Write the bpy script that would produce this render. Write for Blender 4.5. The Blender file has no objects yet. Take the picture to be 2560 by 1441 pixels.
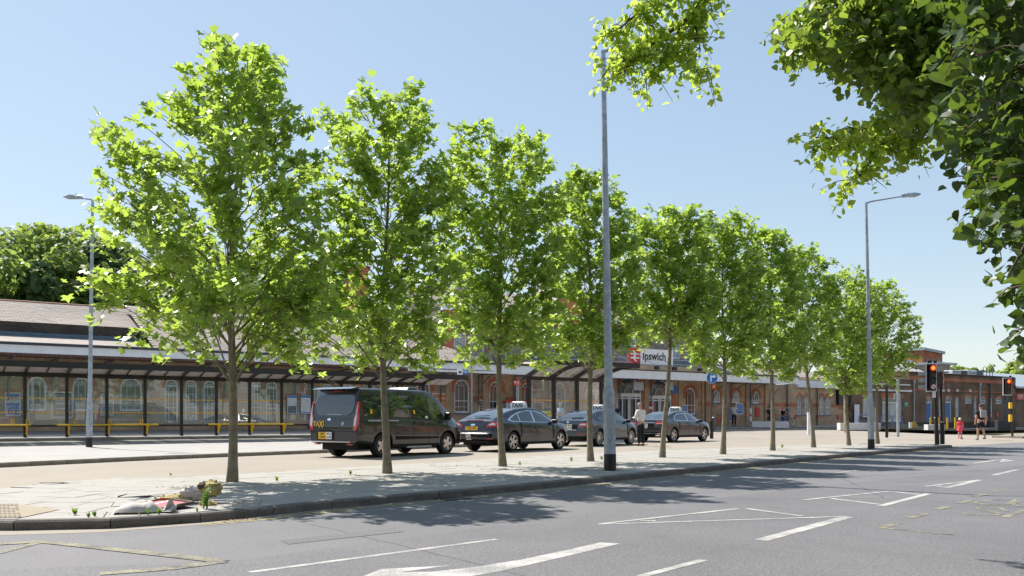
import bpy, bmesh, math, random
import numpy as np
from mathutils import Vector, Matrix
from mathutils.geometry import tessellate_polygon
random.seed(7); rng = np.random.default_rng(7)
R = math.radians
scene = bpy.context.scene
COL = scene.collection
# ---------------------------------------------------------------- camera
FP, HC, YH = 2200.0, 1.12, 1046.0
cam_d = bpy.data.cameras.new("camera"); cam = bpy.data.objects.new("camera", cam_d); COL.objects.link(cam)
cam.location = (0, 0, HC); cam.rotation_euler = (R(90), 0, 0)
cam_d.sensor_width = 36; cam_d.lens = FP / 2560 * 36; cam_d.shift_y = (YH - 720.5) / 2560
cam_d.clip_start = .1; cam_d.clip_end = 3000
scene.camera = cam
# ---------------------------------------------------------------- light
SUN_AZ_VEC = Vector((-.755, .657)).normalized()      # towards the sun, in plan
SUN_EL = R(50.5)
w = bpy.data.worlds.new("World"); scene.world = w; w.use_nodes = True
nt = w.node_tree; bg = nt.nodes["Background"]
sky = nt.nodes.new("ShaderNodeTexSky"); sky.sky_type = 'NISHITA'; sky.sun_disc = False
sky.sun_elevation = SUN_EL
sky.sun_rotation = math.atan2(SUN_AZ_VEC.x, SUN_AZ_VEC.y)
sky.air_density = 1.0; sky.dust_density = .35; sky.ozone_density = 1.0; sky.altitude = 0
gm = nt.nodes.new('ShaderNodeGamma'); gm.inputs[1].default_value = .42; nt.links.new(sky.outputs[0], gm.inputs[0])
hs = nt.nodes.new('ShaderNodeHueSaturation'); hs.inputs['Saturation'].default_value = 1.45; hs.inputs['Value'].default_value = 1.70; nt.links.new(gm.outputs[0], hs.inputs['Color'])
nt.links.new(hs.outputs[0], bg.inputs[0]); bg.inputs[1].default_value = .13
sl = bpy.data.lights.new("sun", 'SUN'); sl.energy = 4.2; sl.angle = R(.53); sl.color = (1, .95, .87)
sun = bpy.data.objects.new("sun", sl); COL.objects.link(sun)
sd = Vector((SUN_AZ_VEC.x * math.cos(SUN_EL), SUN_AZ_VEC.y * math.cos(SUN_EL), math.sin(SUN_EL)))
sun.rotation_euler = sd.to_track_quat('Z', 'Y').to_euler(); sun.location = (0, 0, 60)
scene.view_settings.view_transform = 'Standard'; scene.view_settings.look = 'None'
scene.view_settings.exposure = 0.93; scene.view_settings.gamma = 1
scene.view_settings.use_curve_mapping = False
scene.cycles.max_bounces = 8; scene.cycles.transparent_max_bounces = 16
scene.cycles.sample_clamp_indirect = 6
# ---------------------------------------------------------------- places
PHI = R(35); CB, SB = math.cos(PHI), math.sin(PHI)
def h(x, y):
    u = -x * SB + y * CB; a = x * CB + y * SB
    f = 1 - min(1, max(0, (a - 66) / 18))
    return max(0., .0253 * (u - 31.5)) * f * f * (3 - 2 * f)
def hu(a, u):
    x, y = W2(a, u); return h(x, y)
def W2(a, u): return (a * CB - u * SB, a * SB + u * CB)
def WV(a, u, z): x, y = W2(a, u); return Vector((x, y, z))
def G(px, py, z=0.0):
    y = FP * (HC - z) / (py - YH); return Vector(((px - 1280) / FP * y, y, z))
def GH(px, py, dz=0.0):
    z = dz
    for _ in range(40):
        p = G(px, py, z); z = .7 * z + .3 * (h(p.x, p.y) + dz)
    return G(px, py, z)
def PY(px, py, Y): return Vector(((px - 1280) / FP * Y, Y, HC + (YH - py) / FP * Y))
def YU(px, u): return u / (CB - SB * (px - 1280) / FP)
def A(px, u): Y = YU(px, u); return (CB * (px - 1280) / FP + SB) * Y
def Z(px, py, u): return HC + (YH - py) * YU(px, u) / FP
def AY(px, Y): return (px - 1280) / FP * Y
# ---------------------------------------------------------------- objects
def tag(o, label=None, cat=None, group=None, kind=None):
    if label: o['label'] = label
    if cat: o['category'] = cat
    if group: o['group'] = group
    if kind: o['kind'] = kind
    return o
def thing(name, label, cat, loc=(0, 0, 0), rz=0, group=None):
    o = bpy.data.objects.new(name, None); COL.objects.link(o); o.location = loc; o.rotation_euler = (0, 0, rz)
    o.empty_display_size = .2
    return tag(o, label, cat, group)
def bthing(name, label, cat, group=None): return thing(name, label, cat, (0, 0, 0), PHI, group)   # axes: x along the station front, y away from it
def link(name, me, parent=None, **k):
    o = bpy.data.objects.new(name, me); COL.objects.link(o)
    if parent is not None: o.parent = parent
    return tag(o, **k)
class MB:
    def __init__(s): s.v = []; s.f = []; s.m = []; s.mi = 0
    def add(s, vs, fs):
        n = len(s.v); s.v += [tuple(p) for p in vs]; s.f += [tuple(i + n for i in f) for f in fs]; s.m += [s.mi] * len(fs); return s
    def box(s, x0, x1, y0, y1, z0, z1):
        return s.add([(x0,y0,z0),(x1,y0,z0),(x1,y1,z0),(x0,y1,z0),(x0,y0,z1),(x1,y0,z1),(x1,y1,z1),(x0,y1,z1)],
                     [(0,3,2,1),(4,5,6,7),(0,1,5,4),(1,2,6,5),(2,3,7,6),(3,0,4,7)])
    def cbox(s, c, d, rz=0, mat=None):
        x, y, z = d[0]/2, d[1]/2, d[2]/2
        P = [Vector(p) for p in [(-x,-y,-z),(x,-y,-z),(x,y,-z),(-x,y,-z),(-x,-y,z),(x,-y,z),(x,y,z),(-x,y,z)]]
        M = mat if mat is not None else Matrix.Rotation(rz, 3, 'Z')
        return s.add([M @ p + Vector(c) for p in P], [(0,3,2,1),(4,5,6,7),(0,1,5,4),(1,2,6,5),(2,3,7,6),(3,0,4,7)])
    def bar(s, p0, p1, w_, t_):
        p0 = Vector(p0); p1 = Vector(p1); d = p1 - p0; L = d.length
        M = d.to_track_quat('X', 'Z').to_matrix()
        return s.cbox((p0 + p1) / 2, (L, w_, t_), mat=M)
    def tube(s, pts, rad, n=8, caps=True):
        pts = [Vector(p) for p in pts]; k = len(pts)
        if not hasattr(rad, '__len__'): rad = [rad] * k
        vs = []; fs = []; up = None
        for i, p in enumerate(pts):
            d = (pts[min(i+1, k-1)] - pts[max(i-1, 0)]).normalized()
            if up is None: up = Vector((0, 0, 1)) if abs(d.z) < .9 else Vector((1, 0, 0))
            x = d.cross(up)
            if x.length < 1e-4: x = d.cross(Vector((0, 1, 0)))
            x.normalize(); y = x.cross(d).normalized(); up = y
            for j in range(n):
                t = 2 * math.pi * j / n; vs.append(p + (x * math.cos(t) + y * math.sin(t)) * rad[i])
        for i in range(k - 1):
            for j in range(n):
                a = i * n + j; b = i * n + (j + 1) % n; fs.append((a, b, b + n, a + n))
        if caps: fs.append(tuple(range(n))[::-1]); fs.append(tuple((k - 1) * n + j for j in range(n)))
        return s.add(vs, fs)
    def cyl(s, c, r0, r1, z0, z1, n=16):
        return s.tube([(c[0], c[1], z0), (c[0], c[1], z1)], [r0, r1], n)
    def lathe(s, prof, n=24, M=None):      # prof (r, z); M maps
        vs = []; fs = []; k = len(prof)
        for r_, z_ in prof:
            for j in range(n):
                t = 2 * math.pi * j / n; p = Vector((r_ * math.cos(t), r_ * math.sin(t), z_)); vs.append(M @ p if M else p)
        for i in range(k - 1):
            for j in range(n):
                a = i * n + j; b = i * n + (j + 1) % n; fs.append((a, b, b + n, a + n))
        return s.add(vs, fs)
    def sphere(s, c, r, n=12, m=8):
        c = Vector(c); r = Vector(r) if hasattr(r, '__len__') else Vector((r, r, r))
        return s.lathe([(max(1e-4, math.sin(math.pi * i / m)), -math.cos(math.pi * i / m)) for i in range(m + 1)], n,
                       Matrix.Translation(c) @ Matrix.Diagonal((r.x, r.y, r.z, 1)))
    def prism(s, poly, ax, d0, d1):        # poly 2D extruded along axis 'x','y','z'
        n = len(poly)
        def q(p, d): return {'x': (d, p[0], p[1]), 'y': (p[0], d, p[1]), 'z': (p[0], p[1], d)}[ax]
        return s.add([q(p, d0) for p in poly] + [q(p, d1) for p in poly],
                     [tuple(range(n))[::-1], tuple(range(n, 2 * n))] + [(i, (i + 1) % n, (i + 1) % n + n, i + n) for i in range(n)])
    def me(s, name, mats, smooth=False):
        me = bpy.data.meshes.new(name); me.from_pydata(s.v, [], s.f)
        for m in (mats if isinstance(mats, (list, tuple)) else [mats]): me.materials.append(m)
        if any(s.m): me.polygons.foreach_set('material_index', s.m)
        bm = bmesh.new(); bm.from_mesh(me); bmesh.ops.recalc_face_normals(bm, faces=bm.faces); bm.to_mesh(me); bm.free()
        if smooth:
            me.polygons.foreach_set('use_smooth', [True] * len(me.polygons))
            try: me.set_sharp_from_angle(angle=R(42))
            except Exception: pass
        me.update(); return me
    def build(s, name, mats, parent=None, smooth=False, **k): return link(name, s.me(name, mats, smooth), parent, **k)
def bevel(o, w_=.01, seg=2):
    m = o.modifiers.new('bevel', 'BEVEL'); m.width = w_; m.segments = seg; m.limit_method = 'ANGLE'; m.angle_limit = R(40); return o
def flat_poly(name, polys, mat, parent=None, z=None, **k):
    mb = MB()
    for p in polys:
        pts = [Vector(q) for q in p]
        mb.add(pts, [tuple(t) for t in tessellate_polygon([pts])])
    o = mb.build(name, mat, parent, **k)
    me = o.data
    if len(me.polygons) and sum(p.normal.z * p.area for p in me.polygons) < 0: me.flip_normals()
    return o
def text_mesh(txt, size, bold=.0, ext=.002, squeeze=1, align='CENTER'):
    cu = bpy.data.curves.new('txt', 'FONT'); cu.body = txt; cu.size = size; cu.offset = bold * size; cu.extrude = ext
    cu.align_x = align; cu.align_y = 'CENTER'; cu.resolution_u = 3
    o = bpy.data.objects.new('txt', cu); COL.objects.link(o)
    me = bpy.data.meshes.new_from_object(o.evaluated_get(bpy.context.evaluated_depsgraph_get()))
    bpy.data.objects.remove(o); bpy.data.curves.remove(cu)
    if squeeze != 1:
        for v in me.vertices: v.co.x *= squeeze
    return me
def put_text(name, txt, size, mat, parent, M, bold=.0, squeeze=1, label=None):
    me = text_mesh(txt, size, bold, .0015, squeeze); me.materials.clear(); me.materials.append(mat)
    me.transform(M); me.name = name
    return link(name, me, parent, label=label)
def face_mat(o, xdir, updir):   # matrix placing XY plane text at o with x->xdir y->updir
    x = Vector(xdir).normalized(); y = Vector(updir).normalized(); n = x.cross(y)
    M = Matrix((x, y, n)).transposed().to_4x4(); M.translation = Vector(o); return M
# ---------------------------------------------------------------- materials
def newmat(name):
    m = bpy.data.materials.new(name); m.use_nodes = True; n = m.node_tree; b = n.nodes['Principled BSDF']; return m, n, b
def mat(name, c, rough=.6, metal=0., spec=.5, var=.12, vs=6., bump=0., bs=40., coat=0., coords='Object', c2=None, detail=6):
    m, n, b = newmat(name); N = n.nodes; L = n.links
    b.inputs['Roughness'].default_value = rough; b.inputs['Metallic'].default_value = metal
    b.inputs['Specular IOR Level'].default_value = spec; b.inputs['Coat Weight'].default_value = coat; b.inputs['Coat Roughness'].default_value = .03
    tc = N.new('ShaderNodeTexCoord')
    nz = N.new('ShaderNodeTexNoise'); nz.inputs['Scale'].default_value = vs; nz.inputs['Detail'].default_value = detail
    L.new(tc.outputs[coords], nz.inputs['Vector'])
    mx = N.new('ShaderNodeMix'); mx.data_type = 'RGBA'
    d = c2 if c2 else tuple(x * (1 - var * 2) for x in c); e = c if c2 else tuple(min(1, x * (1 + var)) for x in c)
    mx.inputs[6].default_value = (*d, 1); mx.inputs[7].default_value = (*e, 1)
    rp = N.new('ShaderNodeMapRange'); rp.inputs[1].default_value = .3; rp.inputs[2].default_value = .7
    L.new(nz.outputs[0], rp.inputs[0]); L.new(rp.outputs[0], mx.inputs[0]); L.new(mx.outputs[2], b.inputs['Base Color'])
    if bump:
        n2 = N.new('ShaderNodeTexNoise'); n2.inputs['Scale'].default_value = bs; n2.inputs['Detail'].default_value = 4
        L.new(tc.outputs[coords], n2.inputs['Vector'])
        bp = N.new('ShaderNodeBump'); bp.inputs['Strength'].default_value = bump; bp.inputs['Distance'].default_value = .01
        L.new(n2.outputs[0], bp.inputs['Height']); L.new(bp.outputs[0], b.inputs['Normal'])
    return m
def ground_mat(name, c, c2, fine=.25, fs=220., patches=.35, ps=.6, rough=.85, crack=False, stain=None):
    m, n, b = newmat(name); N = n.nodes; L = n.links
    tc = N.new('ShaderNodeTexCoord'); b.inputs['Roughness'].default_value = rough; b.inputs['Specular IOR Level'].default_value = .3
    def noise(s, d, r=.6):
        q = N.new('ShaderNodeTexNoise'); q.inputs['Scale'].default_value = s; q.inputs['Detail'].default_value = d; q.inputs['Roughness'].default_value = r
        L.new(tc.outputs['Object'], q.inputs['Vector']); return q
    def rng_(o, a, b_, lo=0., hi=1.):
        q = N.new('ShaderNodeMapRange'); q.inputs[1].default_value = a; q.inputs[2].default_value = b_; q.inputs[3].default_value = lo; q.inputs[4].default_value = hi
        L.new(o, q.inputs[0]); return q.outputs[0]
    mx = N.new('ShaderNodeMix'); mx.data_type = 'RGBA'; mx.inputs[6].default_value = (*c2, 1); mx.inputs[7].default_value = (*c, 1)
    L.new(rng_(noise(ps, 5).outputs[0], .35, .65), mx.inputs[0])
    mp = N.new('ShaderNodeMapping'); mp.inputs['Scale'].default_value = (1, 1, 1); L.new(tc.outputs['Object'], mp.inputs[0])
    fn = noise(fs, 2)
    mul = N.new('ShaderNodeMix'); mul.data_type = 'RGBA'; mul.blend_type = 'MULTIPLY'; mul.inputs[0].default_value = 1
    L.new(mx.outputs[2], mul.inputs[6])
    g = N.new('ShaderNodeCombineColor'); v = rng_(fn.outputs[0], .3, .7, 1 - fine, 1 + fine)
    for i in range(3): L.new(v, g.inputs[i])
    L.new(g.outputs[0], mul.inputs[7]); out = mul.outputs[2]
    sp = noise(34, 3, .7)
    m3 = N.new('ShaderNodeMix'); m3.data_type = 'RGBA'; m3.blend_type = 'MULTIPLY'; m3.inputs[0].default_value = 1; L.new(out, m3.inputs[6])
    g2 = N.new('ShaderNodeCombineColor'); v2 = rng_(sp.outputs[0], .3, .7, 1 - fine * .5, 1 + fine * .4)
    for i in range(3): L.new(v2, g2.inputs[i])
    L.new(g2.outputs[0], m3.inputs[7]); out = m3.outputs[2]
    if stain:
        st = N.new('ShaderNodeMix'); st.data_type = 'RGBA'; st.inputs[7].default_value = (*stain, 1); L.new(out, st.inputs[6])
        L.new(rng_(noise(1.7, 6, .65).outputs[0], .56, .72, 0, .5), st.inputs[0]); out = st.outputs[2]
    if crack:
        vo = N.new('ShaderNodeTexVoronoi'); vo.feature = 'DISTANCE_TO_EDGE'; vo.inputs['Scale'].default_value = .16
        wn = noise(1.2, 5); ad = N.new('ShaderNodeMixRGB'); ad.inputs[0].default_value = .12
        L.new(tc.outputs['Object'], ad.inputs[1]); L.new(wn.outputs['Color'], ad.inputs[2]); L.new(ad.outputs[0], vo.inputs['Vector'])
        cm = N.new('ShaderNodeMix'); cm.data_type = 'RGBA'; cm.inputs[7].default_value = (.02, .02, .022, 1); L.new(out, cm.inputs[6])
        L.new(rng_(vo.outputs['Distance'], 0, .0022, .75, 0), cm.inputs[0]); out = cm.outputs[2]
    L.new(out, b.inputs['Base Color'])
    bp = N.new('ShaderNodeBump'); bp.inputs['Strength'].default_value = .5; bp.inputs['Distance'].default_value = .004
    L.new(fn.outputs[0], bp.inputs['Height']); L.new(bp.outputs[0], b.inputs['Normal'])
    return m
def brick_mat(name, c1, c2, mortar, bw=.225, bh=.075, plane='xz', dirt=.3):
    m, n, b = newmat(name); N = n.nodes; L = n.links; b.inputs['Roughness'].default_value = .9; b.inputs['Specular IOR Level'].default_value = .2
    tc = N.new('ShaderNodeTexCoord'); sp = N.new('ShaderNodeSeparateXYZ'); cb = N.new('ShaderNodeCombineXYZ'); L.new(tc.outputs['Object'], sp.inputs[0])
    if plane == 'xz':
        ad = N.new('ShaderNodeMath'); ad.operation = 'ADD'; L.new(sp.outputs[0], ad.inputs[0]); L.new(sp.outputs[1], ad.inputs[1]); L.new(ad.outputs[0], cb.inputs[0])
        L.new(sp.outputs[2], cb.inputs[1])
    br = N.new('ShaderNodeTexBrick'); br.inputs['Scale'].default_value = 1; br.inputs['Brick Width'].default_value = bw; br.inputs['Row Height'].default_value = bh
    br.inputs['Mortar Size'].default_value = .007; br.inputs['Mortar Smooth'].default_value = .3; br.inputs['Bias'].default_value = 0
    br.inputs['Color1'].default_value = (*c1, 1); br.inputs['Color2'].default_value = (*c2, 1); br.inputs['Mortar'].default_value = (*mortar, 1)
    L.new(cb.outputs[0], br.inputs['Vector'])
    nz = N.new('ShaderNodeTexNoise'); nz.inputs['Scale'].default_value = .7; nz.inputs['Detail'].default_value = 7; L.new(tc.outputs['Object'], nz.inputs['Vector'])
    rp = N.new('ShaderNodeMapRange'); rp.inputs[1].default_value = .35; rp.inputs[2].default_value = .65; rp.inputs[3].default_value = 1 - dirt; rp.inputs[4].default_value = 1.08; L.new(nz.outputs[0], rp.inputs[0])
    g = N.new('ShaderNodeCombineColor'); [L.new(rp.outputs[0], g.inputs[i]) for i in range(3)]
    mu = N.new('ShaderNodeMix'); mu.data_type = 'RGBA'; mu.blend_type = 'MULTIPLY'; mu.inputs[0].default_value = 1; L.new(br.outputs[0], mu.inputs[6]); L.new(g.outputs[0], mu.inputs[7])
    L.new(mu.outputs[2], b.inputs['Base Color'])
    bp = N.new('ShaderNodeBump'); bp.inputs['Strength'].default_value = .6; bp.inputs['Distance'].default_value = .006; bp.invert = True
    L.new(br.outputs['Fac'], bp.inputs['Height']); L.new(bp.outputs[0], b.inputs['Normal'])
    return m
def glass_mat(name, tint=(.80, .90, .94), rough=.01, alpha=.3):
    m, n, b = newmat(name); N = n.nodes; L = n.links
    for x in list(N):
        if x.type == 'BSDF_PRINCIPLED': N.remove(x)
    tr = N.new('ShaderNodeBsdfTransparent'); tr.inputs[0].default_value = (*tint, 1)
    gl = N.new('ShaderNodeBsdfGlossy'); gl.inputs['Roughness'].default_value = rough; gl.inputs[0].default_value = (1, 1, 1, 1)
    fr = N.new('ShaderNodeFresnel'); fr.inputs[0].default_value = 1.5
    mr = N.new('ShaderNodeMapRange'); mr.inputs[3].default_value = alpha * .25; mr.inputs[4].default_value = 1; L.new(fr.outputs[0], mr.inputs[0])
    mx = N.new('ShaderNodeMixShader'); L.new(mr.outputs[0], mx.inputs[0]); L.new(tr.outputs[0], mx.inputs[1]); L.new(gl.outputs[0], mx.inputs[2])
    df = N.new('ShaderNodeBsdfDiffuse'); df.inputs[0].default_value = (.62, .72, .78, 1); m2 = N.new('ShaderNodeMixShader'); m2.inputs[0].default_value = .13 if 'shelter' in name else 0  # pale blue diffuse layer paints the reflected haze onto the shelter panes
    L.new(mx.outputs[0], m2.inputs[1]); L.new(df.outputs[0], m2.inputs[2]); L.new(m2.outputs[0], N['Material Output'].inputs[0]); return m
def leaf_mat(name, c1, c2, tr, trw=.5, rough=.35, spec=.5):
    m, n, b = newmat(name); N = n.nodes; L = n.links
    ge = N.new('ShaderNodeNewGeometry'); rp = N.new('ShaderNodeMix'); rp.data_type = 'RGBA'
    rp.inputs[6].default_value = (*c1, 1); rp.inputs[7].default_value = (*c2, 1); L.new(ge.outputs['Random Per Island'], rp.inputs[0])
    b.inputs['Roughness'].default_value = rough; b.inputs['Specular IOR Level'].default_value = spec
    L.new(rp.outputs[2], b.inputs['Base Color'])
    t = N.new('ShaderNodeBsdfTranslucent'); m2 = N.new('ShaderNodeMix'); m2.data_type = 'RGBA'
    m2.inputs[6].default_value = (*[x * .75 for x in tr], 1); m2.inputs[7].default_value = (*tr, 1); L.new(ge.outputs['Random Per Island'], m2.inputs[0])
    L.new(m2.outputs[2], t.inputs[0])
    mx = N.new('ShaderNodeMixShader'); mx.inputs[0].default_value = trw
    L.new(b.outputs[0], mx.inputs[1]); L.new(t.outputs[0], mx.inputs[2]); L.new(mx.outputs[0], N['Material Output'].inputs[0]); return m
def emit_mat(name, c, s):
    m, n, b = newmat(name); b.inputs['Base Color'].default_value = (*c, 1); b.inputs['Emission Color'].default_value = (*c, 1); b.inputs['Emission Strength'].default_value = s; return m
M = {}
M['asphalt'] = ground_mat('asphalt', (.182, .176, .183), (.152, .149, .156), fine=.4, fs=130, ps=.35, crack=True, rough=.8, stain=(.13, .127, .13))
M['asphalt2'] = ground_mat('older asphalt', (.168, .163, .17), (.138, .135, .142), fine=.5, fs=80, ps=.5, crack=True, rough=.8, stain=(.115, .112, .115))
M['patch'] = ground_mat('asphalt repair', (.155, .15, .155), (.14, .136, .14), fine=.4, fs=110)
M['lane'] = ground_mat('buff surface', (.33, .29, .24), (.29, .25, .205), fine=.1, fs=90, ps=.25, stain=(.27, .23, .18))
M['sub'] = ground_mat('joint sand', (.22, .19, .16), (.15, .13, .11), fine=.3)
M['slab'] = ground_mat('concrete slab', (.385, .365, .34), (.335, .315, .29), fine=.1, fs=90, ps=1.1, stain=(.27, .24, .20))
M['kerb'] = ground_mat('kerb stone', (.20, .175, .15), (.11, .10, .09), fine=.3, fs=60, ps=2.5)
M['kerbpale'] = ground_mat('pale kerb stone', (.33, .29, .23), (.2, .17, .14), fine=.2, fs=60, ps=2.5)
M['tactile'] = ground_mat('tactile paving', (.36, .30, .225), (.31, .26, .19), fine=.1)
M['white_line'] = ground_mat('road paint white', (.52, .50, .47), (.27, .265, .26), fine=.3, fs=60, ps=3)
M['worn_line'] = ground_mat('worn cream paint', (.30, .28, .19), (.12, .115, .11), fine=.35, fs=40, ps=4)
M['yellow_line'] = ground_mat('road paint yellow', (.50, .42, .20), (.24, .22, .14), fine=.3, fs=50, ps=3)
M['land'] = ground_mat('land', (.09, .10, .05), (.07, .08, .04), fine=.2)
M['brick'] = brick_mat('buff brick', (.62, .42, .27), (.46, .31, .20), (.52, .44, .35))
M['redbrick'] = brick_mat('red brick', (.60, .20, .11), (.50, .16, .085), (.42, .25, .18))
M['brownbrick'] = brick_mat('brown brick', (.27, .16, .105), (.175, .11, .08), (.26, .215, .17), dirt=.35)
M['greybrick'] = brick_mat('grey brick', (.42, .37, .31), (.33, .29, .25), (.4, .37, .33))
M['slate'] = mat('roof tile', (.38, .32, .275), .8, c2=(.22, .185, .165), vs=2.2, bump=.3, coords='Generated')
M['slateflat'] = mat('canopy slate', (.33, .28, .24), .8, c2=(.24, .20, .18), vs=3)
M['ridge'] = mat('ridge tile', (.36, .16, .09), .8, c2=(.25, .15, .12), vs=3)
M['darkwall'] = brick_mat('sooty brick', (.10, .08, .065), (.06, .05, .045), (.09, .08, .07))
M['lead'] = mat('lead flashing', (.10, .15, .21), .45, metal=.3)
M['whitepaint'] = mat('white paint', (.84, .85, .87), .5, var=.05, vs=2)
M['cream'] = mat('beige fascia', (.42, .33, .23), .6, var=.08)
M['maroon'] = mat('maroon paint', (.11, .045, .035), .6)
M['timber'] = mat('brown timber', (.22, .12, .06), .7, vs=3)
M['blackpaint'] = mat('black paint', (.012, .012, .014), .35, var=.2)
M['shelter'] = mat('dark brown metal', (.017, .014, .013), .35, var=.2)
M['polycarb'] = mat('translucent roof panel', (.62, .56, .55), .4, var=.04)
M['darkmetal'] = mat('dark grey metal', (.05, .055, .06), .45)
M['galv'] = mat('galvanised steel', (.42, .46, .50), .5, metal=.35, var=.15, vs=9)
M['bluegrey'] = mat('blue grey iron', (.13, .17, .22), .5)
M['yellow'] = mat('yellow paint', (.85, .52, .02), .4, var=.06)
M['concrete'] = mat('white concrete', (.66, .64, .62), .75, var=.06, vs=3, bump=.1)
M['winglass'] = mat('window glass', (.05, .06, .062), .06, var=.3, vs=.8, spec=.8)
M['netglass'] = mat('curtained glass', (.38, .42, .44), .15, var=.2, vs=1.5, spec=.8)
M['glass'] = glass_mat('shelter glass')
M['carglass'] = glass_mat('car window glass', (.20, .26, .25), .01, .5)
M['privglass'] = glass_mat('privacy glass', (.05, .06, .065), .01, .5)
M['dot'] = mat('orange dot film', (1, .52, .01), .5, var=.03)
M['bluesign'] = mat('blue sign', (.02, .16, .52), .4, var=.05)
M['bluedoor'] = mat('blue door paint', (.06, .19, .46), .5, var=.1)
M['redsign'] = mat('red sign', (.62, .03, .03), .4, var=.05)
M['whitesign'] = mat('white sign', (.88, .87, .87), .4, var=.03)
M['greensign'] = mat('green sign', (.03, .35, .2), .4)
M['bark'] = mat('plane bark', (.27, .225, .155), .9, c2=(.14, .125, .085), vs=9, bump=.5, bs=60)
M['darkbark'] = mat('linden bark', (.10, .07, .05), .9, vs=14, bump=.6, bs=60)
M['leaf'] = leaf_mat('plane leaf', (.11, .185, .035), (.22, .32, .075), (.60, .80, .11), .50, .38, .6)
M['linleaf'] = leaf_mat('linden leaf', (.018, .042, .012), (.04, .08, .02), (.30, .46, .05), .27, .40, .4)  # darkest of three leaf copies: shade of the boughs put into the colour
M['linlit'] = leaf_mat('lit flowering linden leaf', (.14, .23, .03), (.28, .38, .08), (.74, .92, .14), .55, .5, .3)  # brightest copy: sunlight painted into the leaf colour, along with the pale bracts
M['linmid'] = leaf_mat('half lit linden leaf', (.05, .10, .02), (.12, .19, .04), (.50, .68, .08), .43, .42, .4)  # middle copy: partly lit tone painted in for the outer boughs
M['farleaf'] = leaf_mat('distant leaf', (.105, .165, .05), (.19, .27, .08), (.50, .63, .13), .5, .5, .3)
M['farleaf2'] = leaf_mat('dark distant leaf', (.06, .11, .035), (.11, .18, .055), (.26, .38, .08), .36, .5, .3)
M['weed'] = leaf_mat('weed leaf', (.10, .22, .03), (.16, .30, .05), (.3, .5, .05), .4, .5)
M['dryweed'] = mat('dry grass', (.34, .27, .12), .9, var=.3)
M['rubber'] = mat('tyre rubber', (.018, .018, .019), .75)
M['alloy'] = mat('alloy wheel', (.55, .55, .56), .25, metal=.9, var=.05)
M['chrome'] = mat('chrome', (.8, .8, .82), .12, metal=1, var=.02)
M['under'] = mat('black underbody', (.008, .008, .009), .8)
M['taillamp'] = mat('red lamp lens', (.55, .008, .01), .12, coat=1, var=.1)
M['clearlamp'] = mat('clear lamp lens', (.65, .65, .66), .12, coat=1, var=.1)
M['plate'] = mat('yellow number plate', (.85, .50, .015), .4, var=.03)
M['seat'] = mat('dark seat cloth', (.03, .035, .04), .9)
M['skin'] = mat('skin', (.50, .28, .20), .55, var=.06)
M['orange'] = mat('orange print', (.72, .22, .06), .5, var=.2); M['ink'] = mat('black lettering', (.01, .01, .012), .5)
M['hair'] = mat('brown hair', (.06, .035, .02), .7); M['greyhair'] = mat('grey hair', (.35, .33, .31), .7)
M['haybag'] = mat('off white sack cloth', (.50, .47, .44), .85, c2=(.48, .42, .38), vs=12, bump=.4, bs=25)
M['foam'] = mat('yellow foam', (.52, .44, .20), .95, c2=(.28, .21, .08), vs=14, bump=1, bs=50)
# ================================================================ GROUND
def resample(pts, step):
    pts = [Vector(p) for p in pts]; out = []
    # Catmull-Rom through the points, then equal arc length
    dense = []
    for i in range(len(pts) - 1):
        p0 = pts[max(0, i-1)]; p1 = pts[i]; p2 = pts[i+1]; p3 = pts[min(len(pts)-1, i+2)]
        for k in range(24):
            t = k / 24
            dense.append(.5 * ((2*p1) + (p2-p0)*t + (2*p0-5*p1+4*p2-p3)*t*t + (3*p1-p0-3*p2+p3)*t*t*t))
    dense.append(pts[-1]); acc = 0; out = [dense[0]]; 
    for a, b in zip(dense, dense[1:]):
        d = (b - a).length
        while acc + d >= step:
            t = (step - acc) / d; a = a + (b - a) * t; out.append(a); d = (b - a).length; acc = 0
        acc += d
    return out
def flat(p): return Vector((p.x, p.y, 0))
mb = MB(); mb.add([(-900,-900,-.9),(900,-900,-.9),(900,900,-.9),(-900,900,-.9)], [(0,1,2,3)])
mb.build('ground', M['land'], kind='structure')
road_o = flat_poly('road', [[(-70,-9,0),(95,-9,0),(140,30,0),(110,75,0),(30,44,0),(-70,17,0)]], M['asphalt'], kind='structure')
KER = [(-700,1306),(-300,1324),(0,1327),(130,1327),(260,1323),(410,1315),(547,1302),(700,1287),(890,1266),(1281,1230),(1500,1207),(1860,1170),(2133,1142),(2393,1119)]
ker = [flat(G(*p)) for p in KER]
FAR = [(-700,1262),(-300,1238),(0,1219),(583,1184),(700,1179),(1000,1161),(1200,1150),(1373,1138),(1647,1126),(1800,1121),(1929,1116),(2130,1111),(2393,1108)]
far = [flat(G(*p, .1)) for p in FAR]
# buff lane: from the middle of the tree island back to the station
mid = [(k * .45 + f * .55) for k, f in zip([ker[0], ker[1], ker[2], ker[4], ker[7], ker[8], ker[9], ker[10], ker[11], ker[12], ker[13]],
                                            [far[0], far[1], far[2], far[3], far[4], far[6], far[7], far[8], far[10], far[11], far[12]])]
mid += [flat(G(*p)) for p in [(2470,1112),(2560,1107),(2800,1103),(3300,1102)]]
ms = resample(mid, .8); n_dir = Vector((-SB, CB, 0))
vs = []; fs = []; K = 26
for p in ms:
    u0 = p.dot(n_dir); L_ = 48.2 - u0
    for k in range(K + 1):
        q = p + n_dir * L_ * k / K; vs.append((q.x, q.y, h(q.x, q.y) + .004))
for i in range(len(ms) - 1):
    for k in range(K): a = i * (K + 1) + k; fs.append((a, a + K + 1, a + K + 2, a + 1))
mb = MB(); mb.add(vs, fs); mb.build('taxi_lane', M['lane'], kind='structure')

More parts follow.
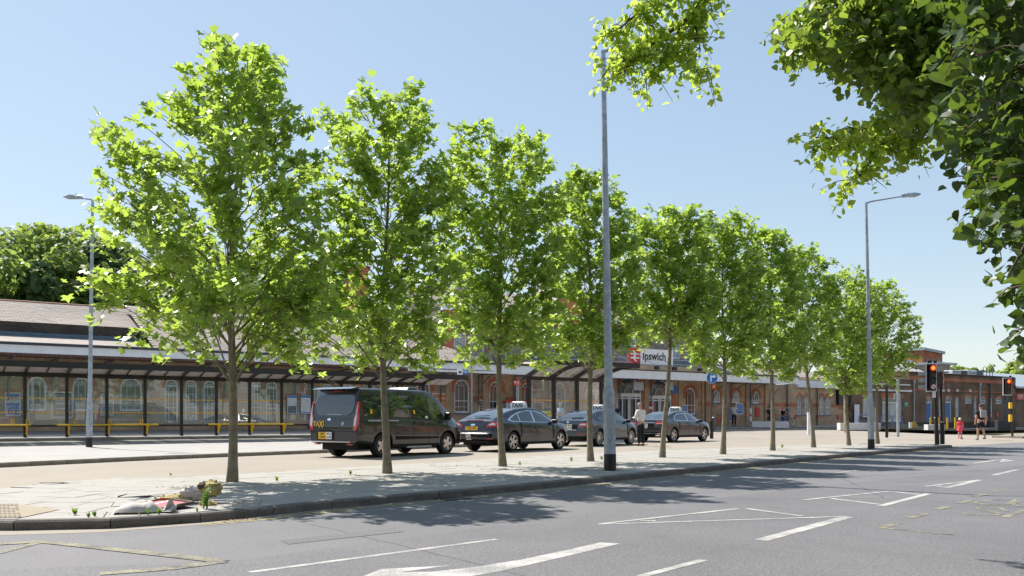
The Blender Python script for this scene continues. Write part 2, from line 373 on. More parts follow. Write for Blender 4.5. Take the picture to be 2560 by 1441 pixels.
def kerb_run(name, line, inward, z0, z1, m, width=.14, label=None, step=.915, jit=.004):
    """row of kerb stones; line = outer foot, inward = +1 when the pavement is on the left of the line"""
    root = thing(name, None, None); root['kind'] = 'structure'
    pts = resample(line, step); cnt = 0
    for a, b in zip(pts, pts[1:]):
        d = (b - a).normalized(); nrm = Vector((-d.y, d.x, 0)) * inward
        a2 = a + d * .006; b2 = b - d * .006; j = random.uniform(-jit, jit)
        zb = (h(a.x, a.y) + h(b.x, b.y)) / 2
        q = []
        for t, z in ((0, z0 - .08), (0.0, z1 - .02), (.02, z1), (width, z1), (width, z0 - .08)):
            q.append((t, z + zb + (j if z > z0 else 0)))
        v = [a2 + nrm * (t + j) + Vector((0, 0, z)) for t, z in q] + [b2 + nrm * (t + j) + Vector((0, 0, z)) for t, z in q]
        c = (a2 + b2) / 2; v = [p - c for p in v]
        mb = MB(); mb.add(v, [(0,1,6,5),(1,2,7,6),(2,3,8,7),(3,4,9,8),(0,4,3,2,1),(5,6,7,8,9)])
        o = mb.build('kerb_stone', m, root); o.location = c; cnt += 1
    return root
kerb_run('kerb', ker, 1, 0, .10, M['kerb'])
# tree island: bedding sheet + slabs laid in courses along the kerb
def offs(line, t):
    out = []
    for i, p in enumerate(line):
        d = (line[min(i+1, len(line)-1)] - line[max(i-1, 0)]).normalized(); out.append(p + Vector((-d.y, d.x, 0)) * t)
    return out
ks = resample(ker, .9)
fars = resample(far, .3)
def width_at(p, d):
    n = Vector((-d.y, d.x, 0)); best = 1e9
    for a in fars:
        r = a - p
        if abs(r.dot(d)) < .25: best = min(best, r.dot(n))
    return best if best < 1e8 else 0
sub = MB(); vs = []; Ws = []
fars = fars if len(fars) > 5 else fars
for i, p in enumerate(ks):
    d = (ks[min(i+1, len(ks)-1)] - ks[max(i-1, 0)]).normalized(); Ws.append(width_at(p, d))
for i in range(len(Ws)):
    if Ws[i] <= .2: Ws[i] = next((w_ for w_ in (Ws[i+1:] if i < len(Ws) // 2 else Ws[:i][::-1]) if w_ > .2), .5)
Ws = [sum(Ws[max(0, i-3):i+4]) / len(Ws[max(0, i-3):i+4]) for i in range(len(Ws))]
for i, p in enumerate(ks):
    d = (ks[min(i+1, len(ks)-1)] - ks[max(i-1, 0)]).normalized(); n = Vector((-d.y, d.x, 0)); W_ = max(.35, min(7, Ws[i])) * min(1, (len(ks) - 1 - i) / 2 + .25)
    vs.append((p + n * .13, p + n * W_, W_, n, d))
for (a, b, *_), (c, e, *_) in zip(vs, vs[1:]):
    sub.add([q + Vector((0, 0, .088)) for q in (a, c, e, b)], [(0, 1, 2, 3)])
    sub.add([q + Vector((0, 0, z)) for q, z in ((b, .088), (e, .088), (e, -.05), (b, -.05))], [(0, 1, 2, 3)])
isl = sub.build('tree_island', M['slab'], kind='structure')
cw = .6
tree_spots = []
def slab_mesh(q, zt, th=.05):
    c = sum(q, Vector()) / 4; v = [p - c for p in q]
    mb = MB(); e = .006
    top = [p * (1 - .008) + Vector((0, 0, zt)) for p in v]; bot = [Vector((p.x, p.y, zt - th)) for p in v]; lip = [Vector((p.x, p.y, zt - e)) for p in v]
    mb.add(top + lip + bot, [(0,1,2,3)] + [(i+4, (i+1) % 4 + 4, (i+1) % 4, i) for i in range(4)] + [(i+8, (i+1) % 4 + 8, (i+1) % 4 + 4, i+4) for i in range(4)])
    return mb, c
quads = []
for i in range(len(vs) - 1):
    a0, a1, Wa, na, da = vs[i]; b0, b1, Wb, nb, db = vs[i+1]
    j = 0
    while True:
        t0 = .145 + j * cw; t1a = min(t0 + cw, max(Wa, t0 + .04)); t1b = min(t0 + cw, max(Wb, t0 + .04))
        if max(Wa, Wb) - t0 < .12: break
        sh = (.45 if j % 2 else 0)
        pa, pb = ks[i] + da * sh, ks[i+1] + db * sh
        g = .005
        quads.append([pa + na * (t0 + g) + da * g, pb + nb * (t0 + g) - db * g, pb + nb * (t1b - g) - db * g, pa + na * (t1a - g) + da * g]); j += 1
quads = [q for q in quads]
quads.sort(key=lambda q: (sum(q, Vector()) / 4).length if (sum(q, Vector()) / 4).y > 6 and abs((sum(q, Vector()) / 4).x / (sum(q, Vector()) / 4).y) < .62 else 1e3)
rest = MB()
for i, q in enumerate(quads):
    mbs, c = slab_mesh(q, .1 + random.uniform(-.0025, .003))
    if i < 290: o = mbs.build('paving_slab', M['slab'], isl); o.location = c
    else: rest.add([Vector(v) + c for v in mbs.v], mbs.f)
rest.build('paving_slabs_beyond', M['slab'], isl, kind='stuff')
# platform island with the bus shelter
KP = [(-500,1196),(-300,1185),(0,1170),(410,1150),(820,1133),(1170,1118),(1400,1107.5),(1570,1097.5)]
kp = [flat(GH(*p)) for p in KP]
kerb_run('middle_kerb', kp, 1, 0, .115, M['kerbpale'])
kps = resample(kp, .9)
FP2 = [(-500,1129),(0,1119),(640,1107),(1170,1098),(1400,1092.5),(1585,1091)]
fp2 = [flat(GH(*p, .1)) for p in FP2]; fp2s = resample(fp2, .4)
mbp = MB(); pv = []
for i, p in enumerate(kps):
    t = i / (len(kps) - 1); q = fp2s[int(t * (len(fp2s) - 1))]; p = p + n_dir * .12
    pv.append((p, q))
NN = 6; vv = []; ff = []
for p, q in pv:
    for k in range(NN + 1): r = p + (q - p) * k / NN; vv.append((r.x, r.y, h(r.x, r.y) + .112))
    vv.append((q.x, q.y, h(q.x, q.y) - .1))
for i in range(len(pv) - 1):
    for k in range(NN + 1): a = i * (NN + 2) + k; ff.append((a, a + NN + 2, a + NN + 3, a + 1))
mbp.add(vv, ff); mbp.build('middle_pavement', M['slab'], kind='structure')
# station pavement
U0 = 39.6
edge = [Vector((*W2(a, U0), 0)) for a in (-22, 0, 14, 24.5)] + [Vector((*W2(28, U0 + .7), 0)), Vector((*W2(32, 42.6), 0)), Vector((*W2(40, 43.6), 0)), Vector((*W2(75, 43.8), 0)), Vector((*W2(112, 43.8), 0))]
kerb_run('station_kerb', edge, 1, 0, .12, M['kerbpale'], step=1.4)
es = resample(edge, 1.0); vv = []; ff = []
for p in es:
    a = p.x * CB + p.y * SB; u = p.dot(n_dir) + .12
    for k in range(5): r = WV(a, u + (48.2 - u) * k / 4, 0); vv.append((r.x, r.y, h(r.x, r.y) + .118))
for i in range(len(es) - 1):
    for k in range(4): a = i * 5 + k; ff.append((a, a + 5, a + 6, a + 1))
mb = MB(); mb.add(vv, ff); mb.build('station_pavement', M['slab'], kind='structure')
# far pavement right of the junction
mb = MB(); q = [GH(2480,1095), GH(2660,1099), GH(2900,1096), GH(2700,1087), GH(2540,1088)]
n = len(q); mb.add([p + Vector((0,0,.12)) for p in q] + [p - Vector((0,0,.05)) for p in q], [tuple(range(n))] + [(i, (i+1) % n, (i+1) % n + n, i + n) for i in range(n)])
mb.build('traffic_island', M['kerbpale'], kind='structure')
# near pavement behind the camera and to the side
mb = MB(); mb.box(-70, 95, -9, -2.2, -.3, .12); mb.build('near_pavement', M['slab'], kind='structure')
# ---------------------------------------------------------------- painted markings
mark_root = thing('road_markings', None, None); mark_root['kind'] = 'structure'
SC = [0]
def stroke(p0, p1, wd, m, z=.004, name='painted_line', lane=False):
    wd *= .8; SC[0] += 1; z += (SC[0] % 7) * .0004
    gg = (lambda p: GH(*p)) if lane else (lambda p: G(*p))
    a = gg(p0); b = gg(p1); d = (b - a); d.z = 0; L = d.length; d.normalize(); n = Vector((-d.y, d.x, 0)) * wd / 2
    k = max(2, int(L / .5)); mb = MB(); v = []
    for i in range(k + 1):
        c = a + (b - a) * i / k
        for s in (1, -1):
            q = c + n * s * random.uniform(.965, 1.02); v.append((q.x, q.y, h(q.x, q.y) + z))
    mb.add(v, [(2*i, 2*i+1, 2*i+3, 2*i+2) for i in range(k)]); o = mb.build(name, m, mark_root)
    me = o.data
    if me.polygons[0].normal.z < 0: me.flip_normals()
    return o
wl, cl = M['white_line'], M['worn_line']
for p0, p1, wd in [((1903,1352),(2119,1293),.17),((1495,1312),(2119,1292),.07),((1500,1311),(1845,1273),.09),((1868,1273),(2008,1292),.1),((1600,1303),(1640,1304),.1),
                   ((2010,1251),(2228,1229),.09),((2228,1229.5),(2297,1237),.12),((2078,1247),(2198,1262),.11),((2202,1266),(2322,1235),.13),
                   ((2313,1217),(2450,1201),.1),((2368,1220),(2450,1201),.13),((2342,1217),(2362,1219),.1),((2431,1159.5),(2490,1152),.16),((2490,1152.4),(2518,1152.2),.2),
                   ((2482,1189),(2543,1175),.12),((1887,1210),(1985,1197),.09),((2057,1188),(2167,1173.5),.09),((2248,1162.5),(2295,1157),.09),((2349,1149.5),(2390,1144),.09),
                   ((2450,1135),(2560,1127),.09),((625,1432),(1241,1349.5),.085),((1600,1443),(1760,1401),.1),((2440,1121),(2560,1118),.09)]:
    stroke(p0, p1, wd, wl)
flat_poly('painted_arrow', [[G(x, y) + Vector((0,0,.004)) for x, y in [(1552,1360),(1500,1357.5),(1420,1376),(1300,1401),(1180,1420),(1080,1431),(1000,1432),(1128,1415),(955,1424),(905,1443),(950,1462),(1120,1452),(1250,1430),(1400,1396)]]], wl, mark_root)
flat_poly('painted_arrowhead', [[G(x, y) + Vector((0,0,.004)) for x, y in [(2505,1148.5),(2537,1152.5),(2500,1156)]]], wl, mark_root)
for p0, p1, wd in [((2273,1296),(2316,1286),.14),((2343,1275),(2373,1267),.14),((2398,1258.5),(2428,1251.5),.14),((2434,1243),(2462,1237),.14),((2490,1229),(2520,1223),.14),((2198,1321),(2243,1309),.14),((2205,1321),(2382,1338),.07),
                   ((-200,1373),(105,1355),.2),((105,1355),(560,1405),.17),((560,1405),(415,1424),.2),((415,1424),(250,1436),.18),((-10,1385),(95,1358),.12),
                   ((2510,1294),(2570,1274),.12)]:
    stroke(p0, p1, wd, cl, name='worn_painted_line')
for poly, wd in [([(2400,1283),(2432,1289),(2490,1289.5),(2502,1285),(2470,1279),(2440,1274),(2452,1270),(2498,1271),(2518,1279)], .07),
                 ([(2437,1258),(2462,1263),(2515,1263),(2540,1250.5),(2482,1251),(2445,1255),(2437,1258)], .07), ([(2530,1262),(2548,1267),(2590,1266)], .07), ([(2530,1262),(2545,1255),(2590,1253)], .07)]:
    for a, b in zip(poly, poly[1:]): stroke(a, b, wd, cl, name='worn_painted_letter_stroke')
# double yellow lines along the kerb
for off in (.16, .27):
    line = offs(ks, -off)[6:]; v = []; mb = MB()
    for p, q in zip(line, offs(ks, -off - .055)[6:]): v += [p + Vector((0,0,.004)), q + Vector((0,0,.004))]
    mb.add(v, [(2*i, 2*i+2, 2*i+3, 2*i+1) for i in range(len(line) - 1)]); mb.build('yellow_line', M['yellow_line'], mark_root)
line = [p for p in ks if -9 < p.x < 0]; v = []; mb = MB()
for i, p in enumerate(line):
    wd = max(.02, .62 * (1 - ((p.x + 7) / 5.2)) ) if p.x > -7 else .62
    d = (line[min(i+1, len(line)-1)] - line[max(i-1, 0)]).normalized(); v += [p + Vector((0,0,.002)), p - Vector((-d.y, d.x, 0)) * wd + Vector((0,0,.002))]
mb.add(v, [(2*i, 2*i+2, 2*i+3, 2*i+1) for i in range(len(line) - 1)]); mb.build('grit_strip', M['lane'], kind='structure')
# white patches on the forecourt
for p0, p1, wd in [((1786,1089),(1880,1086.5),.5),((1830,1094),(2010,1091),.35),((1785,1083),(1850,1085),.5),((1900,1083),(2040,1085),.3),((1960,1098),(2060,1096),.3),((1900,1096),(1960,1103),.15)]:
    stroke(p0, p1, wd, wl, .008, lane=True)
# tactile corner at the kerb
tact = MB(); q = [G(x, y, .1) + Vector((0,0,.006)) for x, y in [(-260,1262),(40,1261),(150,1275),(60,1294),(-300,1298)]]
tact.add(q, [(0,1,2,3,4)]); tp = tact.build('tactile_paving', M['tactile'], isl)
dots = MB()
for i in range(30):
    for j in range(9):
        c = q[4] + (q[3] - q[4]) * (i / 30) + (q[0] - q[4]) * (j / 9)
        if random.random() < .97: dots.lathe([(.022, 0), (.016, .006), (.0001, .007)], 6, Matrix.Translation(c + Vector((0, 0, .0005))))
dots.build('tactile_domes', M['tactile'], tp, kind='stuff')

flat_poly('older_asphalt', [[G(x, y) + Vector((0,0,.002)) for x, y in [(-600,1460),(-200,1436),(150,1419),(566,1406),(1000,1347),(1500,1281),(1900,1233),(2300,1190),(2560,1163),(3200,1120),(4500,1150),(4500,1700),(1280,2600),(-2600,2600),(-2600,1700)]]], M['asphalt2'], kind='structure')
for q in ([(1180,1300),(1330,1284),(1400,1290),(1240,1309)], [(2240,1205),(2330,1193),(2370,1196),(2290,1208)], [(700,1352),(980,1322),(1010,1330),(720,1362)]): flat_poly('repair_patch', [[G(x, y) + Vector((0,0,.0032)) for x, y in q]], M['patch'], mark_root)
# gully grate in the gutter
p = G(1130, 1247); gg_ = thing('drain_grate', 'small iron drain grate in the gutter by the yellow lines', 'drain', (p.x, p.y - .05, .004), R(38))
mb = MB(); mb.box(-.22, .22, -.2, .2, 0, .003); mb.build('frame', M['under'] if 'under' in M else M['ink'], gg_)
for k in range(6): mb = MB(); mb.box(-.2, .2, -.17 + k * .06, -.14 + k * .06, .0032, .008); mb.build('bar', M['darkmetal'], gg_)
# ================================================================ STATION (built in the frame a, u, z)
UW = 47.0
st = bthing('station_building', 'long low Victorian brick station with arched windows and white canopy fascia', 'station')
def arch_pts(cx, wd, z0, zt, n=14, lancet=False):
    r = wd / 2; zs = zt - r * (1.25 if lancet else 1)
    pts = [(cx - r, z0), (cx + r, z0), (cx + r, zs)]
    for i in range(1, n):
        t = math.pi * i / n
        x = math.cos(t); y = math.sin(t)
        if lancet: y = y ** .8 * 1.25
        pts.append((cx + r * x, zs + r * y))
    pts.append((cx - r, zs)); return pts, zs
def wall_with_holes(name, x0, x1, z0, z1, u, holes, m, parent, depth=.16):
    """front face tessellated round the openings, each with a reveal"""
    mb = MB(); cuts = sorted(holes, key=lambda q: q[0][0])
    outer = [Vector((x0, z0, 0)), Vector((x1, z0, 0)), Vector((x1, z1, 0)), Vector((x0, z1, 0))]
    polys = [outer] + [[Vector((p[0], p[1], 0)) for p in hp] for hp in cuts]
    flatp = [p for pl in polys for p in pl]
    tris = tessellate_polygon(polys)
    mb.add([(p.x, u, p.y) for p in flatp], [tuple(t) for t in tris])
    for hp in cuts:
        n = len(hp); mb.add([(p[0], u, p[1]) for p in hp] + [(p[0], u + depth, p[1]) for p in hp], [(i, (i+1) % n, (i+1) % n + n, i + n) for i in range(n)])
    mb.add([(x0,u,z1),(x1,u,z1),(x1,u+.3,z1),(x0,u+.3,z1)], [(0,1,2,3)]); mb.add([(x1,u,z0),(x1,u+6,z0),(x1,u+6,z1),(x1,u,z1)], [(0,1,2,3)]); mb.add([(x0,u,z0),(x0,u+6,z0),(x0,u+6,z1),(x0,u,z1)], [(0,1,2,3)])
    o = mb.build(name, m, parent)
    return o
def ring(mb, inner, outer, u0, u1):
    n = len(inner)
    v = [(p[0], u0, p[1]) for p in inner] + [(p[0], u0, p[1]) for p in outer] + [(p[0], u1, p[1]) for p in inner] + [(p[0], u1, p[1]) for p in outer]
    f = []
    for i in range(n - 1):
        f += [(i, i+1, n+i+1, n+i), (2*n+i, 2*n+i+1, i+1, i), (n+i, n+i+1, 3*n+i+1, 3*n+i)]
    f += [(0, n, 3*n, 2*n), (n-1, 2*n-1, 4*n-1, 3*n-1)]
    mb.add(v, f)
def arch_window(cx, wd, z0, zt, parent, u=UW, door=False, net=False, lancet=False, bars=True, sill=True, blocked=False):
    pts, zs = arch_pts(cx, wd, z0, zt, lancet=lancet); r = wd / 2
    fw = .085 if wd > .6 else .05
    inn = arch_pts(cx, wd - 2 * fw, z0 + fw, zt - fw, lancet=lancet)[0]
    f = MB(); ring(f, inn + [inn[0]], pts + [pts[0]], u + .06, u + .15)
    root = f.build('window' if not door else 'door', M['whitepaint'], parent)
    g = MB(); g.add([(p[0], u + .12, p[1]) for p in inn], [tuple(t) for t in tessellate_polygon([[Vector((p[0], p[1], 0)) for p in inn]])])
    g.build('pane', M['netglass'] if net else M['winglass'], root)
    if bars:
        b = MB(); t = .026; ub, ud = u + .085, u + .115
        zm = z0 + (zs - z0) * (.48 if not door else .5)
        b.box(cx - r + fw, cx + r - fw, ub, ud, zm - .02, zm + .02)
        if not door and not lancet: b.box(cx - r + fw, cx + r - fw, ub, ud, z0 + (zm - z0) * .5 - .01, z0 + (zm - z0) * .5 + .01)
        if lancet: pass
        else:
            ri = r * .36
            for s in (-1, 1): b.box(cx + s * ri - t/2, cx + s * ri + t/2, ub, ud, z0 + fw, zs)
            b.tube([(cx + ri * math.cos(a), (ub + ud) / 2, zs + ri * math.sin(a)) for a in [math.pi * k / 8 for k in range(9)]], t * .6, 4)
            for k in (45, 90, 135):
                c, s_ = math.cos(R(k)), math.sin(R(k)); b.tube([(cx + ri * c, (ub+ud)/2, zs + ri * s_), (cx + (r - fw) * c, (ub+ud)/2, zs + (r - fw) * s_)], t * .6, 4)
        if door:
            b.box(cx - r + fw, cx + r - fw, ub, ud, zs - .04, zs + .03)
            b.box(cx - r + fw, cx + r - fw, ub - .01, ud, z0, z0 + .32)
            for k in (.2, .4, .6, .8): b.box(cx - r + fw, cx + r - fw, ub, ud, z0 + (zs - z0) * k - .01, z0 + (zs - z0) * k + .01)
        b.build('glazing_bars', M['whitepaint'], root)
    if sill and not door:
        s = MB(); s.box(cx - r - .08, cx + r + .08, u - .07, u + .05, z0 - .12, z0 - .003); s.build('sill', M['bluegrey'] if u == UW else M['whitepaint'], root)
    return root
def red_arch(cx, wd, zt, parent, band=.24, u=UW, zlow=None, lancet=False):
    pts, zs = arch_pts(cx, wd, 0, zt, lancet=lancet); a = pts[2:]
    out = []
    for p in a:
        dx, dz = p[0] - cx, p[1] - zs; L = math.hypot(dx, dz); out.append((p[0] + dx / L * band, p[1] + max(0, dz) / L * band * (1.5 if lancet else 1)))
    if zlow is not None: a = [(a[0][0], zlow)] + a + [(a[-1][0], zlow)]; out = [(out[0][0], zlow)] + out + [(out[-1][0], zlow)]
    mb = MB(); ring(mb, a, out, u - .025, u + .01); return mb.build('brick_arch', M['redbrick'], parent)
# windows:  px centre, px width, y top, y bottom, kind
WIN = [(-60,52,941,1027,'w'),(92,48,942,1027,'w'),(205,48,944,1028,'w'),(328,56,945,1028,'w'),(429,34,948,1078,'d'),(478,30,950,1077,'d'),(525,32,951,1077,'d'),
       (641,24,953,1076,'d'),(680,30,954,1076,'d'),(776,26,958,1072,'d'),(818,26,958,1072,'d'),(868,28,958,1072,'d'),(925,28,953,1032,'w'),(985,28,951,1032,'w'),(1060,32,950,1033,'w'),
       (1155,38,949,1032,'w'),(1240,32,954,1033,'w'),(1318,30,957,1035,'w'),(1400,30,957,1036,'w'),(1726,26,970,1037,'w'),
       (1792,18,975,1007,'n'),(1840,20,977,1008,'n'),(1890,18,979,1009,'l')]
LAN = [(1999,9.5,989,1037),(2017,9.5,989,1037),(2055,9.5,990,1037),(2070,9.5,990,1037)]
ENT = [(1490,54,940,1056),(1574,62,944,1058),(1650,60,950,1058)]
holes = []; specs = []
A0, A1 = -24, A(2098, UW)
for px, wpx, yt, yb, k in WIN:
    a0, a1 = A(px - wpx/2, UW), A(px + wpx/2, UW); c = (a0 + a1) / 2; wd = a1 - a0
    zb = Z(px, yb, UW) if k != 'd' else .52
    hp, zs = arch_pts(c, wd, zb, Z(px, yt, UW)); holes.append(hp); specs.append((c, wd, zb, Z(px, yt, UW), k))
lsp = []
for px, wpx, yt, yb in LAN:
    a0, a1 = A(px - wpx/2, UW), A(px + wpx/2, UW); c = (a0 + a1) / 2
    hp, zs = arch_pts(c, a1 - a0, Z(px, yb, UW), Z(px, yt, UW), lancet=True); holes.append(hp); lsp.append((c, a1 - a0, Z(px, yb, UW), Z(px, yt, UW)))
esp = []
for px, wpx, yt, yb in ENT:
    a0, a1 = A(px - wpx/2, UW), A(px + wpx/2, UW); c = (a0 + a1) / 2
    hp, zs = arch_pts(c, a1 - a0, .5, Z(px, yt, UW)); holes.append(hp); esp.append((c, a1 - a0, .5, Z(px, yt, UW), zs))
wall_with_holes('wall', A0, A1, -.3, 4.6, UW, holes, M['brick'], st, .3)
for c, wd, zb, zt, k in specs:
    arch_window(c, wd, zb, zt, st, door=(k == 'd'), net=(k == 'n'))
    red_arch(c, wd, zt, st, .26, zlow=zt - wd / 2 - (.25 if k in 'w' else .1))
for c, wd, zb, zt in lsp:
    arch_window(c, wd, zb, zt, st, lancet=True, net=True); red_arch(c, wd, zt, st, .16, lancet=True)
# red string course between openings, at the springing
mb = MB(); xs = sorted([(c - wd/2 - .26, c + wd/2 + .26) for c, wd, *_ in specs] + [(c - wd/2 - .16, c + wd/2 + .16) for c, wd, *_ in lsp] + [(c - wd/2 - .3, c + wd/2 + .3) for c, wd, *_ in esp])
cur = A0
for a, b in xs + [(A1, A1)]:
    if a > cur + .02: mb.box(cur, a, UW - .022, UW + .01, 2.08, 2.38) if cur > 46 else mb.box(cur, a, UW - .022, UW + .01, 2.15, 2.5)
    cur = max(cur, b)
mb.build('string_course', M['redbrick'], st)
# entrance arches with sliding doors
for i, (c, wd, z0, zt, zs) in enumerate(esp):
    red_arch(c, wd, zt, st, .42, zlow=1.6)
    e = MB(); ring(e, arch_pts(c, wd - .12, z0, zt - .06)[0] , arch_pts(c, wd, z0, zt)[0], UW + .1, UW + .2)
    e.box(c - wd/2 + .05, c + wd/2 - .05, UW + .02, UW + .2, zs - .18, zs + .06)
    ent = e.build('entrance', M['whitepaint'], st)
    g = MB(); hp = arch_pts(c, wd - .12, z0, zt - .06)[0]; g.add([(p[0], UW + .17, p[1]) for p in hp], [tuple(t) for t in tessellate_polygon([[Vector((p[0], p[1], 0)) for p in hp]])]); g.build('pane', M['winglass'], ent)
    b = MB(); ri = wd * .17
    b.tube([(c + ri * math.cos(a), UW + .12, zs + .06 + ri * 1.2 * math.sin(a)) for a in [math.pi * k / 10 for k in range(11)]], .025, 5)
    for k in (50, 130): b.tube([(c + ri * math.cos(R(k)), UW + .12, zs + .06 + ri * 1.2 * math.sin(R(k))), (c + (wd/2 - .06) * math.cos(R(k)), UW + .12, zs + (wd/2 - .06) * math.sin(R(k)))], .02, 5)
    for x in (-.5, -.29, -.03, .03, .29, .5): b.box(c + wd * x * .93 - .04, c + wd * x * .93 + .04, UW + .05, UW + .13, z0, zs - .18)
    b.box(c - wd/2 + .08, c + wd/2 - .08, UW + .05, UW + .13, z0, z0 + .22); b.box(c - wd/2 + .08, c + wd/2 - .08, UW + .05, UW + .13, zs - .34, zs - .26)
    b.build('door_frame', M['whitepaint'], ent)
# pilasters between bays on the right and dark plinth
mb = MB(); mb.box(A0, A1, UW - .04, UW + .01, -.3, .95); mb.build('plinth', M['brick'], st)
pls = [A(x, UW) for x in (1120, 1212, 1296, 1440, 1535, 1615, 1700, 1758, 1815, 1868, 1915)]
for a in pls:
    mb = MB(); mb.box(a - .22, a + .22, UW - .1, UW - .045, -.3, 4.0); mb.build('pilaster', M['brick'], st)
for px in (1100, 1195, 1282, 1370, 1455, 1545, 1625, 1780, 1825, 1873, 1925, 262, 130, 380, 500, 560, 620, 735, 850, 960, 1030, 20):
    a = A(px, UW) ; mb = MB(); q = []
    for k in range(10):
        t = math.pi / 2 * k / 9; q.append((a, UW - .12 - 2.3 * (1 - math.cos(t)) * .9, 2.35 + 1.5 * math.sin(t)))
    mb.tube(q, .035, 5); mb.tube([(a, UW - .12, 1.95), (a, UW - .12, 3.9)], .04, 5); mb.tube([(a, UW - .1, 3.86), (a, 44.1, 3.86)], .04, 5)
    mb.build('canopy_bracket', M['bluegrey'], st)
for px in (1965, 2040, 1812, 1760, 770):
    a = A(px, UW); mb = MB(); mb.tube([(a, UW - .13, .1), (a, UW - .13, 4.2)], .05, 8); mb.build('drainpipe', M['darkmetal'], st)
# canopy: fascia boards, valance, gutter, ceiling
UC = 44.0; AE = A(1996, UC)
mb = MB(); mb.box(A0, A(390, UC), UC, UC + .06, 3.99, 4.40); mb.box(A(390, UC), A(1235, UC), UC, UC + .06, 3.99, 4.40); mb.build('fascia_board', M['whitepaint'], st)
mb = MB(); mb.box(A(1235, UC), AE, UC, UC + .06, 3.93, 4.36); mb.box(AE - .06, AE, UC + .06, UW, 3.93, 4.36); mb.build('fascia_board', M['whitepaint'], st)
mb = MB(); mb.box(A(1996, UW - .25), A1 + .1, UW - .3, UW - .02, 3.72, 4.3); mb.build('fascia_board', M['whitepaint'], st)
for x0, x1, m_ in ((A0, A(1020, UC), M['maroon']), (A(1020, UC), AE, M['whitepaint'])):
    v = []; f = []; pitch = .19; n = int((x1 - x0) / pitch); mb = MB()
    for i in range(n):
        a = x0 + i * pitch; zt = 3.989 if x0 == A0 else 3.929
        prof = [(a + .004, zt), (a + pitch - .004, zt), (a + pitch - .004, zt - .07)] + [(a + pitch/2 + (pitch/2 - .004) * math.cos(math.pi * k / 5), zt - .07 - .075 * math.sin(math.pi * k / 5)) for k in range(1, 5)] + [(a + .004, zt - .07)]
        mb.prism(prof, 'y', UC + .01, UC + .035)
    mb.build('valance', m_, st, kind='stuff')
mb = MB(); mb.tube([(A0, UC - .05, 4.41), (A(1400, UC), UC - .05, 4.41)], .07, 8); mb.tube([(A(1760, UC), UC - .05, 4.39), (AE, UC - .05, 4.39)], .06, 8); mb.build('gutter', M['darkmetal'], st, True)
mb = MB(); mb.box(A0, A(1020, UC) - .01, UC + .08, UW - .02, 3.98, 4.03); mb.build('canopy_ceiling', M['timber'], st); mb = MB(); mb.box(A(1020, UC), AE - .1, UC + .08, UW - .02, 3.98, 4.03); mb.build('canopy_ceiling', M['whitepaint'], st)
for px in (1100, 1290, 1430, 1600, 1700, 1755, 1862, 1940):
    a = A(px, UC + .3); mb = MB(); mb.box(a - .75, a + .75, UC + .25, UC + .42, 3.83, 3.92); mb.build('strip_light', M['cream'], st)
# roofs -------------------------------------------------------
def slope_tiles(name, a0, a1, u0, z0, u1, z1, m, parent, tw=.3, course=.2, single=0, taper=0.):
    """roof slope of individual tiles on a base sheet; the nearest ones as parts"""
    base = MB(); base.add([(a0,u0,z0),(a1,u0,z0),(a1 - taper,u1,z1),(a0,u1,z1)], [(0,1,2,3)]); base.add([(a1 - taper,u1,z1),(a0,u1,z1),(a0,u1+.3,z1-.1),(a1-taper,u1+.3,z1-.1)], [(0,1,2,3)])
    ro = base.build(name, m, parent)
    du, dz = u1 - u0, z1 - z0; L = math.hypot(du, dz); n = int(L / course); eu, ez = du / L, dz / L
    nu, nz = -ez, eu
    one = MB(); one.add([(0, 0, 0), (tw - .012, 0, 0), (tw - .012, 0, .02), (0, 0, .02), (tw - .012, course * 1.25, .006), (0, course * 1.25, .006)], [(0,1,2,3), (3,2,4,5), (0,3,5), (1,4,2)])
    tm = one.me('roof_tile', m); stuff = MB(); cnt = 0; order = []
    for j in range(n):
        x = a0 + (tw / 2 if j % 2 else 0); lim = a1 - taper * j / n - tw
        while x < lim:
            order.append((x, j)); x += tw
    order.sort(key=lambda q: abs(q[0] - 3.5) if q[0] > 2.5 else 99 + abs(q[0]))
    Mx = Matrix(((1,0,0),(0,eu,nu),(0,ez,nz))).to_4x4()
    for x, j in order:
        p = Vector((x, u0 + eu * course * j, z0 + ez * course * j)) + Vector((0, nu, nz)) * random.uniform(.002, .009)
        if cnt < single:
            o = link('roof_tile', tm, ro); o.matrix_local = Matrix.Translation(p) @ Mx @ Matrix.Rotation(random.uniform(-.012, .012), 4, 'Z'); cnt += 1
        else: stuff.add([Mx.to_3x3() @ Vector(v) + p for v in one.v], one.f)
    stuff.build('roof_tiles_beyond', m, ro, kind='stuff'); return ro
aX = A(385, UC)
slope_tiles('roof', A0, aX + 3.2, 47.45, 5.62, 52, 7.15, M['slate'], st, single=290)
slope_tiles('roof', aX, A(1238, UC), UC - .02, 4.44, 50.6, 7.16, M['slate'], st, taper=5.2)
mb = MB(); mb.add([(A0, UC+.02, 4.42), (aX, UC+.02, 4.42), (aX, 46.95, 4.98), (A0, 46.95, 4.98)], [(0,1,2,3)]); mb.build('canopy_roof', M['slateflat'], st)
mb = MB(); mb.box(A0, aX, 46.9, 47.02, 4.97, 5.16); mb.build('lead_flashing', M['lead'], st)
mb = MB(); mb.box(A0, aX, 47.03, 47.5, 4.6, 5.64); mb.build('parapet', M['darkwall'], st)
one = MB(); one.prism([(-.11, 0), (-.07, .07), (0, .1), (.07, .07), (.11, 0)], 'x', 0, .43); rm = one.me('ridge_tile', M['ridge'])
a = A0
while a < aX + 3:
    o = link('ridge_tile', rm, st); o.location = (a, 52, 7.13 + random.uniform(0, .012)); a += .45
# the wall goes up behind the canopy to the right
mb = MB(); mb.box(A(1238, 46), AE - .1, UC + .1, 47.3, 4.36, 4.42); mb.build('flat_roof', M['darkmetal'], st)
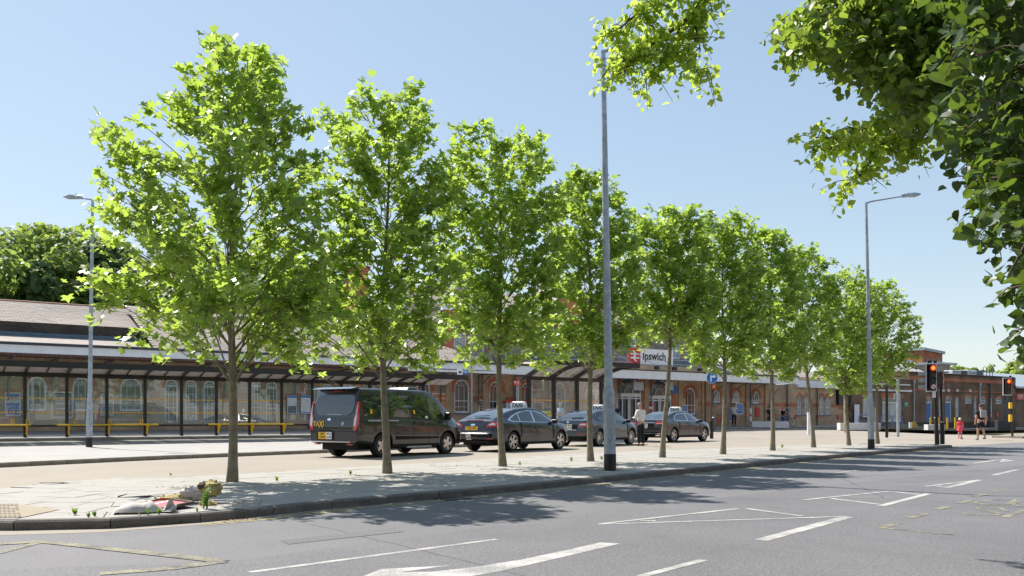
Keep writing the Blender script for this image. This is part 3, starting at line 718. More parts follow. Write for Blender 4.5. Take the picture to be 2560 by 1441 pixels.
# entrance canopy: beige curved fascia, railing, lead upstand
b0, b1 = A(1330, UC), A(1785, UC)
mb = MB(); n = 24; pr = []
mb.prism([(b0, 4.43), (b1, 4.43), (b1 - 1.2, 4.72), (b0 + 1.2, 4.78)], 'y', UC - .1, UC + 2.4); mb.build('entrance_canopy', M['cream'], st)
mb = MB(); mb.box(b0 + 1, b1 - .3, UC + 1.6, UC + 1.9, 4.7, 5.45); mb.build('upstand', M['lead'], st)
mb = MB(); k = 0; a = b0 + 1.3
while a < b1 - 1: mb.tube([(a, UC + .5, 4.7), (a, UC + .5, 5.75)], .03, 6); a += 1.9
for z_ in (4.92, 5.25, 5.72): mb.tube([(b0 + 1.2, UC + .5, z_), (b1 - 1.1, UC + .5, z_)], .022, 6)
mb.build('railing', M['galv'], st)
for px in (1575, 1628, 1672, 1450, 1735):
    a = A(px, UC); fl = thing('floodlight', {1575:'black floodlight on a slanting pole at the red end of the name board',1628:'black floodlight on a slanting pole under the middle of the name board',1672:'black floodlight on a slanting pole at the far end of the name board',1450:'black floodlight on a slanting pole farthest left over the canopy',1735:'black floodlight on a slanting pole nearest the round blue arrow sign'}[px], 'floodlight', WV(a, UC - .55, 4.55), PHI, 'floodlights along the entrance canopy')
    mb = MB(); mb.tube([(-1.1, .9, 1.0), (0, 0, .12)], .022, 6); mb.build('arm', M['galv'], fl)
    mb = MB(); mb.cbox((0, 0, 0), (.34, .22, .24)); bevel(mb.build('lamp_housing', M['blackpaint'], fl), .03)
# name board
sg0, sg1 = A(1572, UC + .4), A(1675, UC + .4); zc = Z(1572, 889.5, UC + .4); hh = .53
ns = bthing('station_name_board', 'long white name board reading Ipswich with a red rail symbol at its end', 'sign')
s0 = MB(); s0.box(sg0 + 1.03, sg1 + .25, UC + .36, UC + .42, zc - hh, zc + hh); s0.build('white_panel', M['whitesign'], ns)
s0 = MB(); s0.box(sg0, sg0 + 1.028, UC + .36, UC + .42, zc - hh, zc + hh); s0.build('red_panel', M['redsign'], ns)
d = MB(); cx = sg0 + .52; yy = UC + .35     # double arrow
for z_ in (zc + .13, zc - .13): d.box(cx - .4, cx + .4, yy - .004, yy + .008, z_ - .05, z_ + .05)
def par(p, q, t): 
    (x0, z0), (x1, z1) = p, q; d.prism([(x0 - t, z0), (x0 + t, z0), (x1 + t, z1), (x1 - t, z1)], 'y', yy - .0045, yy + .0075)
par((cx + .12, zc + .13), (cx - .16, zc + .38), .085); par((cx + .12, zc + .13), (cx - .14, zc - .13), .085); par((cx - .14, zc - .13), (cx + .14, zc - .38), .085)
d.build('rail_symbol', M['whitesign'], ns)
put_text('lettering', 'Ipswich', .78, M['ink'], ns, face_mat((sg0 + 2.35, yy, zc + .02), (1, 0, 0), (0, 0, 1)), .022, .95)
# two storey block
u2 = 50.2
ta0, ta1 = A(1110, u2), A(1765, u2)
blk = bthing('station_house', 'two storey buff and red brick station house rising behind the entrance canopy', 'building')
up = []
for px in (1150, 1235, 1330, 1500, 1580, 1690):
    a = A(px, u2); up.append([(a - .5, 5.9), (a + .5, 5.9), (a + .5, 7.5), (a + .3, 7.62), (a - .3, 7.62), (a - .5, 7.5)])
wall_with_holes('wall', ta0, ta1, 0, 8.3, u2, up, M['greybrick'], blk)
for hp in up:
    cx = (hp[0][0] + hp[1][0]) / 2; f = MB(); inn = [(cx - .43, 5.97), (cx + .43, 5.97), (cx + .43, 7.47), (cx + .28, 7.55), (cx - .28, 7.55), (cx - .43, 7.47)]
    ring(f, inn + [inn[0]], hp + [hp[0]], u2 + .05, u2 + .14); f.box(cx - .43, cx + .43, u2 + .07, u2 + .1, 6.7, 6.76); f.box(cx - .015, cx + .015, u2 + .07, u2 + .1, 5.97, 7.5)
    wn = f.build('window', M['whitepaint'], blk); g = MB(); g.add([(p[0], u2 + .12, p[1]) for p in inn], [tuple(range(6))]); g.build('pane', M['netglass'], wn)
    t = MB(); t.box(cx - .72, cx - .502, u2 - .03, u2 + .02, 5.6, 7.5); t.box(cx + .502, cx + .72, u2 - .03, u2 + .02, 5.6, 7.5); t.box(cx - .72, cx + .72, u2 - .032, u2 + .02, 7.63, 7.85); t.build('brick_trim', M['redbrick'], blk)
mb = MB()
for a in (ta0, A(1390, u2), A(1470, u2), ta1 - .5): mb.box(a, a + .5, u2 - .05, u2 + .01, 0, 7.9)
mb.box(ta0 - .05, ta1 + .05, u2 - .06, u2 - .002, 7.9, 8.32); mb.build('brick_band', M['redbrick'], blk)
mb = MB(); mb.box(ta0 - .3, ta1 + .3, u2 - .35, u2 - .25, 8.32, 8.55); mb.build('eaves_board', M['whitepaint'], blk)
slope_tiles('roof', ta0 - .3, ta1 + .3, u2 - .3, 8.55, u2 + 5, 10.6, M['slate'], blk, tw=.45, course=.3)
mb = MB(); mb.add([(ta0 - .3, u2 - .3, 8.5), (ta0 - .3, u2 + 10, 8.5), (ta0 - .3, u2 + 5, 10.55)], [(0,1,2)]); mb.add([(ta0 - .25, u2, 0), (ta0 - .25, u2 + 10, 0), (ta0 - .25, u2 + 10, 8.5), (ta0 - .25, u2, 8.5)], [(0,1,2,3)]); mb.build('side_wall', M['greybrick'], blk)
# gable in the middle
ga = A(1430, u2); g = MB(); g.prism([(ga - 3, 8.3), (ga + 3, 8.3), (ga, 10.9)], 'y', u2 - .1, u2 + .3); gb = g.build('gable', M['redbrick'], blk)
g = MB(); g.add([(ga - 3.3, u2 - .3, 8.2), (ga, u2 - .3, 11.1), (ga, u2 + 5, 11.1), (ga - 3.3, u2 + 5, 8.2)], [(0,1,2,3)]); g.add([(ga + 3.3, u2 - .3, 8.2), (ga, u2 - .3, 11.1), (ga, u2 + 5, 11.1), (ga + 3.3, u2 + 5, 8.2)], [(0,1,2,3)]); g.build('gable_roof', M['slate'], blk)
for px in (1262, 1205):
    a = A(px, u2); mb = MB(); mb.tube([(a - .8, u2 - .25, 8.3), (a, u2 - .12, 7.9), (a, u2 - .12, 4.5)], .05, 8); mb.build('downpipe', M['whitepaint'], blk)
def chimney(px, u, z0, zt, wd, label, parent_mat, pots=2):
    a = A(px, u); c = thing('chimney', label, 'chimney', WV(a, u, z0), PHI, 'chimneys of the station'); H_ = zt - z0
    mb = MB(); mb.cbox((0, 0, H_ / 2 - .2), (wd, .8, H_ - .4)); mb.build('stack', parent_mat, c)
    mb = MB(); mb.cbox((0, 0, H_ - .36), (wd + .16, .96, .16)); mb.cbox((0, 0, H_ - .2), (wd + .26, 1.06, .14)); mb.cbox((0, 0, H_ - .9), (wd + .1, .9, .12)); mb.build('corbel', M['redbrick'], c)
    for i in range(pots):
        p = MB(); p.lathe([(.11, 0), (.13, .05), (.1, .3), (.13, .36), (.09, .36)], 12, Matrix.Translation(((i - (pots - 1) / 2) * .34, 0, H_ - .13))); p.build('chimney_pot', M['ridge'], c, True)
chimney(1152, 53, 7.5, 12.7, 1.0, 'tallest brick chimney at the corner of the station house roof', M['greybrick'])
chimney(1190, 54, 7.5, 11.2, .8, 'short brick chimney just behind the tallest one of the station house', M['brick'])
chimney(1703, 54, 8, 12, .9, 'red brick chimney at the end of the station house roof farthest along', M['redbrick'])
chimney(1372, 54, 9, 12.4, .9, 'brick chimney behind the gable of the station house', M['greybrick'])
chimney(892, 52, 6, 11.0, 1.2, 'broad red brick chimney on the low tiled roof', M['redbrick'], 3)
chimney(905, 48, 5.2, 7.6, .9, 'squat dark stack low on the tiled roof slope', M['darkwall'], 1)
chimney(680, 50.2, 6.4, 8.0, .7, 'small stack with one pot near the ridge of the low tiled roof', M['redbrick'], 1)
# the low roof continues behind the wall on the far end
mb = MB(); mb.add([(ta1, UW + .2, 4.5), (A1, UW + .2, 4.5), (A1, 52, 6.0), (ta1, 52, 6.0)], [(0,1,2,3)]); mb.box(A1 - .1, A1, UW + .35, 52, 0, 4.5); mb.build('far_roof', M['slateflat'], st)
# ================================================================ BROWN BRICK BLOCK on the far side of the forecourt
bb = bthing('brick_office_block', 'flat roofed dark brown brick block with blue doors and small arched windows', 'building')
def rect(px0, px1, y0, y1, u): return A(px0, u), A(px1, u), Z((px0+px1)/2, y1, u), Z((px0+px1)/2, y0, u)
UB = 47.4
g0, g1 = A(2272, UB), A(2536, UB)
ops = []
BW = [('door',2323,14,993,1061),('slim',2352,8,993,1042),('door',2371,15,992,1061),('slim',2393,8,993,1042),('small',2421,17,992,1009),('slim',2438,7,994,1042),('small',2457,15,994,1010),('slim',2478,6,995,1042),('small',2497,15,995,1010),('slim',2516,5,1000,1035)]
def seg_arch(a0, a1, z0, z1, rise=.12):
    return [(a0, z0), (a1, z0), (a1, z1 - rise)] + [(a0 + (a1 - a0) * (1 - t / 6), z1 - rise + rise * math.sin(math.pi * t / 6)) for t in range(1, 6)] + [(a0, z1 - rise)]
for k, px, wpx, y0, y1 in BW:
    a0, a1, z0, z1 = rect(px - wpx/2, px + wpx/2, y0, y1, UB); ops.append((k, a0, a1, z0, z1))
wall_with_holes('wall', g0, g1, -.5, Z(2335, 932, UB), UB, [seg_arch(a0, a1, z0, z1) for k, a0, a1, z0, z1 in ops], M['brownbrick'], bb)
zt = Z(2335, 932, UB)
for i, (k, a0, a1, z0, z1) in enumerate(ops):
    hp = seg_arch(a0, a1, z0, z1); t = .07
    inn = seg_arch(a0 + t, a1 - t, z0 + (t if k != 'door' else .01), z1 - t)
    f = MB(); ring(f, inn + [inn[0]], hp + [hp[0]], UB + .05, UB + .14)
    if k == 'door':
        zd = z0 + (z1 - z0) * .78; f.box(a0 + t, a1 - t, UB + .06, UB + .13, zd, zd + .08); f.box((a0+a1)/2 - .02, (a0+a1)/2 + .02, UB + .06, UB + .12, zd, z1 - t)
        r_ = f.build('door', M['whitepaint'], bb); p = MB(); p.box(a0 + t, a1 - t, UB + .085, UB + .12, z0 + .01, zd); p.build('door_leaf', M['bluedoor'], r_)
        for q in (.25, .5, .75): s = MB(); s.box(a0 + t + (a1-a0-2*t)*q - .012, a0 + t + (a1-a0-2*t)*q + .012, UB + .078, UB + .09, z0 + .1, zd - .1); s.build('door_groove', M['darkmetal'], r_)
        p = MB(); p.add([(a0+t, UB+.11, zd+.08), (a1-t, UB+.11, zd+.08), (a1-t, UB+.11, z1-t-.03), (a0+t, UB+.11, z1-t-.03)], [(0,1,2,3)]); p.build('pane', M['winglass'], r_)
    else:
        zm = (z0 + z1) / 2; f.box(a0 + t, a1 - t, UB + .07, UB + .11, zm - .025, zm + .025)
        if k == 'small': 
            for q in (.33, .67): f.box(a0 + (a1-a0)*q - .015, a0 + (a1-a0)*q + .015, UB + .07, UB + .11, z0 + t, z1 - t)
        r_ = f.build('window', M['whitepaint'], bb); g = MB(); g.add([(p[0], UB + .12, p[1]) for p in inn], [tuple(range(len(inn)))]); g.build('pane', M['winglass'] if k != 'slim' else M['netglass'], r_)
    tr = MB(); n = len(hp); arc_ = hp[2:]; out = [(p[0] + (p[0] - (a0+a1)/2) * .12, p[1] + .2) for p in arc_]; ring(tr, arc_, out, UB - .02, UB + .01); tr.build('brick_arch', M['redbrick'], bb)
for z_, t_, m_ in ((zt - .06, .12, 'darkwall'), (Z(2335, 944, UB), .35, 'redbrick'), (Z(2335, 975, UB), .12, 'redbrick')):
    mb = MB(); mb.box(g0 - .05, g1 + .05, UB - .08, UB - .002, z_ - t_, z_); mb.build('brick_course', M[m_], bb)
mb = MB(); mb.box(g0, g1 + .02, UB - .07, UB - .003, -.5, .72); mb.build('plinth', M['darkwall'], bb)
for px, m_ in ((2281, 'galv'), (2446, 'galv'), (2471, 'darkmetal'), (2512, 'bluegrey')):
    a = A(px, UB); mb = MB(); mb.tube([(a, UB - .16, -.1), (a, UB - .16, zt - 1.1)], .07, 8); mb.box(a - .13, a + .13, UB - .27, UB - .1, zt - 1.1, zt - .85); mb.build('drainpipe', M[m_], bb)
for px in (2355, 2368, 2390, 2422):
    a = A(px, UB); mb = MB(); mb.box(a - .1, a + .1, UB - .2, UB - .05, Z(px, 980, UB), Z(px, 974, UB)); mb.build('bulkhead_light', M['whitesign'], bb)
mb = MB(); mb.box(g0, g1, UB + .3, UB + 12, zt - .5, zt - .4); mb.build('flat_roof', M['darkmetal'], bb)
mb = MB(); mb.box(g1 - .02, g1 + .3, UB + .01, UB + 12, -.4, zt - .1); mb.build('side_wall', M['brownbrick'], bb)
# entrance wing (2105..2272)
UE = 46.6
e0, e1 = A(2128, UE), A(2273, UE)
dh = rect(2206, 2256, 995, 1054, UE); wh = rect(2157, 2177, 990, 1043, UE)
ze = Z(2240, 948, UE)
wg = bthing('entrance_wing', 'brown brick entrance wing with pale double doors up steps beside the brick block', 'building')
wall_with_holes('wall', e0, e1, -.5, ze, UE, [[(a0, z0), (a1, z0), (a1, z1), (a0, z1)] for a0, a1, z0, z1 in (wh, dh)], M['brownbrick'], wg, .3)
for (a0, a1, z0, z1), nm in ((wh, 'window'), (dh, 'door')):
    hp = [(a0, z0), (a1, z0), (a1, z1), (a0, z1)]; t = .09; inn = [(a0 + t, z0 + t), (a1 - t, z0 + t), (a1 - t, z1 - t), (a0 + t, z1 - t)]
    f = MB(); ring(f, inn + [inn[0]], hp + [hp[0]], UE + .12, UE + .22); zz = z0 + (z1 - z0) * .78; f.box(a0 + t, a1 - t, UE + .13, UE + .2, zz, zz + .1)
    if nm == 'door': f.box((a0+a1)/2 - .05, (a0+a1)/2 + .05, UE + .13, UE + .2, z0, zz)
    r_ = f.build(nm, M['whitepaint'], wg)
    p = MB(); p.add([(a0+t, UE+.19, z0+t), (a1-t, UE+.19, z0+t), (a1-t, UE+.19, zz), (a0+t, UE+.19, zz)], [(0,1,2,3)]); p.build('pane', M['netglass'], r_)
    p = MB(); p.add([(a0+t, UE+.19, zz+.1), (a1-t, UE+.19, zz+.1), (a1-t, UE+.19, z1-t), (a0+t, UE+.19, z1-t)], [(0,1,2,3)]); p.build('pane', M['winglass'], r_)
    l_ = MB(); l_.box(a0 - .15, a1 + .15, UE - .025, UE + .01, z1 + .003, z1 + .42); l_.build('brick_lintel', M['redbrick'], wg)
z_ = Z(2240, 978, UE); mb = MB(); mb.box(e0 - .1, e1 + .1, UE - .22, UE - .003, z_ - .05, z_ + .1); mb.build('stone_ledge', M['whitepaint'], wg)
z_ = Z(2240, 962, UE); mb = MB(); mb.box(e0, e1 + .02, UE - .1, UE - .003, z_ - .05, z_ + .06); mb.build('stone_ledge', M['whitepaint'], wg)
mb = MB(); mb.box(e0, e1 + .06, UE - .06, UE + .3, ze, ze + .12); mb.build('coping', M['cream'], wg)
mb = MB(); mb.box(e0, e1, UE + .3, UE + 6, ze - .5, ze - .4); mb.build('flat_roof', M['darkmetal'], wg)
gz = .0
for i in range(3):
    mb = MB(); mb.box(A(2200, UE) , e1 + .3, UE - 1.5 + i * .38, UE - .005, gz + i * .2, gz + (i + 1) * .2 - .01); mb.build('step', M['kerbpale'], wg)
a = A(2266, UE); es_ = MB(); es_.box(A(2260, UE), A(2269, UE), UE - .06, UE - .03, Z(2264, 1017, UE), Z(2264, 1006, UE))
si = es_.build('exit_sign', M['greensign']); si.rotation_euler.z = PHI; tag(si, 'small green exit sign on the brick beside the pale double doors', 'sign')
es_ = MB(); es_.cbox(((A(2262.5, UE)), UE - .065, Z(2264, 1011, UE)), (.08, .01, .2)); es_.cbox(((A(2266, UE)), UE - .065, Z(2264, 1009, UE)), (.1, .01, .1)); es_.build('pictogram', M['whitesign'], si)
# gap wall with black box and white door between station and wing
gp = bthing('side_gate', 'low brown wall and white gate between the station and the entrance wing', 'gate')
mb = MB(); mb.box(A1 + .02, A(2131, UW), UW + .1, UW + .4, -.3, 1.9); mb.build('wall', M['brick'], gp)
mb = MB(); mb.box(A(2138, UE - .3), A(2150, UE - .3), UE - .25, UE - .2, .1, Z(2144, 1012, UE)); mb.build('gate_leaf', M['whitepaint'], gp)
mb = MB(); mb.box(A(2100, UW - .4), A(2133, UW - .4), UW - .3, UW + .3, Z(2110, 1012, UW), Z(2110, 968, UW)); mb.build('black_cabin', M['blackpaint'], gp)
# blue hoop barriers
for i, (x0, x1) in enumerate(((2147, 2172), (2178, 2196), (2203, 2230), (2232, 2256))):
    a0, a1 = A(x0, 45), A(x1, 45); ht = 1.0; g_ = hu(a0, 45) + .1; hb = thing('hoop_barrier', ['blue hoop barrier nearest the white side gate', 'blue hoop barrier partly behind the second thin tree trunk', 'blue hoop barrier in front of the pale double doors, nearer the lamp post', 'blue hoop barrier in front of the pale doors by the grey sign pole'][i], 'barrier', WV(a0, 45, g_), PHI, 'blue hoop barriers at the steps')
    L_ = a1 - a0; r_ = .3; q = [(0, 0, 0), (0, 0, ht - r_)] + [(r_ - r_ * math.cos(R(k)), 0, ht - r_ + r_ * math.sin(R(k))) for k in (30, 60, 90)] + [(L_ - r_ + r_ * math.sin(R(k)), 0, ht - r_ + r_ * math.cos(R(k))) for k in (0, 30, 60, 90)] + [(L_, 0, .35), (L_, 0, 0)]
    mb = MB(); mb.tube(q, .04, 7); mb.build('hoop', M['bluegrey' if 0 else 'bluesteel'] if 'bluesteel' in M else M.setdefault('bluesteel', mat('blue steel', (.20, .28, .50), .4)), hb, True)
    mb = MB(); mb.tube([(0, 0, .42), (L_, 0, .42)], .035, 7); mb.build('rail', M['bluesteel'], hb, True)
# glazed roof building and red tower behind
tw = bthing('brick_lift_tower', 'tall orange brick tower with sloping roof behind the flat roofed block', 'tower')
ut = 62.0
t0, t1 = A(2308, ut), A(2356, ut); ztl, ztr = Z(2308, 876, ut), Z(2356, 886, ut)
mb = MB(); v = [(t0, ut, 3), (t1, ut, 3), (t1, ut, ztr), (t0, ut, ztl), (t0, ut + 6, 3), (t1 + 2.6, ut + 6, 3), (t1 + 2.6, ut + 6, ztr), (t0, ut + 6, ztl)]
mb.add(v, [(0,1,2,3), (1,5,6,2), (4,0,3,7), (5,4,7,6), (3,2,6,7)]); mb.build('wall', M['redbrick'], tw)
mb = MB(); mb.add([(p[0] + dx, p[1] + dy, p[2] + dz) for dz in (.0, .35) for p, dx, dy in ((v[3], -.2, -.25), (v[2], .25, -.25), (v[6], .3, .2), (v[7], -.2, .2))], [(0,1,2,3), (4,5,6,7), (0,1,5,4), (1,2,6,5), (2,3,7,6), (3,0,4,7)]); mb.build('roof', M['galv'], tw)
for k in (.12, .45, .74):
    mb = MB(); mb.box(t0 + (t1 - t0) * k, t0 + (t1 - t0) * k + .85, ut - .04, ut - .005, Z(2320, 915, ut), Z(2320, 897, ut)); mb.build('louvre', M['greybrick'], tw)
rf = bthing('seam_roof_building', 'grey standing seam roof with windows beneath in front of the brick tower', 'building')
ur = 55.0; r0, r1 = A(2225, ur), A(2338, ur); zr0, zr1 = Z(2300, 932, ur), Z(2300, 908, ur + 4) 
mb = MB(); mb.add([(r0, ur, zr0), (r1, ur, zr0), (r1 + 2.0, ur + 4, zr1), (r0 + 2.2, ur + 4, zr1)], [(0,1,2,3)]); mb.add([(r0, ur, 2), (r1, ur, 2), (r1, ur, zr0), (r0, ur, zr0)], [(0,1,2,3)]); ro = mb.build('roof', M['galv'], rf)
for k in range(12):
    a = r0 + (r1 - r0) * k / 11; mb = MB(); mb.tube([(a, ur - .02, zr0 + .05), (a + 2.1, ur + 4, zr1 + .05)], .06, 4); mb.build('seam', M['darkmetal'], ro)
mb = MB(); mb.tube([(r0 + 2, ur + 4, zr1 + .1), (r1 + 2, ur + 4, zr1 + .1)], .14, 6); mb.build('ridge', M['whitepaint'], rf)
q0, q1 = A(2338, ur - 1), A(2376, ur - 1)
mb = MB(); mb.box(q0, q1, ur - 1, ur + 4, 3, Z(2355, 912, ur - 1)); mb.build('upper_wall', M['cream'], rf)
mb = MB(); mb.box(q0 - .3, q1 + .6, ur - 1.5, ur + 4, Z(2355, 912, ur - 1), Z(2355, 907, ur - 1)); mb.build('upper_roof', M['galv'], rf)
for k in range(4):
    mb = MB(); a = q0 + .25 + k * (q1 - q0) / 4.2; mb.box(a, a + .55 * (q1 - q0) / 4, ur - 1.04, ur - 1.005, Z(2355, 928, ur - 1), Z(2355, 915, ur - 1)); mb.build('window', M['winglass'], rf)
# plant on the flat roof
for i, (x0, x1, y0, y1, m_) in enumerate(((2370,2392,927,938,'whitepaint'),(2393,2408,927,939,'darkmetal'),(2409,2430,926,939,'whitepaint'),(2432,2446,927,941,'bluegrey'))):
    a0, a1, z0, z1 = rect(x0, x1, y0, y1, 51); ac = thing('air_conditioner', ['pale air conditioning unit on the flat roof nearest the tower', 'dark louvred air unit on the flat roof between two pale ones', 'second pale air conditioning unit along the flat roof', 'blue grey air unit at the far end of the row on the roof'][i], 'air conditioner', WV((a0+a1)/2, 51, zt - .4), PHI, 'air units on the flat roof')
    L_ = a1 - a0; mb = MB(); mb.box(-L_/2, L_/2, -.5, .5, .1, z1 - zt + .4); bevel(mb.build('casing', M[m_], ac), .04)
    for k in range(5): mb = MB(); mb.box(-L_/2 + .1, L_/2 - .1, -.53, -.505, .3 + k * .16, .36 + k * .16); mb.build('louvre', M['darkmetal'], ac)
ld = bthing('roof_ladder', 'thin steel ladder hoops standing above the flat roof parapet', 'ladder')
mb = MB()
for x0, x1, y0 in ((2458, 2466, 919), (2474, 2481, 918)):
    a0, a1 = A(x0, 50), A(x1, 50); zz = Z(x0, y0, 50); mb = MB(); mb.tube([(a0, 50, zt - .5), (a0, 50, zz), ((a0+a1)/2, 50, zz + .1), (a1, 50, zz), (a1, 50, zt - .5)], .04, 5); mb.build('hoop', M['bluegrey'], ld)
mb = MB(); mb.tube([(A(2466, 50), 50, Z(2470, 925, 50)), (A(2486, 50), 50, Z(2470, 925, 50))], .04, 5); mb.build('rail', M['bluegrey'], ld)
# low wing beyond with pale roof and red sign
lw = bthing('low_wing', 'low brown wing with pale grey roof behind the second traffic light', 'building')
w0, w1 = A(2536, UB), A(2800, UB); zl = Z(2545, 968, UB)
mb = MB(); mb.box(w0 + .32, w1, UB + .6, UB + 1, -.5, zl); mb.build('wall', M['brownbrick'], lw)
mb = MB(); mb.add([(w0, UB - .2, zl + .05), (w1, UB - .2, zl + .05), (w1, UB + 8, zl + 2.2), (w0, UB + 8, zl + 2.2), (w0, UB - .2, zl - .15), (w1, UB - .2, zl - .15)], [(0,1,2,3), (4,5,1,0)]); mb.build('roof', M['galv'], lw)
# signs and posters on walls: px0, px1, y0, y1
def wall_sign(name, label, px0, px1, y0, y1, frame, face, u=UW, lines=0, group=None, text=None, tcol=None, depth=.04, cat='sign', band=None):
    a0, a1, z0, z1 = rect(px0, px1, y0, y1, u); r_ = bthing(name, label, cat, group); c = (a0 + a1) / 2
    f = MB(); f.box(a0, a1, u - depth - .03, u - .03 - .003, z0, z1); f.build('frame', M[frame], r_)
    t = min(.05, (a1 - a0) * .12); f = MB(); f.box(a0 + t, a1 - t, u - depth - .034, u - depth - .0305, z0 + t, z1 - t); f.build('panel', M[face], r_)
    if band:
        (b0, b1, bm) = band; f = MB(); H_ = z1 - z0; f.box(a0 + t * 1.1, a1 - t * 1.1, u - depth - .037, u - depth - .0345, z0 + H_ * b0, z0 + H_ * b1); f.build('print_block', M[bm], r_)
    if text:
        for k, (s_, zf, tx) in enumerate(text): put_text('lettering', tx, s_, M[tcol or 'whitesign'], r_, face_mat((c, u - depth - .038, z0 + (z1 - z0) * zf), (1, 0, 0), (0, 0, 1)), .015)
    for k in range(lines):
        zz = z1 - t - (z1 - z0 - 2 * t) * (k + 1) / (lines + 1.5); ww = (a1 - a0 - 2 * t) * random.uniform(.55, .85); f = MB(); f.box(c - ww/2, c + ww/2, u - depth - .0385, u - depth - .0345, zz - .012, zz + .012); f.build('print_line', M[tcol or 'whitesign'], r_)
    return r_
wall_sign('poster', 'blue poster with a pale hand picture behind the glass shelter', 12, 51, 982, 1040, 'whitepaint', 'bluesign', lines=0, text=[(.13, .4, 'Together we'), (.13, .28, 'can stop this')], band=(.55, .72, 'clearlamp'), cat='poster')
wall_sign('notice_case', 'large white framed dark notice case behind the glass shelter', 128, 181, 980, 1045, 'whitepaint', 'winglass', lines=3, cat='notice board', depth=.08)
wall_sign('notice_case', 'narrow white framed notice case left of the third arched window', 251, 284, 985, 1039, 'whitepaint', 'netglass', lines=2, cat='notice board')
wall_sign('poster', 'orange poster in a white frame between the van and first clear arched window', 1080, 1117, 984, 1026, 'whitepaint', 'orange' if 'orange' in M else 'redsign', lines=2, cat='poster')
wall_sign('notice_case', 'white framed dark departure board between two arched windows above the first saloon', 1196, 1217, 1000, 1032, 'whitepaint', 'winglass', lines=4, cat='notice board')
wall_sign('sign', 'blue square sign between the last entrance arch and an arched window', 1703, 1718, 1013, 1029, 'whitesign', 'bluesign', lines=2)
wall_sign('sign', 'small yellow box sign on the wall right of the arched window', 1753, 1760, 1013, 1024, 'yellow', 'yellow')
wall_sign('poster', 'tall blue poster in a white frame left of the man in white', 1815, 1829, 1019, 1053, 'whitesign', 'bluesign', lines=7, cat='poster')
wall_sign('poster', 'white leaflet board with a red picture near the red poster', 1865, 1878, 1022, 1056, 'whitesign', 'whitesign', lines=2, tcol='ink', cat='poster', band=(.42, .62, 'redsign'))
wall_sign('poster', 'plain red poster under the small pointed window', 1888, 1898, 1019, 1042, 'redsign', 'redsign', cat='poster')
wall_sign('map_board', 'blue information board on a post beside the man in white', 1839, 1856, 1009, 1036, 'whitesign', 'bluesign', lines=3, u=46.2, cat='notice board')
for i, (px, y) in enumerate(((1937, 1042), (1988, 1043), (2042, 1044), (2094, 1044))):
    wall_sign('sign', ['small red notice low on the wall behind the boys', 'small red notice by the drainpipe left of the twin windows', 'small red notice between the two pairs of twin windows', 'small red notice right of the last pair of twin windows'][i], px - 2.2, px + 2.2, y - 6, y + 4, 'redsign', 'redsign', group='small red notices')
wall_sign('sign', 'small red notice on the shaded block wall right of the blue doors', 2489, 2494, 1032, 1042, 'redsign', 'redsign', u=UB)
wall_sign('sign', 'small red notice beside the pale drainpipe on the brick block', 2283, 2286, 1017, 1032, 'redsign', 'redsign', u=UB)
wall_sign('sign', 'red sign reading Pick up and drop off beyond the second traffic light', 2540, 2559, 985, 1000, 'redsign', 'redsign', u=UB, text=[(.26, .72, 'Pick up &'), (.26, .4, 'drop off')])
bp = MB(); bp.prism([(.32 * math.cos(t * math.pi / 12), .32 * math.sin(t * math.pi / 12)) for t in range(24)], 'y', -.05, -.02); o = bp.build('plaque', M['bluesign']); o.rotation_euler.z = PHI; o.location = WV(A(1686, UW), UW, Z(1686, 975, UW)); tag(o, 'round blue plaque on the wall between entrance and arched window', 'plaque')
wall_sign('sign', 'red and white round topped sign beside the last entrance door', 1619, 1630, 1006, 1030, 'redsign', 'redsign', band=(.3, .55, 'whitesign'))
wall_sign('sign', 'blue and white poster behind the small shelter by the first entrance', 1466, 1476, 1001, 1024, 'bluesign', 'bluesign', lines=3)
# hanging screens by the entrance
for i, px in enumerate((1594, 1675)):
    a = A(px, 45.5); r_ = thing('display_screen', ['grey hanging display screen at the second entrance arch', 'grey hanging display screen at the third entrance arch'][i], 'screen', WV(a, 45.5, Z(px, 966, 45.5)), PHI, 'hanging screens')
    mb = MB(); mb.cbox((0, 0, 0), (.95 if i == 0 else .45, .25, .6)); mb.build('casing', M['galv'], r_); mb = MB(); mb.tube([(0, 0, .3), (0, 0, .75)], .03, 6); mb.build('hanger', M['darkmetal'], r_)
# red parcel/ticket machine under sign pole at 1295
tk = thing('ticket_machine', 'grey and red ticket machine standing behind the first saloon roof sign', 'machine', WV(A(1293, 46.2), 46.2, hu(A(1293, 46.2), 46.2) + .12), PHI)
for k in (-.55, .55): mb = MB(); mb.cbox((k, 0, .8), (1.0, .5, 1.6)); mb.build('casing', M['galv'], tk); mb = MB(); mb.cbox((k, 0, 1.68), (1.04, .55, .14)); mb.build('red_top', M['redsign'], tk); mb = MB(); mb.cbox((k, -.253, 1.2), (.5, .006, .35)); mb.build('screen', M['winglass'], tk)
def pole_sign(name, label, px, py, dz, Y_, cat='sign', hgt=3, r=.04, m='galv'):
    x = AY(px, Y_); return x
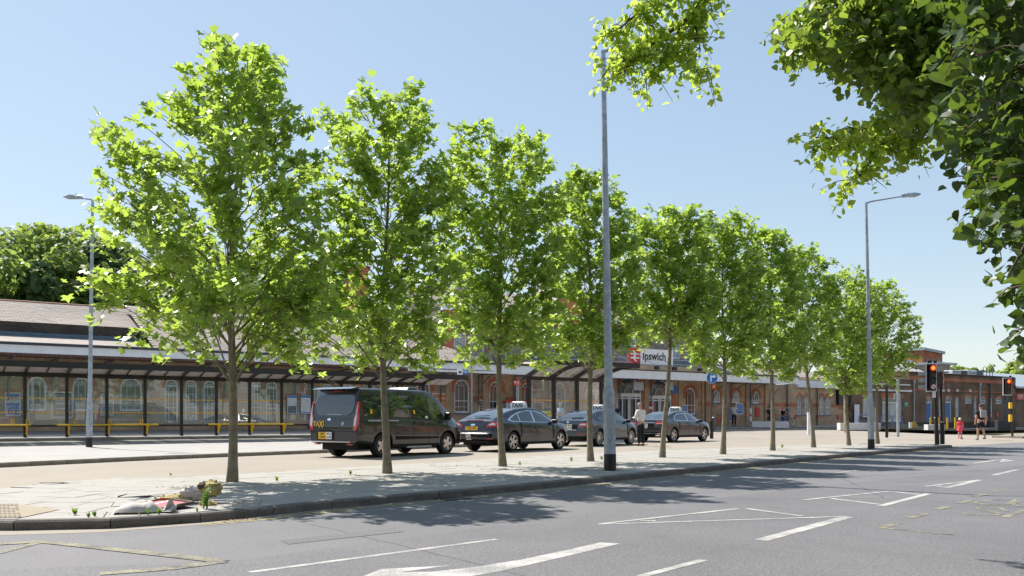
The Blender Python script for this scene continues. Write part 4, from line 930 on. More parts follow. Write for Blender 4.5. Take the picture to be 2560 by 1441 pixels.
# ================================================================ GLASS BUS SHELTER
US = 40.4
sh = bthing('bus_shelter', 'very long dark bus shelter with glass panels and translucent ribbed roof', 'bus shelter')
step = 1.528; posts = [4.27 + step * k for k in range(-6, 13)]
gs = .19 + .02 + .12
gz = lambda a: hu(a, US) + .12
p0, p1 = posts[0] - .3, posts[-1] + .85
for a in posts:
    mb = MB(); mb.cbox((a, US, (gz(a) + 2.93) / 2), (.115, .16, 2.93 - gz(a))); bevel(mb.build('post', M['shelter'], sh), .01)
mb = MB(); mb.box(p0, posts[-1] + .1, US - .07, US + .07, 2.8, 2.95); mb.build('rear_beam', M['shelter'], sh)
mb = MB(); mb.box(p0, p1 + .7, US - 1.95, US - 1.8, 3.1, 3.34); mb.build('front_beam', M['shelter'], sh)
def rib_pts(a): return [(a, US + .25, 2.86), (a, US - .3, 3.02), (a, US - .9, 3.15), (a, US - 1.5, 3.22), (a, US - 1.85, 3.24)]
for i, a in enumerate(posts):
    mb = MB(); pr = [(p[1], p[2]) for p in rib_pts(a)]; poly = [(y, z - .09) for y, z in pr] + [(y, z + .05) for y, z in reversed(pr)]
    mb.prism(poly, 'x', a - .04, a + .04); mb.build('rib', M['shelter'], sh)
    if i < len(posts) - 1 or True:
        for hf in (0, 1):
            b0_, b1_ = a + .05 + hf * step / 2, a + step / 2 - .02 + hf * (step / 2 - .03); mb = MB(); v = []
            for y, z in pr: v += [(b0_, y, z + .04), (b1_, y, z + .04)]
            mb.add(v, [(2*k, 2*k+1, 2*k+3, 2*k+2) for k in range(len(pr) - 1)]); mb.build('roof_panel', M['polycarb'], sh)
        if i < len(posts) - 1: mb = MB(); am = a + step / 2; mb.prism([(y, z - .03) for y, z in pr] + [(y, z + .035) for y, z in reversed(pr)], 'x', am - .015, am + .015); mb.build('glazing_rib', M['shelter'], sh)
        for k in (.27, .73):
            if i < len(posts) - 1: mb = MB(); mb.lathe([(.0001, 0), (.035, 0), (.04, .02)], 10, Matrix.Translation((a + step * k, US - .1, 2.78))); mb.build('ceiling_lamp', M['whitesign'], sh)
mb = MB(); mb.box(p0, posts[-1], US - .03, US + .03, gz(8) + .42, gz(8) + .5); mb.build('lower_rail', M['shelter'], sh)
for i in range(len(posts) - 1):
    a0, a1 = posts[i] + .065, posts[i+1] - .065
    mb = MB(); mb.add([(a0, US, gz(8) + .52), (a1, US, gz(8) + .52), (a1, US, 2.79), (a0, US, 2.79)], [(0,1,2,3)]); gp_ = mb.build('glass_panel', M['glass'], sh)
    mb = MB(); n = 11
    for zz in (1.36, 1.93):
        for k in range(n):
            x = a0 + .06 + (a1 - a0 - .12) * k / (n - 1); mb.add([(x + .046 * math.cos(t * math.pi / 4), US - .006, zz + .034 * math.sin(t * math.pi / 4)) for t in range(8)], [tuple(range(8))])
    mb.build('dot_rows', M['dot'], gp_, kind='stuff')
ss = thing('stop_flag', 'small white and blue bus stop flag on the end of the long shelter roof', 'sign', WV(p1 + .4, US - 1.9, 3.5), PHI)
mb = MB(); mb.cbox((-.16, 0, 0), (.3, .03, .34)); mb.build('white_plate', M['whitesign'], ss); mb = MB(); mb.prism([(.2 + .15 * math.cos(t * math.pi / 8), .15 * math.sin(t * math.pi / 8)) for t in range(16)], 'y', -.015, .015); mb.build('round_plate', M['bluesign'], ss)
put_text('lettering', 'B1', .17, M['whitesign'], ss, face_mat((.2, -.018, 0), (1,0,0), (0,0,1)), .02)
mb = MB(); mb.cbox((-.16, -.018, -.02), (.17, .004, .09)); mb.build('bus_symbol', M['ink'], ss); mb = MB(); mb.tube([(0, .03, -.2), (0, .03, .17)], .02, 6); mb.build('bracket', M['galv'], ss)
for i, px in enumerate((728, 762, 803)):
    a0, a1 = A(px - 13.5, US), A(px + 13.5, US); z0, z1 = Z(px, 1036.5, US), Z(px, 987.5, US)
    tt = bthing('timetable_case', ['timetable case with a grey photo on the shelter glass, farthest from the van', 'timetable case with a pale route map on the shelter glass', 'timetable case on the shelter glass, partly behind the black van'][i], 'timetable', 'timetable cases')
    mb = MB(); mb.box(a0, a1, US - .1, US - .05, z0, z1); mb.build('frame', M['darkmetal'], tt); mb = MB(); mb.box(a0 + .03, a1 - .03, US - .106, US - .102, z0 + .03, z1 - .03); mb.build('paper', M['mappaper'] if 'mappaper' in M else M.setdefault('mappaper', mat('printed map', (.75, .77, .80), .5, c2=(.42, .50, .60), vs=9)), tt)
    mb = MB(); mb.box(a0 + .04, a1 - .04, US - .109, US - .1065, z1 - .14, z1 - .05); mb.build('title_bar', M['bluesign'], tt)
    mb = MB(); mb.box(a0 + .06, a1 - .06, US - .109, US - .1065, z0 + .06, z0 + (.4 if i == 0 else .1)); mb.build('print_block', M['bluegrey'] if i == 0 else M['bluesign'], tt)
# yellow perch benches
def perch(px0, px1, loops, label):
    a0, a1 = A(px0, US - .45), A(px1, US - .45); zb = 0.845; r_ = bthing('perch_bench', label, 'bench', 'yellow perch benches in the long shelter'); y = US - .45
    mb = MB(); mb.tube([(a0, y, zb), (a1, y, zb)], .035, 8); mb.build('front_rail', M['yellow'], r_, True); mb = MB(); mb.tube([(a0, y + .16, zb), (a1, y + .16, zb)], .03, 8); mb.build('rear_rail', M['yellow'], r_, True)
    mb = MB(); mb.tube([(a0, y, zb), (a0 - .04, y + .08, zb), (a0, y + .16, zb)], .03, 6); mb.tube([(a1, y, zb), (a1 + .04, y + .08, zb), (a1, y + .16, zb)], .03, 6); mb.build('end_loops', M['yellow'], r_, True)
    for lx in loops:
        a = A(lx, US - .45); mb = MB(); mb.tube([(a - .045, y + .05, zb), (a - .06, y + .05, zb + .2), (a - .03, y + .05, zb + .235), (a + .03, y + .05, zb + .235), (a + .05, y + .05, zb + .2), (a + .025, y + .05, zb)], .016, 6); mb.build('arm_loop', M['yellow'], r_, True)
    for p in posts:
        if a0 - .1 < p < a1 + .3: mb = MB(); mb.prism([(US - .09, zb - .4), (US - .09, zb - .03), (y - .03, zb - .03), (y + .05, zb - .1), (US - .2, zb - .38)], 'x', p + .02, p + .065); mb.build('bracket', M['yellow'], r_)
perch(-120, 73, (-60, 33, 70), 'yellow perch bench cut by the edge of the picture')
perch(147, 395, (191, 275, 355), 'yellow perch bench behind the left street lamp')
perch(526, 733, (563, 632, 698), 'yellow perch bench behind the nearest tree trunk')
perch(862, 1010, (900, 950), 'yellow perch bench hidden behind the black van')
# smaller shelter in the middle
UM = 34.9; g_m = hu(A(1400, UM), UM) + .112
s2 = bthing('small_bus_shelter', 'short black shelter with curved ribbed roof behind the middle taxis', 'bus shelter')
pm = [A(x, UM) for x in (1322, 1384, 1442, 1503)]; ztop = 3.13
for a in pm: mb = MB(); mb.cbox((a, UM, (g_m + ztop) / 2), (.15, .18, ztop - g_m)); mb.build('post', M['shelter'], s2)
mb = MB(); mb.box(pm[0] - .2, pm[-1] + .1, UM - .08, UM + .08, ztop - .13, ztop + .05); mb.build('rear_beam', M['shelter'], s2)
for i, a in enumerate(pm):
    pr = [(UM + .5, ztop - .05), (UM, ztop + .12), (UM - .8, ztop + .42), (UM - 1.6, ztop + .58), (UM - 2.3, ztop + .6)]
    mb = MB(); mb.prism([(y, z - .13) for y, z in pr] + [(y, z + .07) for y, z in reversed(pr)], 'x', a - .06, a + .06); mb.build('rib', M['shelter'], s2)
    if i < 3:
        for k in range(3):
            w_ = (pm[i+1] - a - .12) / 3; b0_, b1_ = a + .06 + k * w_ + .02, a + .06 + (k + 1) * w_ - .02; v = []
            for y, z in pr: v += [(b0_, y, z + .05), (b1_, y, z + .05)]
            mb = MB(); mb.add(v, [(2*q, 2*q+1, 2*q+3, 2*q+2) for q in range(4)]); mb.build('roof_panel', M['polycarb'], s2)
        mb = MB(); a0, a1 = a + .08, pm[i+1] - .08; mb.add([(a0, UM, g_m + .4), (a1, UM, g_m + .4), (a1, UM, ztop - .14), (a0, UM, ztop - .14)], [(0,1,2,3)]); gp_ = mb.build('glass_panel', M['glass'], s2)
        mb = MB()
        for zz in (Z(1400, 1037, UM), Z(1400, 1002, UM)):
            for k in range(11):
                x = a0 + .07 + (a1 - a0 - .14) * k / 10; mb.add([(x + .045 * math.cos(t * math.pi / 4), UM - .006, zz + .045 * math.sin(t * math.pi / 4)) for t in range(8)], [tuple(range(8))])
        mb.build('dot_rows', M['dot'], gp_, kind='stuff')
mb = MB(); mb.box(pm[0] - .5, pm[-1] + .5, UM - 2.4, UM - 2.25, ztop + .5, ztop + .74); mb.build('front_beam', M['shelter'], s2)
yb = thing('notice_stand', 'yellow notice stand behind the glass of the short black shelter', 'notice board', WV(A(1369, 36.6), 36.6, hu(A(1369, 36.6), 36.6) + .112), PHI)
mb = MB(); mb.cbox((0, 0, .75), (.7, .05, 1.0)); mb.build('board', M['lime'] if 'lime' in M else M.setdefault('lime', mat('lime yellow board', (.62, .62, .05), .5)), yb); mb = MB(); mb.cbox((0, 0, 1.33), (.7, .06, .14)); mb.build('head_panel', M['darkmetal'], yb)
for k in (-.28, .28): mb = MB(); mb.cbox((k, .03, .25), (.04, .04, .5)); mb.build('leg', M['darkmetal'], yb)
for k in range(4): mb = MB(); mb.cbox((0, -.0275, 1.1 - k * .2), (.5, .003, .035)); mb.build('print_line', M['ink'], yb)
# ================================================================ STREET LAMPS
def street_lamp(label, px, py, top_y, dz, arm_to, r0=.095, lean=0., base_h=.9, behind=False, head_len=.62):
    p = GH(px, py, dz); Y = p.y; H_ = (py - top_y) * Y / FP; r_ = thing('street_lamp', label, 'street lamp', p, 0, 'tall street lamps'); lx = lean
    mb = MB(); mb.tube([(0, 0, .32), (lx * 1.5 / H_, 0, 1.5)], [r0, r0], 14); mb.build('lower_shaft', M['galv'], r_, True)
    mb = MB(); mb.tube([(lx * 1.5 / H_, 0, 1.5), (lx * 1.68 / H_, 0, 1.68), (lx * .5, 0, H_ * .5), (lx, 0, H_)], [r0, r0 * .72, r0 * .6, r0 * .42], 14); mb.build('upper_shaft', M['galv'], r_, True)
    mb = MB(); mb.tube([(0, 0, -.05), (0, 0, .325)], r0 + .006, 14); mb.build('black_base', M['blackpaint'], r_, True)
    mb = MB(); mb.box(-.045, .045, -r0 - .012, -r0 + .03, .6, 1.15); mb.build('access_door', M['galv'], r_)
    ax, az = arm_to; d = Vector((ax, 0, 0)).normalized(); L_ = abs(ax); s = 1 if ax > 0 else -1
    mb = MB(); mb.tube([(lx, 0, H_ - .02), (lx + ax * .15, 0, H_ + az * .2), (lx + ax, 0, H_ + az)], [.035, .028, .022], 8); mb.build('arm', M['galv'], r_, True)
    hd = MB(); x0 = lx + ax; sl_ = az / ax * .55
    prof = [(0, .05, .05), (.12, .09, .07), (.4, .15, .075), (head_len, .11, .03)]; v = []
    for t, w_, th in prof:
        cx, cz = x0 + s * t, H_ + az + s * t * sl_; v += [(cx, -w_, cz - .02), (cx, w_, cz - .02), (cx, w_ * .7, cz + th), (cx, -w_ * .7, cz + th)]
    n = len(prof); hd.add(v, [(4*i+j, 4*i+(j+1) % 4, 4*i+4+(j+1) % 4, 4*i+4+j) for i in range(n-1) for j in range(4)] + [(0,1,2,3), (4*n-4, 4*n-3, 4*n-2, 4*n-1)]); hd.build('lamp_head', M['galv'], r_)
    gl = MB(); cx, cz = x0 + s * .36, H_ + az + s * .36 * sl_ - .03; gl.cbox((cx, 0, cz), (.32, .2, .016)); gl.build('lens', M['clearlamp'], r_)
    mb = MB(); mb.cyl((x0 + s * .22, 0), .03, .03, H_ + az + .08, H_ + az + .16, 8); mb.build('photocell', M['whitepaint'], r_)
    return r_
street_lamp('nearest street lamp post, with a black foot at the road kerb', 1525, 1177, 128, .10, (1.25, .25), .115, -.137)
street_lamp('street lamp near the end of the tree row, head clear against the sky', 2178, 1123, 507, .10, (1.15, .2), .105, -.17)
street_lamp('street lamp on the middle pavement in front of the long glass shelter', 223, 1118, 500, .112, (-.35, .05), .105, .12)
# far thin poles
def thin_pole(label, px, y0, y1, Y_, m='galv', r=.05, name='pole', cat='pole', group=None):
    x = AY(px, Y_); z1 = HC + (YH - y0) * Y_ / FP; zb = h(x, Y_) + .1; r_ = thing(name, label, cat, (x, Y_, zb), 0, group)
    mb = MB(); mb.tube([(0, 0, 0), (0, 0, z1 - zb)], r, 10); mb.build('shaft', M[m], r_, True); return r_, z1 - zb
r_, H_ = thin_pole('thin pale lamp pole rising behind the black van', 1017, 560, 1060, 52, name='lamp_pole', cat='street lamp', r=.055); mb = MB(); mb.cbox((.25, 0, H_), (.6, .18, .07)); mb.build('lamp_head', M['galv'], r_)
r_, H_ = thin_pole('thin pale lamp pole between the first two clear arched windows', 1179, 640, 1060, 52, name='lamp_pole', cat='street lamp', r=.055); mb = MB(); mb.cbox((.25, 0, H_), (.6, .18, .07)); mb.build('lamp_head', M['galv'], r_)
r_, H_ = thin_pole('red bus sign on two thin pale poles behind the first saloon', 1292, 952, 1040, 50, name='sign_post', cat='sign', r=.025)
mb = MB(); mb.tube([(.09, 0, 0), (.09, 0, H_)], .025, 8); mb.build('shaft', M['galv'], r_); mb = MB(); mb.cbox((.0, -.05, H_ - .12), (.37, .03, .29)); mb.build('sign_plate', M['redsign'], r_); mb = MB(); mb.cbox((-.1, -.068, H_ - .1), (.08, .004, .08)); mb.build('symbol', M['whitesign'], r_)
for k in range(3): mb = MB(); mb.cbox((.06, -.068, H_ - .05 - k * .07), (.17, .004, .02)); mb.build('print_line', M['whitesign'], r_)
r_, H_ = thin_pole('buff pole with red fittings near the top behind the eighth tree trunk', 2113, 930, 1060, 58, 'cream', .09, 'signal_post'); 
for z_ in (0, .32): mb = MB(); mb.cbox((0, 0, H_ - z_ * 1.6), (.42, .3, .16)); mb.build('red_fitting', M['redsign'], r_)
r_, H_ = thin_pole('black pole standing between two blue hoop barriers', 2217, 930, 1075, 46, 'blackpaint', .075, 'signal_post')
mb = MB(); mb.cbox((-.38, 0, H_ - .25), (.7, .25, .28)); mb.build('signal_head', M['blackpaint'], r_)
r_, H_ = thin_pole('pale grey pole carrying the back of a square sign by the pale double doors', 2245, 948, 1078, 48, 'galv', .075, 'sign_post')
mb = MB(); mb.cbox((.0, .1, H_ - .95), (.36, .03, .33)); mb.build('sign_back', M['galv'], r_)
thin_pole('white bollard post beside the seventh tree trunk', 2022, 1031, 1072, 52, 'whitepaint', .1, 'bollard', 'bollard')
thin_pole('white bollard beside the two yellow bollards at the brick block corner', 2276, 1056, 1075, 72, 'whitepaint', .12, 'bollard', 'bollard')
yl = [(2282, 1055, 'first yellow bollard at the corner drainpipe of the brick block'), (2288, 1055, 'second yellow bollard at the corner drainpipe of the brick block'), (2326.5, 1044, 'yellow bollard before the first blue door'), (2347, 1044, 'yellow bollard before the slim window between the blue doors'), (2368.5, 1044, 'yellow bollard before the second blue door'), (2388, 1044, 'yellow bollard before the slim window past the second blue door')]
for px, y, lb in yl: thin_pole(lb, px, y, 1070, 78, 'yellow', .075, 'bollard', 'bollard', 'yellow bollards along the brick block')
# blue turn-right sign
x = AY(1779, 47); zb = h(x, 47) + .01; ts = thing('turn_sign', 'round blue sign with a white right turn arrow on a dark post', 'road sign', (x, 47, zb))
zc_ = HC + (YH - 945) * 47 / FP - zb; mb = MB(); mb.tube([(0, 0, 0), (0, 0, zc_)], .045, 10); mb.build('post', M['darkmetal'], ts, True)
mb = MB(); mb.prism([(.31 * math.cos(t * math.pi / 16), zc_ + .31 * math.sin(t * math.pi / 16)) for t in range(32)], 'y', -.09, -.06); mb.build('rim', M['whitesign'], ts); mb = MB(); mb.prism([(.295 * math.cos(t * math.pi / 16), zc_ + .295 * math.sin(t * math.pi / 16)) for t in range(32)], 'y', -.094, -.0905); mb.build('disc', M['bluesign'], ts)
mb = MB(); mb.prism([(-.09, -.2), (-.02, -.2), (-.02, .02), (.08, .02), (.08, -.03), (.22, .07), (.08, .17), (.08, .11), (-.09, .11)], 'y', -.098, -.0945); o = mb.build('arrow', M['whitesign'], ts); o.location.z = zc_
mb = MB(); mb.cbox((.1, -.07, zc_ - .47), (.16, .02, .2)); mb.build('orange_tag', M['orange'], ts)
mb = MB(); mb.tube([(0, 0, 0), (0, 0, .95)], .1, 12); mb.build('sleeve', M['blackpaint'], ts)
bo = thing('bollard', 'slim black bollard with a pale cap in front of the foremost saloon', 'bollard', (*(lambda p: (p.x, p.y, p.z))(GH(1783, 1080)),)); mb = MB(); mb.tube([(0, 0, 0), (0, 0, .9)], .1, 12); mb.build('post', M['darkmetal'], bo, True); mb = MB(); mb.sphere((0, 0, .92), .07); mb.build('cap', M['whitepaint'], bo)
# traffic lights
def lamp_lens(mb, x, y, z, r_): mb.prism([(x + r_ * math.cos(t * math.pi / 9), z + r_ * math.sin(t * math.pi / 9)) for t in range(18)], 'y', y - .006, y)
M['redlit'] = emit_mat('lit red signal', (1, .10, .01), 3.0); M['redhalo'] = emit_mat('lit red rim', (1, .01, .005), 1.2); M['amberoff'] = mat('unlit amber lens', (.07, .012, .008), .3); M['greenoff'] = mat('unlit green lens', (.01, .03, .03), .3)
def traffic_light(label, px, py, dz, top_y, bot_y, cx_px, wpx, lamps, extra, pole_px, sleeve=True):
    p = GH(px, py, dz); Y = p.y; s = Y / FP; z_ = lambda y: (py - y) * s; tl = thing('traffic_light', label, 'traffic light', p, 0, 'traffic lights showing red'); ln = (pole_px - px) * s
    Ht = z_(top_y) + (.1 if extra else .12)
    mb = MB(); mb.tube([(0, 0, 0), (ln, 0, Ht)], .057, 12); mb.build('pole', M['blackpaint'], tl, True)
    if sleeve: mb = MB(); mb.tube([(0, 0, 0), (ln * .2, 0, .55)], .085, 12); mb.build('sleeve', M['blackpaint'], tl, True)
    cx = (cx_px - px) * s; w_ = wpx * s; zt_, zb_ = z_(top_y), z_(bot_y)
    mb = MB(); mb.box(cx - w_/2, cx + w_/2, -.13, -.11, zb_, zt_); mb.build('backing_border', M['whitesign'], tl); mb = MB(); mb.box(cx - w_/2 + .035, cx + w_/2 - .035, -.136, -.131, zb_ + .035, zt_ - .035); mb.build('backing_board', M['blackpaint'], tl)
    mb = MB(); mb.box(cx - w_/2 + .09, cx + w_/2 - .09, -.29, -.137, zb_ + .08, zt_ - .06); bevel(mb.build('housing', M['blackpaint'], tl), .02)
    n = lamps; hgt = (zt_ - zb_ - .14) / n; rr = min(.1, hgt * .4)
    for k in range(n):
        zz = zt_ - .07 - hgt * (k + .5); nm = ('red_lens', 'amber_lens', 'green_lens', 'no_left_turn_sign')[k]
        if k < 3:
            m_ = ('redlit', 'amberoff', 'greenoff')[k]; mb = MB(); lamp_lens(mb, cx, -.296, zz, rr * (.72 if k == 0 else 1)); ro_ = mb.build(nm, M[m_], tl)
            if k == 0: mb = MB(); lamp_lens(mb, cx, -.2925, zz, rr * 1.05); mb.build('red_rim', M['redhalo'], tl)
            v = []; f = []; mb = MB()
            for i in range(13): t = R(-20 + 220 * i / 12); c_, s_ = math.cos(t) * rr * 1.12, math.sin(t) * rr * 1.12; v += [(cx + c_, -.29, zz + s_), (cx + c_, -.29 - .14 * max(.1, math.sin(t)), zz + s_)]
            mb.add(v, [(2*i, 2*i+1, 2*i+3, 2*i+2) for i in range(12)]); mb.build('hood', M['blackpaint'], tl)
        else:
            mb = MB(); lamp_lens(mb, cx, -.300, zz, rr * 1.1); sg = mb.build(nm, M['redsign'], tl); mb = MB(); lamp_lens(mb, cx, -.307, zz, rr * .85); mb.build('white_disc', M['whitesign'], sg)
            mb = MB(); q = [(.4, -.5), (.4, .05), (-.15, .25), (-.1, .42), (-.6, .25), (-.3, -.15), (-.22, .05), (.15, -.1), (.15, -.5)]; mb.prism([(cx + a * rr, zz + b * rr) for a, b in q], 'y', -.3175, -.314); mb.build('arrow', M['ink'], sg)
            mb = MB(); mb.bar((cx - rr * .6, -.321, zz + rr * .6), (cx + rr * .6, -.321, zz - rr * .6), .003, rr * .16); mb.build('slash', M['redsign'], sg)
    return tl, s, z_, cx
tl, s, z_, cx = traffic_light('larger traffic light with red lamp and no left turn sign at the island tip', 2343, 1112, .10, 909, 980, 2324, 27, 4, True, 2338)
for y in (935, 951, 968): mb = MB(); mb.tube([(cx - .2, -.02, z_(y)), (cx - .42, .0, z_(y))], [.07, .075], 10); mb.build('side_signal', M['galv'], tl, True)
mb = MB(); mb.cbox(((2332 - 2343) * s, -.1, z_(987)), (.09, .09, .24)); mb.build('detector', M['whitepaint'], tl)
mb = MB(); mb.cbox((cx, 0, z_(905)), (.1, .1, .1)); mb.build('camera', M['blackpaint'], tl)
tl2, s2_, z2, cx2 = traffic_light('smaller traffic light with red lamp and yellow push button boxes near the picture edge', 2531, 1091, .12, 945, 989, 2515, 22, 3, False, 2525.5, False)
for y0, y1 in ((1007, 1022), (1037, 1055)):
    mb = MB(); mb.cbox(((2523 - 2531) * s2_, -.12, z2((y0+y1)/2)), (.15, .14, (y1-y0) * s2_)); bevel(mb.build('push_button_box', M['yellow'], tl2), .02)
# no entry sign pole next to the light
p = GH(2356, 1111, .10); s = p.y / FP; ne = thing('no_entry_sign', 'round red no entry sign turned edge on, on a black post', 'road sign', p); hz = lambda y: (1111 - y) * s
mb = MB(); mb.tube([(0, 0, 0), (-.07, 0, hz(930))], .045, 10); mb.build('post', M['blackpaint'], ne, True); mb = MB(); mb.tube([(0, 0, 0), (-.01, 0, hz(1056))], .085, 12); mb.build('sleeve', M['blackpaint'], ne, True)
mb = MB(); mb.tube([(-.01, 0, hz(1057)), (-.01, 0, hz(1055))], .07, 10); mb.build('pale_collar', M['whitepaint'], ne)
Rm = Matrix.Rotation(R(62), 4, 'Z'); 
def rot_part(mbx, name, m_, par_, loc): o = mbx.build(name, m_, par_); o.rotation_euler.z = R(62); o.location = loc; return o
mb = MB(); mb.prism([(.3 * math.cos(t * math.pi / 12), .3 * math.sin(t * math.pi / 12)) for t in range(24)], 'y', -.02, .0); dsc = rot_part(mb, 'disc', M['redsign'], ne, (-.02, -.1, hz(953)))
mb = MB(); mb.cbox((0, -.0235, 0), (.44, .004, .1)); mb.build('white_bar', M['whitesign'], dsc)
mb = MB(); mb.prism([(.3 * math.cos(t * math.pi / 12), .3 * math.sin(t * math.pi / 12)) for t in range(24)], 'y', .0, .02); b_ = mb.build('grey_back_disc', M['darkmetal'], ne); b_.rotation_euler.z = R(-62); b_.location = (-.2, .05, hz(953))
mb = MB(); mb.cbox((-.04, 0, hz(931)), (.5, .2, .05)); mb.build('cap_plate', M['darkmetal'], ne)
sb = thing('bollard', 'thin dark bollard just behind the larger traffic light', 'bollard', GH(2338, 1086)); mb = MB(); mb.tube([(0, 0, 0), (0, 0, 1.1)], .07, 10); mb.build('post', M['darkmetal'], sb); mb = MB(); mb.sphere((0, 0, 1.12), .06); mb.build('cap', M['whitepaint'], sb)
# concrete blocks used as seats
def block(label, x0, x1, yt, yb, foot, deep=.7):
    p = GH((x0 + x1) / 2, foot); Y = p.y; s = Y / FP; L_ = (x1 - x0) * s; H_ = (yb - yt) * s; z0 = (foot - yb) * s
    r_ = thing('concrete_block', label, 'bench', p, 0, 'long white concrete blocks'); mb = MB(); mb.box(-L_/2, L_/2, 0, deep, z0, z0 + H_); bevel(mb.build('slab', M['concrete'], r_), .02)
    mb = MB(); mb.box(-L_/2 + .25, L_/2 - .35, .1, deep - .1, 0, z0); mb.build('plinth', M['darkmetal'], r_)
block('longest white concrete block, before the boys with bicycles', 1880, 1973, 1054, 1071, 1072.5)
block('white concrete block ending behind the sixth trunk, set back from the longest', 1946, 1998, 1053, 1068, 1069.5)
block('white concrete block beginning beside the white bollard post', 2056, 2102, 1056, 1070, 1071.5)
block('long white concrete block passing behind the lamp post and two trunks', 2101, 2202, 1058, 1076, 1078)
block('short white concrete block behind the larger traffic light', 2320, 2364, 1062, 1076, 1077.5)
dk = thing('utility_cabinet', 'low dark green cabinet at the foot of the brick block by the second light', 'cabinet', GH(2522, 1077)); mb = MB(); mb.cbox((0, .6, .45), (1.6, .6, .95)); bevel(mb.build('body', M['darkmetal'], dk), .03)
for k in range(3): mb = MB(); mb.cbox((0, .296, .25 + .22 * k), (1.4, .006, .03)); mb.build('louvre', M['lead'], dk)
pb = thing('planter_box', 'grey green low box against the wall between twin windows', 'box', (*(lambda p: (p.x, p.y, p.z))(GH(2046, 1065, .12)),)); mb = MB(); mb.cbox((0, .8, .4), (1.0, .5, .75)); bevel(mb.build('body', M['galv'], pb), .03); mb = MB(); mb.cbox((0, .8, .79), (1.06, .56, .05)); mb.build('lid', M['bluegrey'], pb)
# ================================================================ RUBBISH on the kerb corner
def gpt(px, py, z=.105): return G(px, py, z)
sk = thing('pillow_sack', 'dirty white pillow like sack slumped on the pavement edge', 'sack', gpt(362, 1281)); sk.scale = (.86, .86, .95); sk.location.z -= .03
s_ = gpt(352, 1287).y / FP; bm = bmesh.new(); bmesh.ops.create_grid(bm, x_segments=26, y_segments=14, size=1)
def sackz(x, y):
    e = max(0, 1 - abs(x) ** 2.4) ** .55 * max(0, 1 - abs(y) ** 2.4) ** .55; return e
me = bpy.data.meshes.new('sack'); vs_ = []; fs_ = []; nx, ny = 30, 16
for side in (1, -1):
    for i in range(nx + 1):
        for j in range(ny + 1):
            x = -1 + 2 * i / nx; y = -1 + 2 * j / ny; e = sackz(x, y)
            pinch = 1 - .45 * math.exp(-((x - .55) / .3) ** 2)
            z = e * (.115 if side > 0 else -.02) * pinch + .02 * math.sin(9 * x + 3 * y) * e * (side > 0) * (1.5 if x > .1 else .4)
            if x > .85: z += (x - .85) * .6 * (1 - abs(y)) * (1 if side > 0 else 1)
            if x < -.9: z += (-.9 - x) * -.6 + .02 
            vs_.append((x * .36 * (1 + .06 * math.cos(3 * y)), y * .2 * pinch, z + .03))
n_ = (nx + 1) * (ny + 1)
for s0_ in (0, 1):
    for i in range(nx):
        for j in range(ny): a = s0_ * n_ + i * (ny + 1) + j; q = (a, a + ny + 1, a + ny + 2, a + 1); fs_.append(q if s0_ == 0 else q[::-1])
mb = MB(); mb.add(vs_, fs_); o = mb.build('cloth', M['haybag'], sk, True); o.rotation_euler = (R(-6), 0, R(14)); bm.free()
mb = MB(); mb.add([(.26, -.06, .05), (.31, -.03, .17), (.33, .02, .19), (.38, .06, .05), (.30, .02, .03)], [(0,1,4), (1,2,4), (2,3,4), (0,4,3)]); mb.build('torn_flap', M['haybag'], sk, True)
fr = thing('framed_board', 'red and white framed board lying on the pavement under the sack', 'board', (0, 0, 0))
Q = [gpt(402, 1255, .16), gpt(487, 1258, .13), gpt(372, 1281, .13), gpt(300, 1279, .12)]
A_, B_, C_, D_ = [Vector(q) for q in (gpt(300, 1276, .11), gpt(409, 1249, .13), gpt(486, 1259, .15), gpt(372, 1283, .11))]
def lerp2(u, v): return (A_ * (1-u) + B_ * u) * (1-v) + (D_ * (1-u) + C_ * u) * v
up_ = Vector((0, 0, .03))
def quad_slab(name, m_, us, vs2, z0, z1):
    q = [lerp2(us[0], vs2[0]), lerp2(us[1], vs2[0]), lerp2(us[1], vs2[1]), lerp2(us[0], vs2[1])]; mb = MB(); mb.add([p + Vector((0,0,z0)) for p in q] + [p + Vector((0,0,z1)) for p in q], [(0,3,2,1),(4,5,6,7),(0,1,5,4),(1,2,6,5),(2,3,7,6),(3,0,4,7)]); return mb.build(name, m_, fr)
M['frame'] = mat('dark brown frame', (.06, .04, .03), .5); M['redboard'] = mat('faded red board', (.62, .10, .13), .5)
quad_slab('board', M['redboard'], (.06, .94), (.07, .93), .0, .012); quad_slab('white_stripe', M['whitesign'], (.5, .93), (.3, .38), .013, .016)
for us, vs2 in (((0, 1), (0, .07)), ((0, 1), (.93, 1)), ((0, .06), (.07, .93)), ((.94, 1), (.07, .93))): quad_slab('frame_rail', M['frame'], us, vs2, -.005, .028)
fm = thing('foam_roll', 'torn yellow and white roll of insulating foam behind the board', 'foam', gpt(470, 1258, .1))
def blob(name, c, rad, m_, par_, amp=.3, fq=9, n=22, k=14):
    vs_ = []; fs_ = []; c = Vector(c)
    for i in range(k + 1):
        for j in range(n):
            th = math.pi * i / k; ph = 2 * math.pi * j / n; d = Vector((math.sin(th) * math.cos(ph), math.sin(th) * math.sin(ph), math.cos(th)))
            q = 1 + amp * (math.sin(fq * d.x + c.x * 40) * math.cos(fq * d.y * 1.3) + .5 * math.sin(fq * 2.3 * d.z + 3 * d.x)) * .5 + random.uniform(-.04, .04)
            vs_.append((c.x + d.x * rad[0] * q, c.y + d.y * rad[1] * q, max(.004, c.z + d.z * rad[2] * q)))
    for i in range(k):
        for j in range(n): a = i * n + j; b = i * n + (j + 1) % n; fs_.append((a, b, b + n, a + n))
    mb = MB(); mb.add(vs_, fs_); return mb.build(name, m_, par_, True)
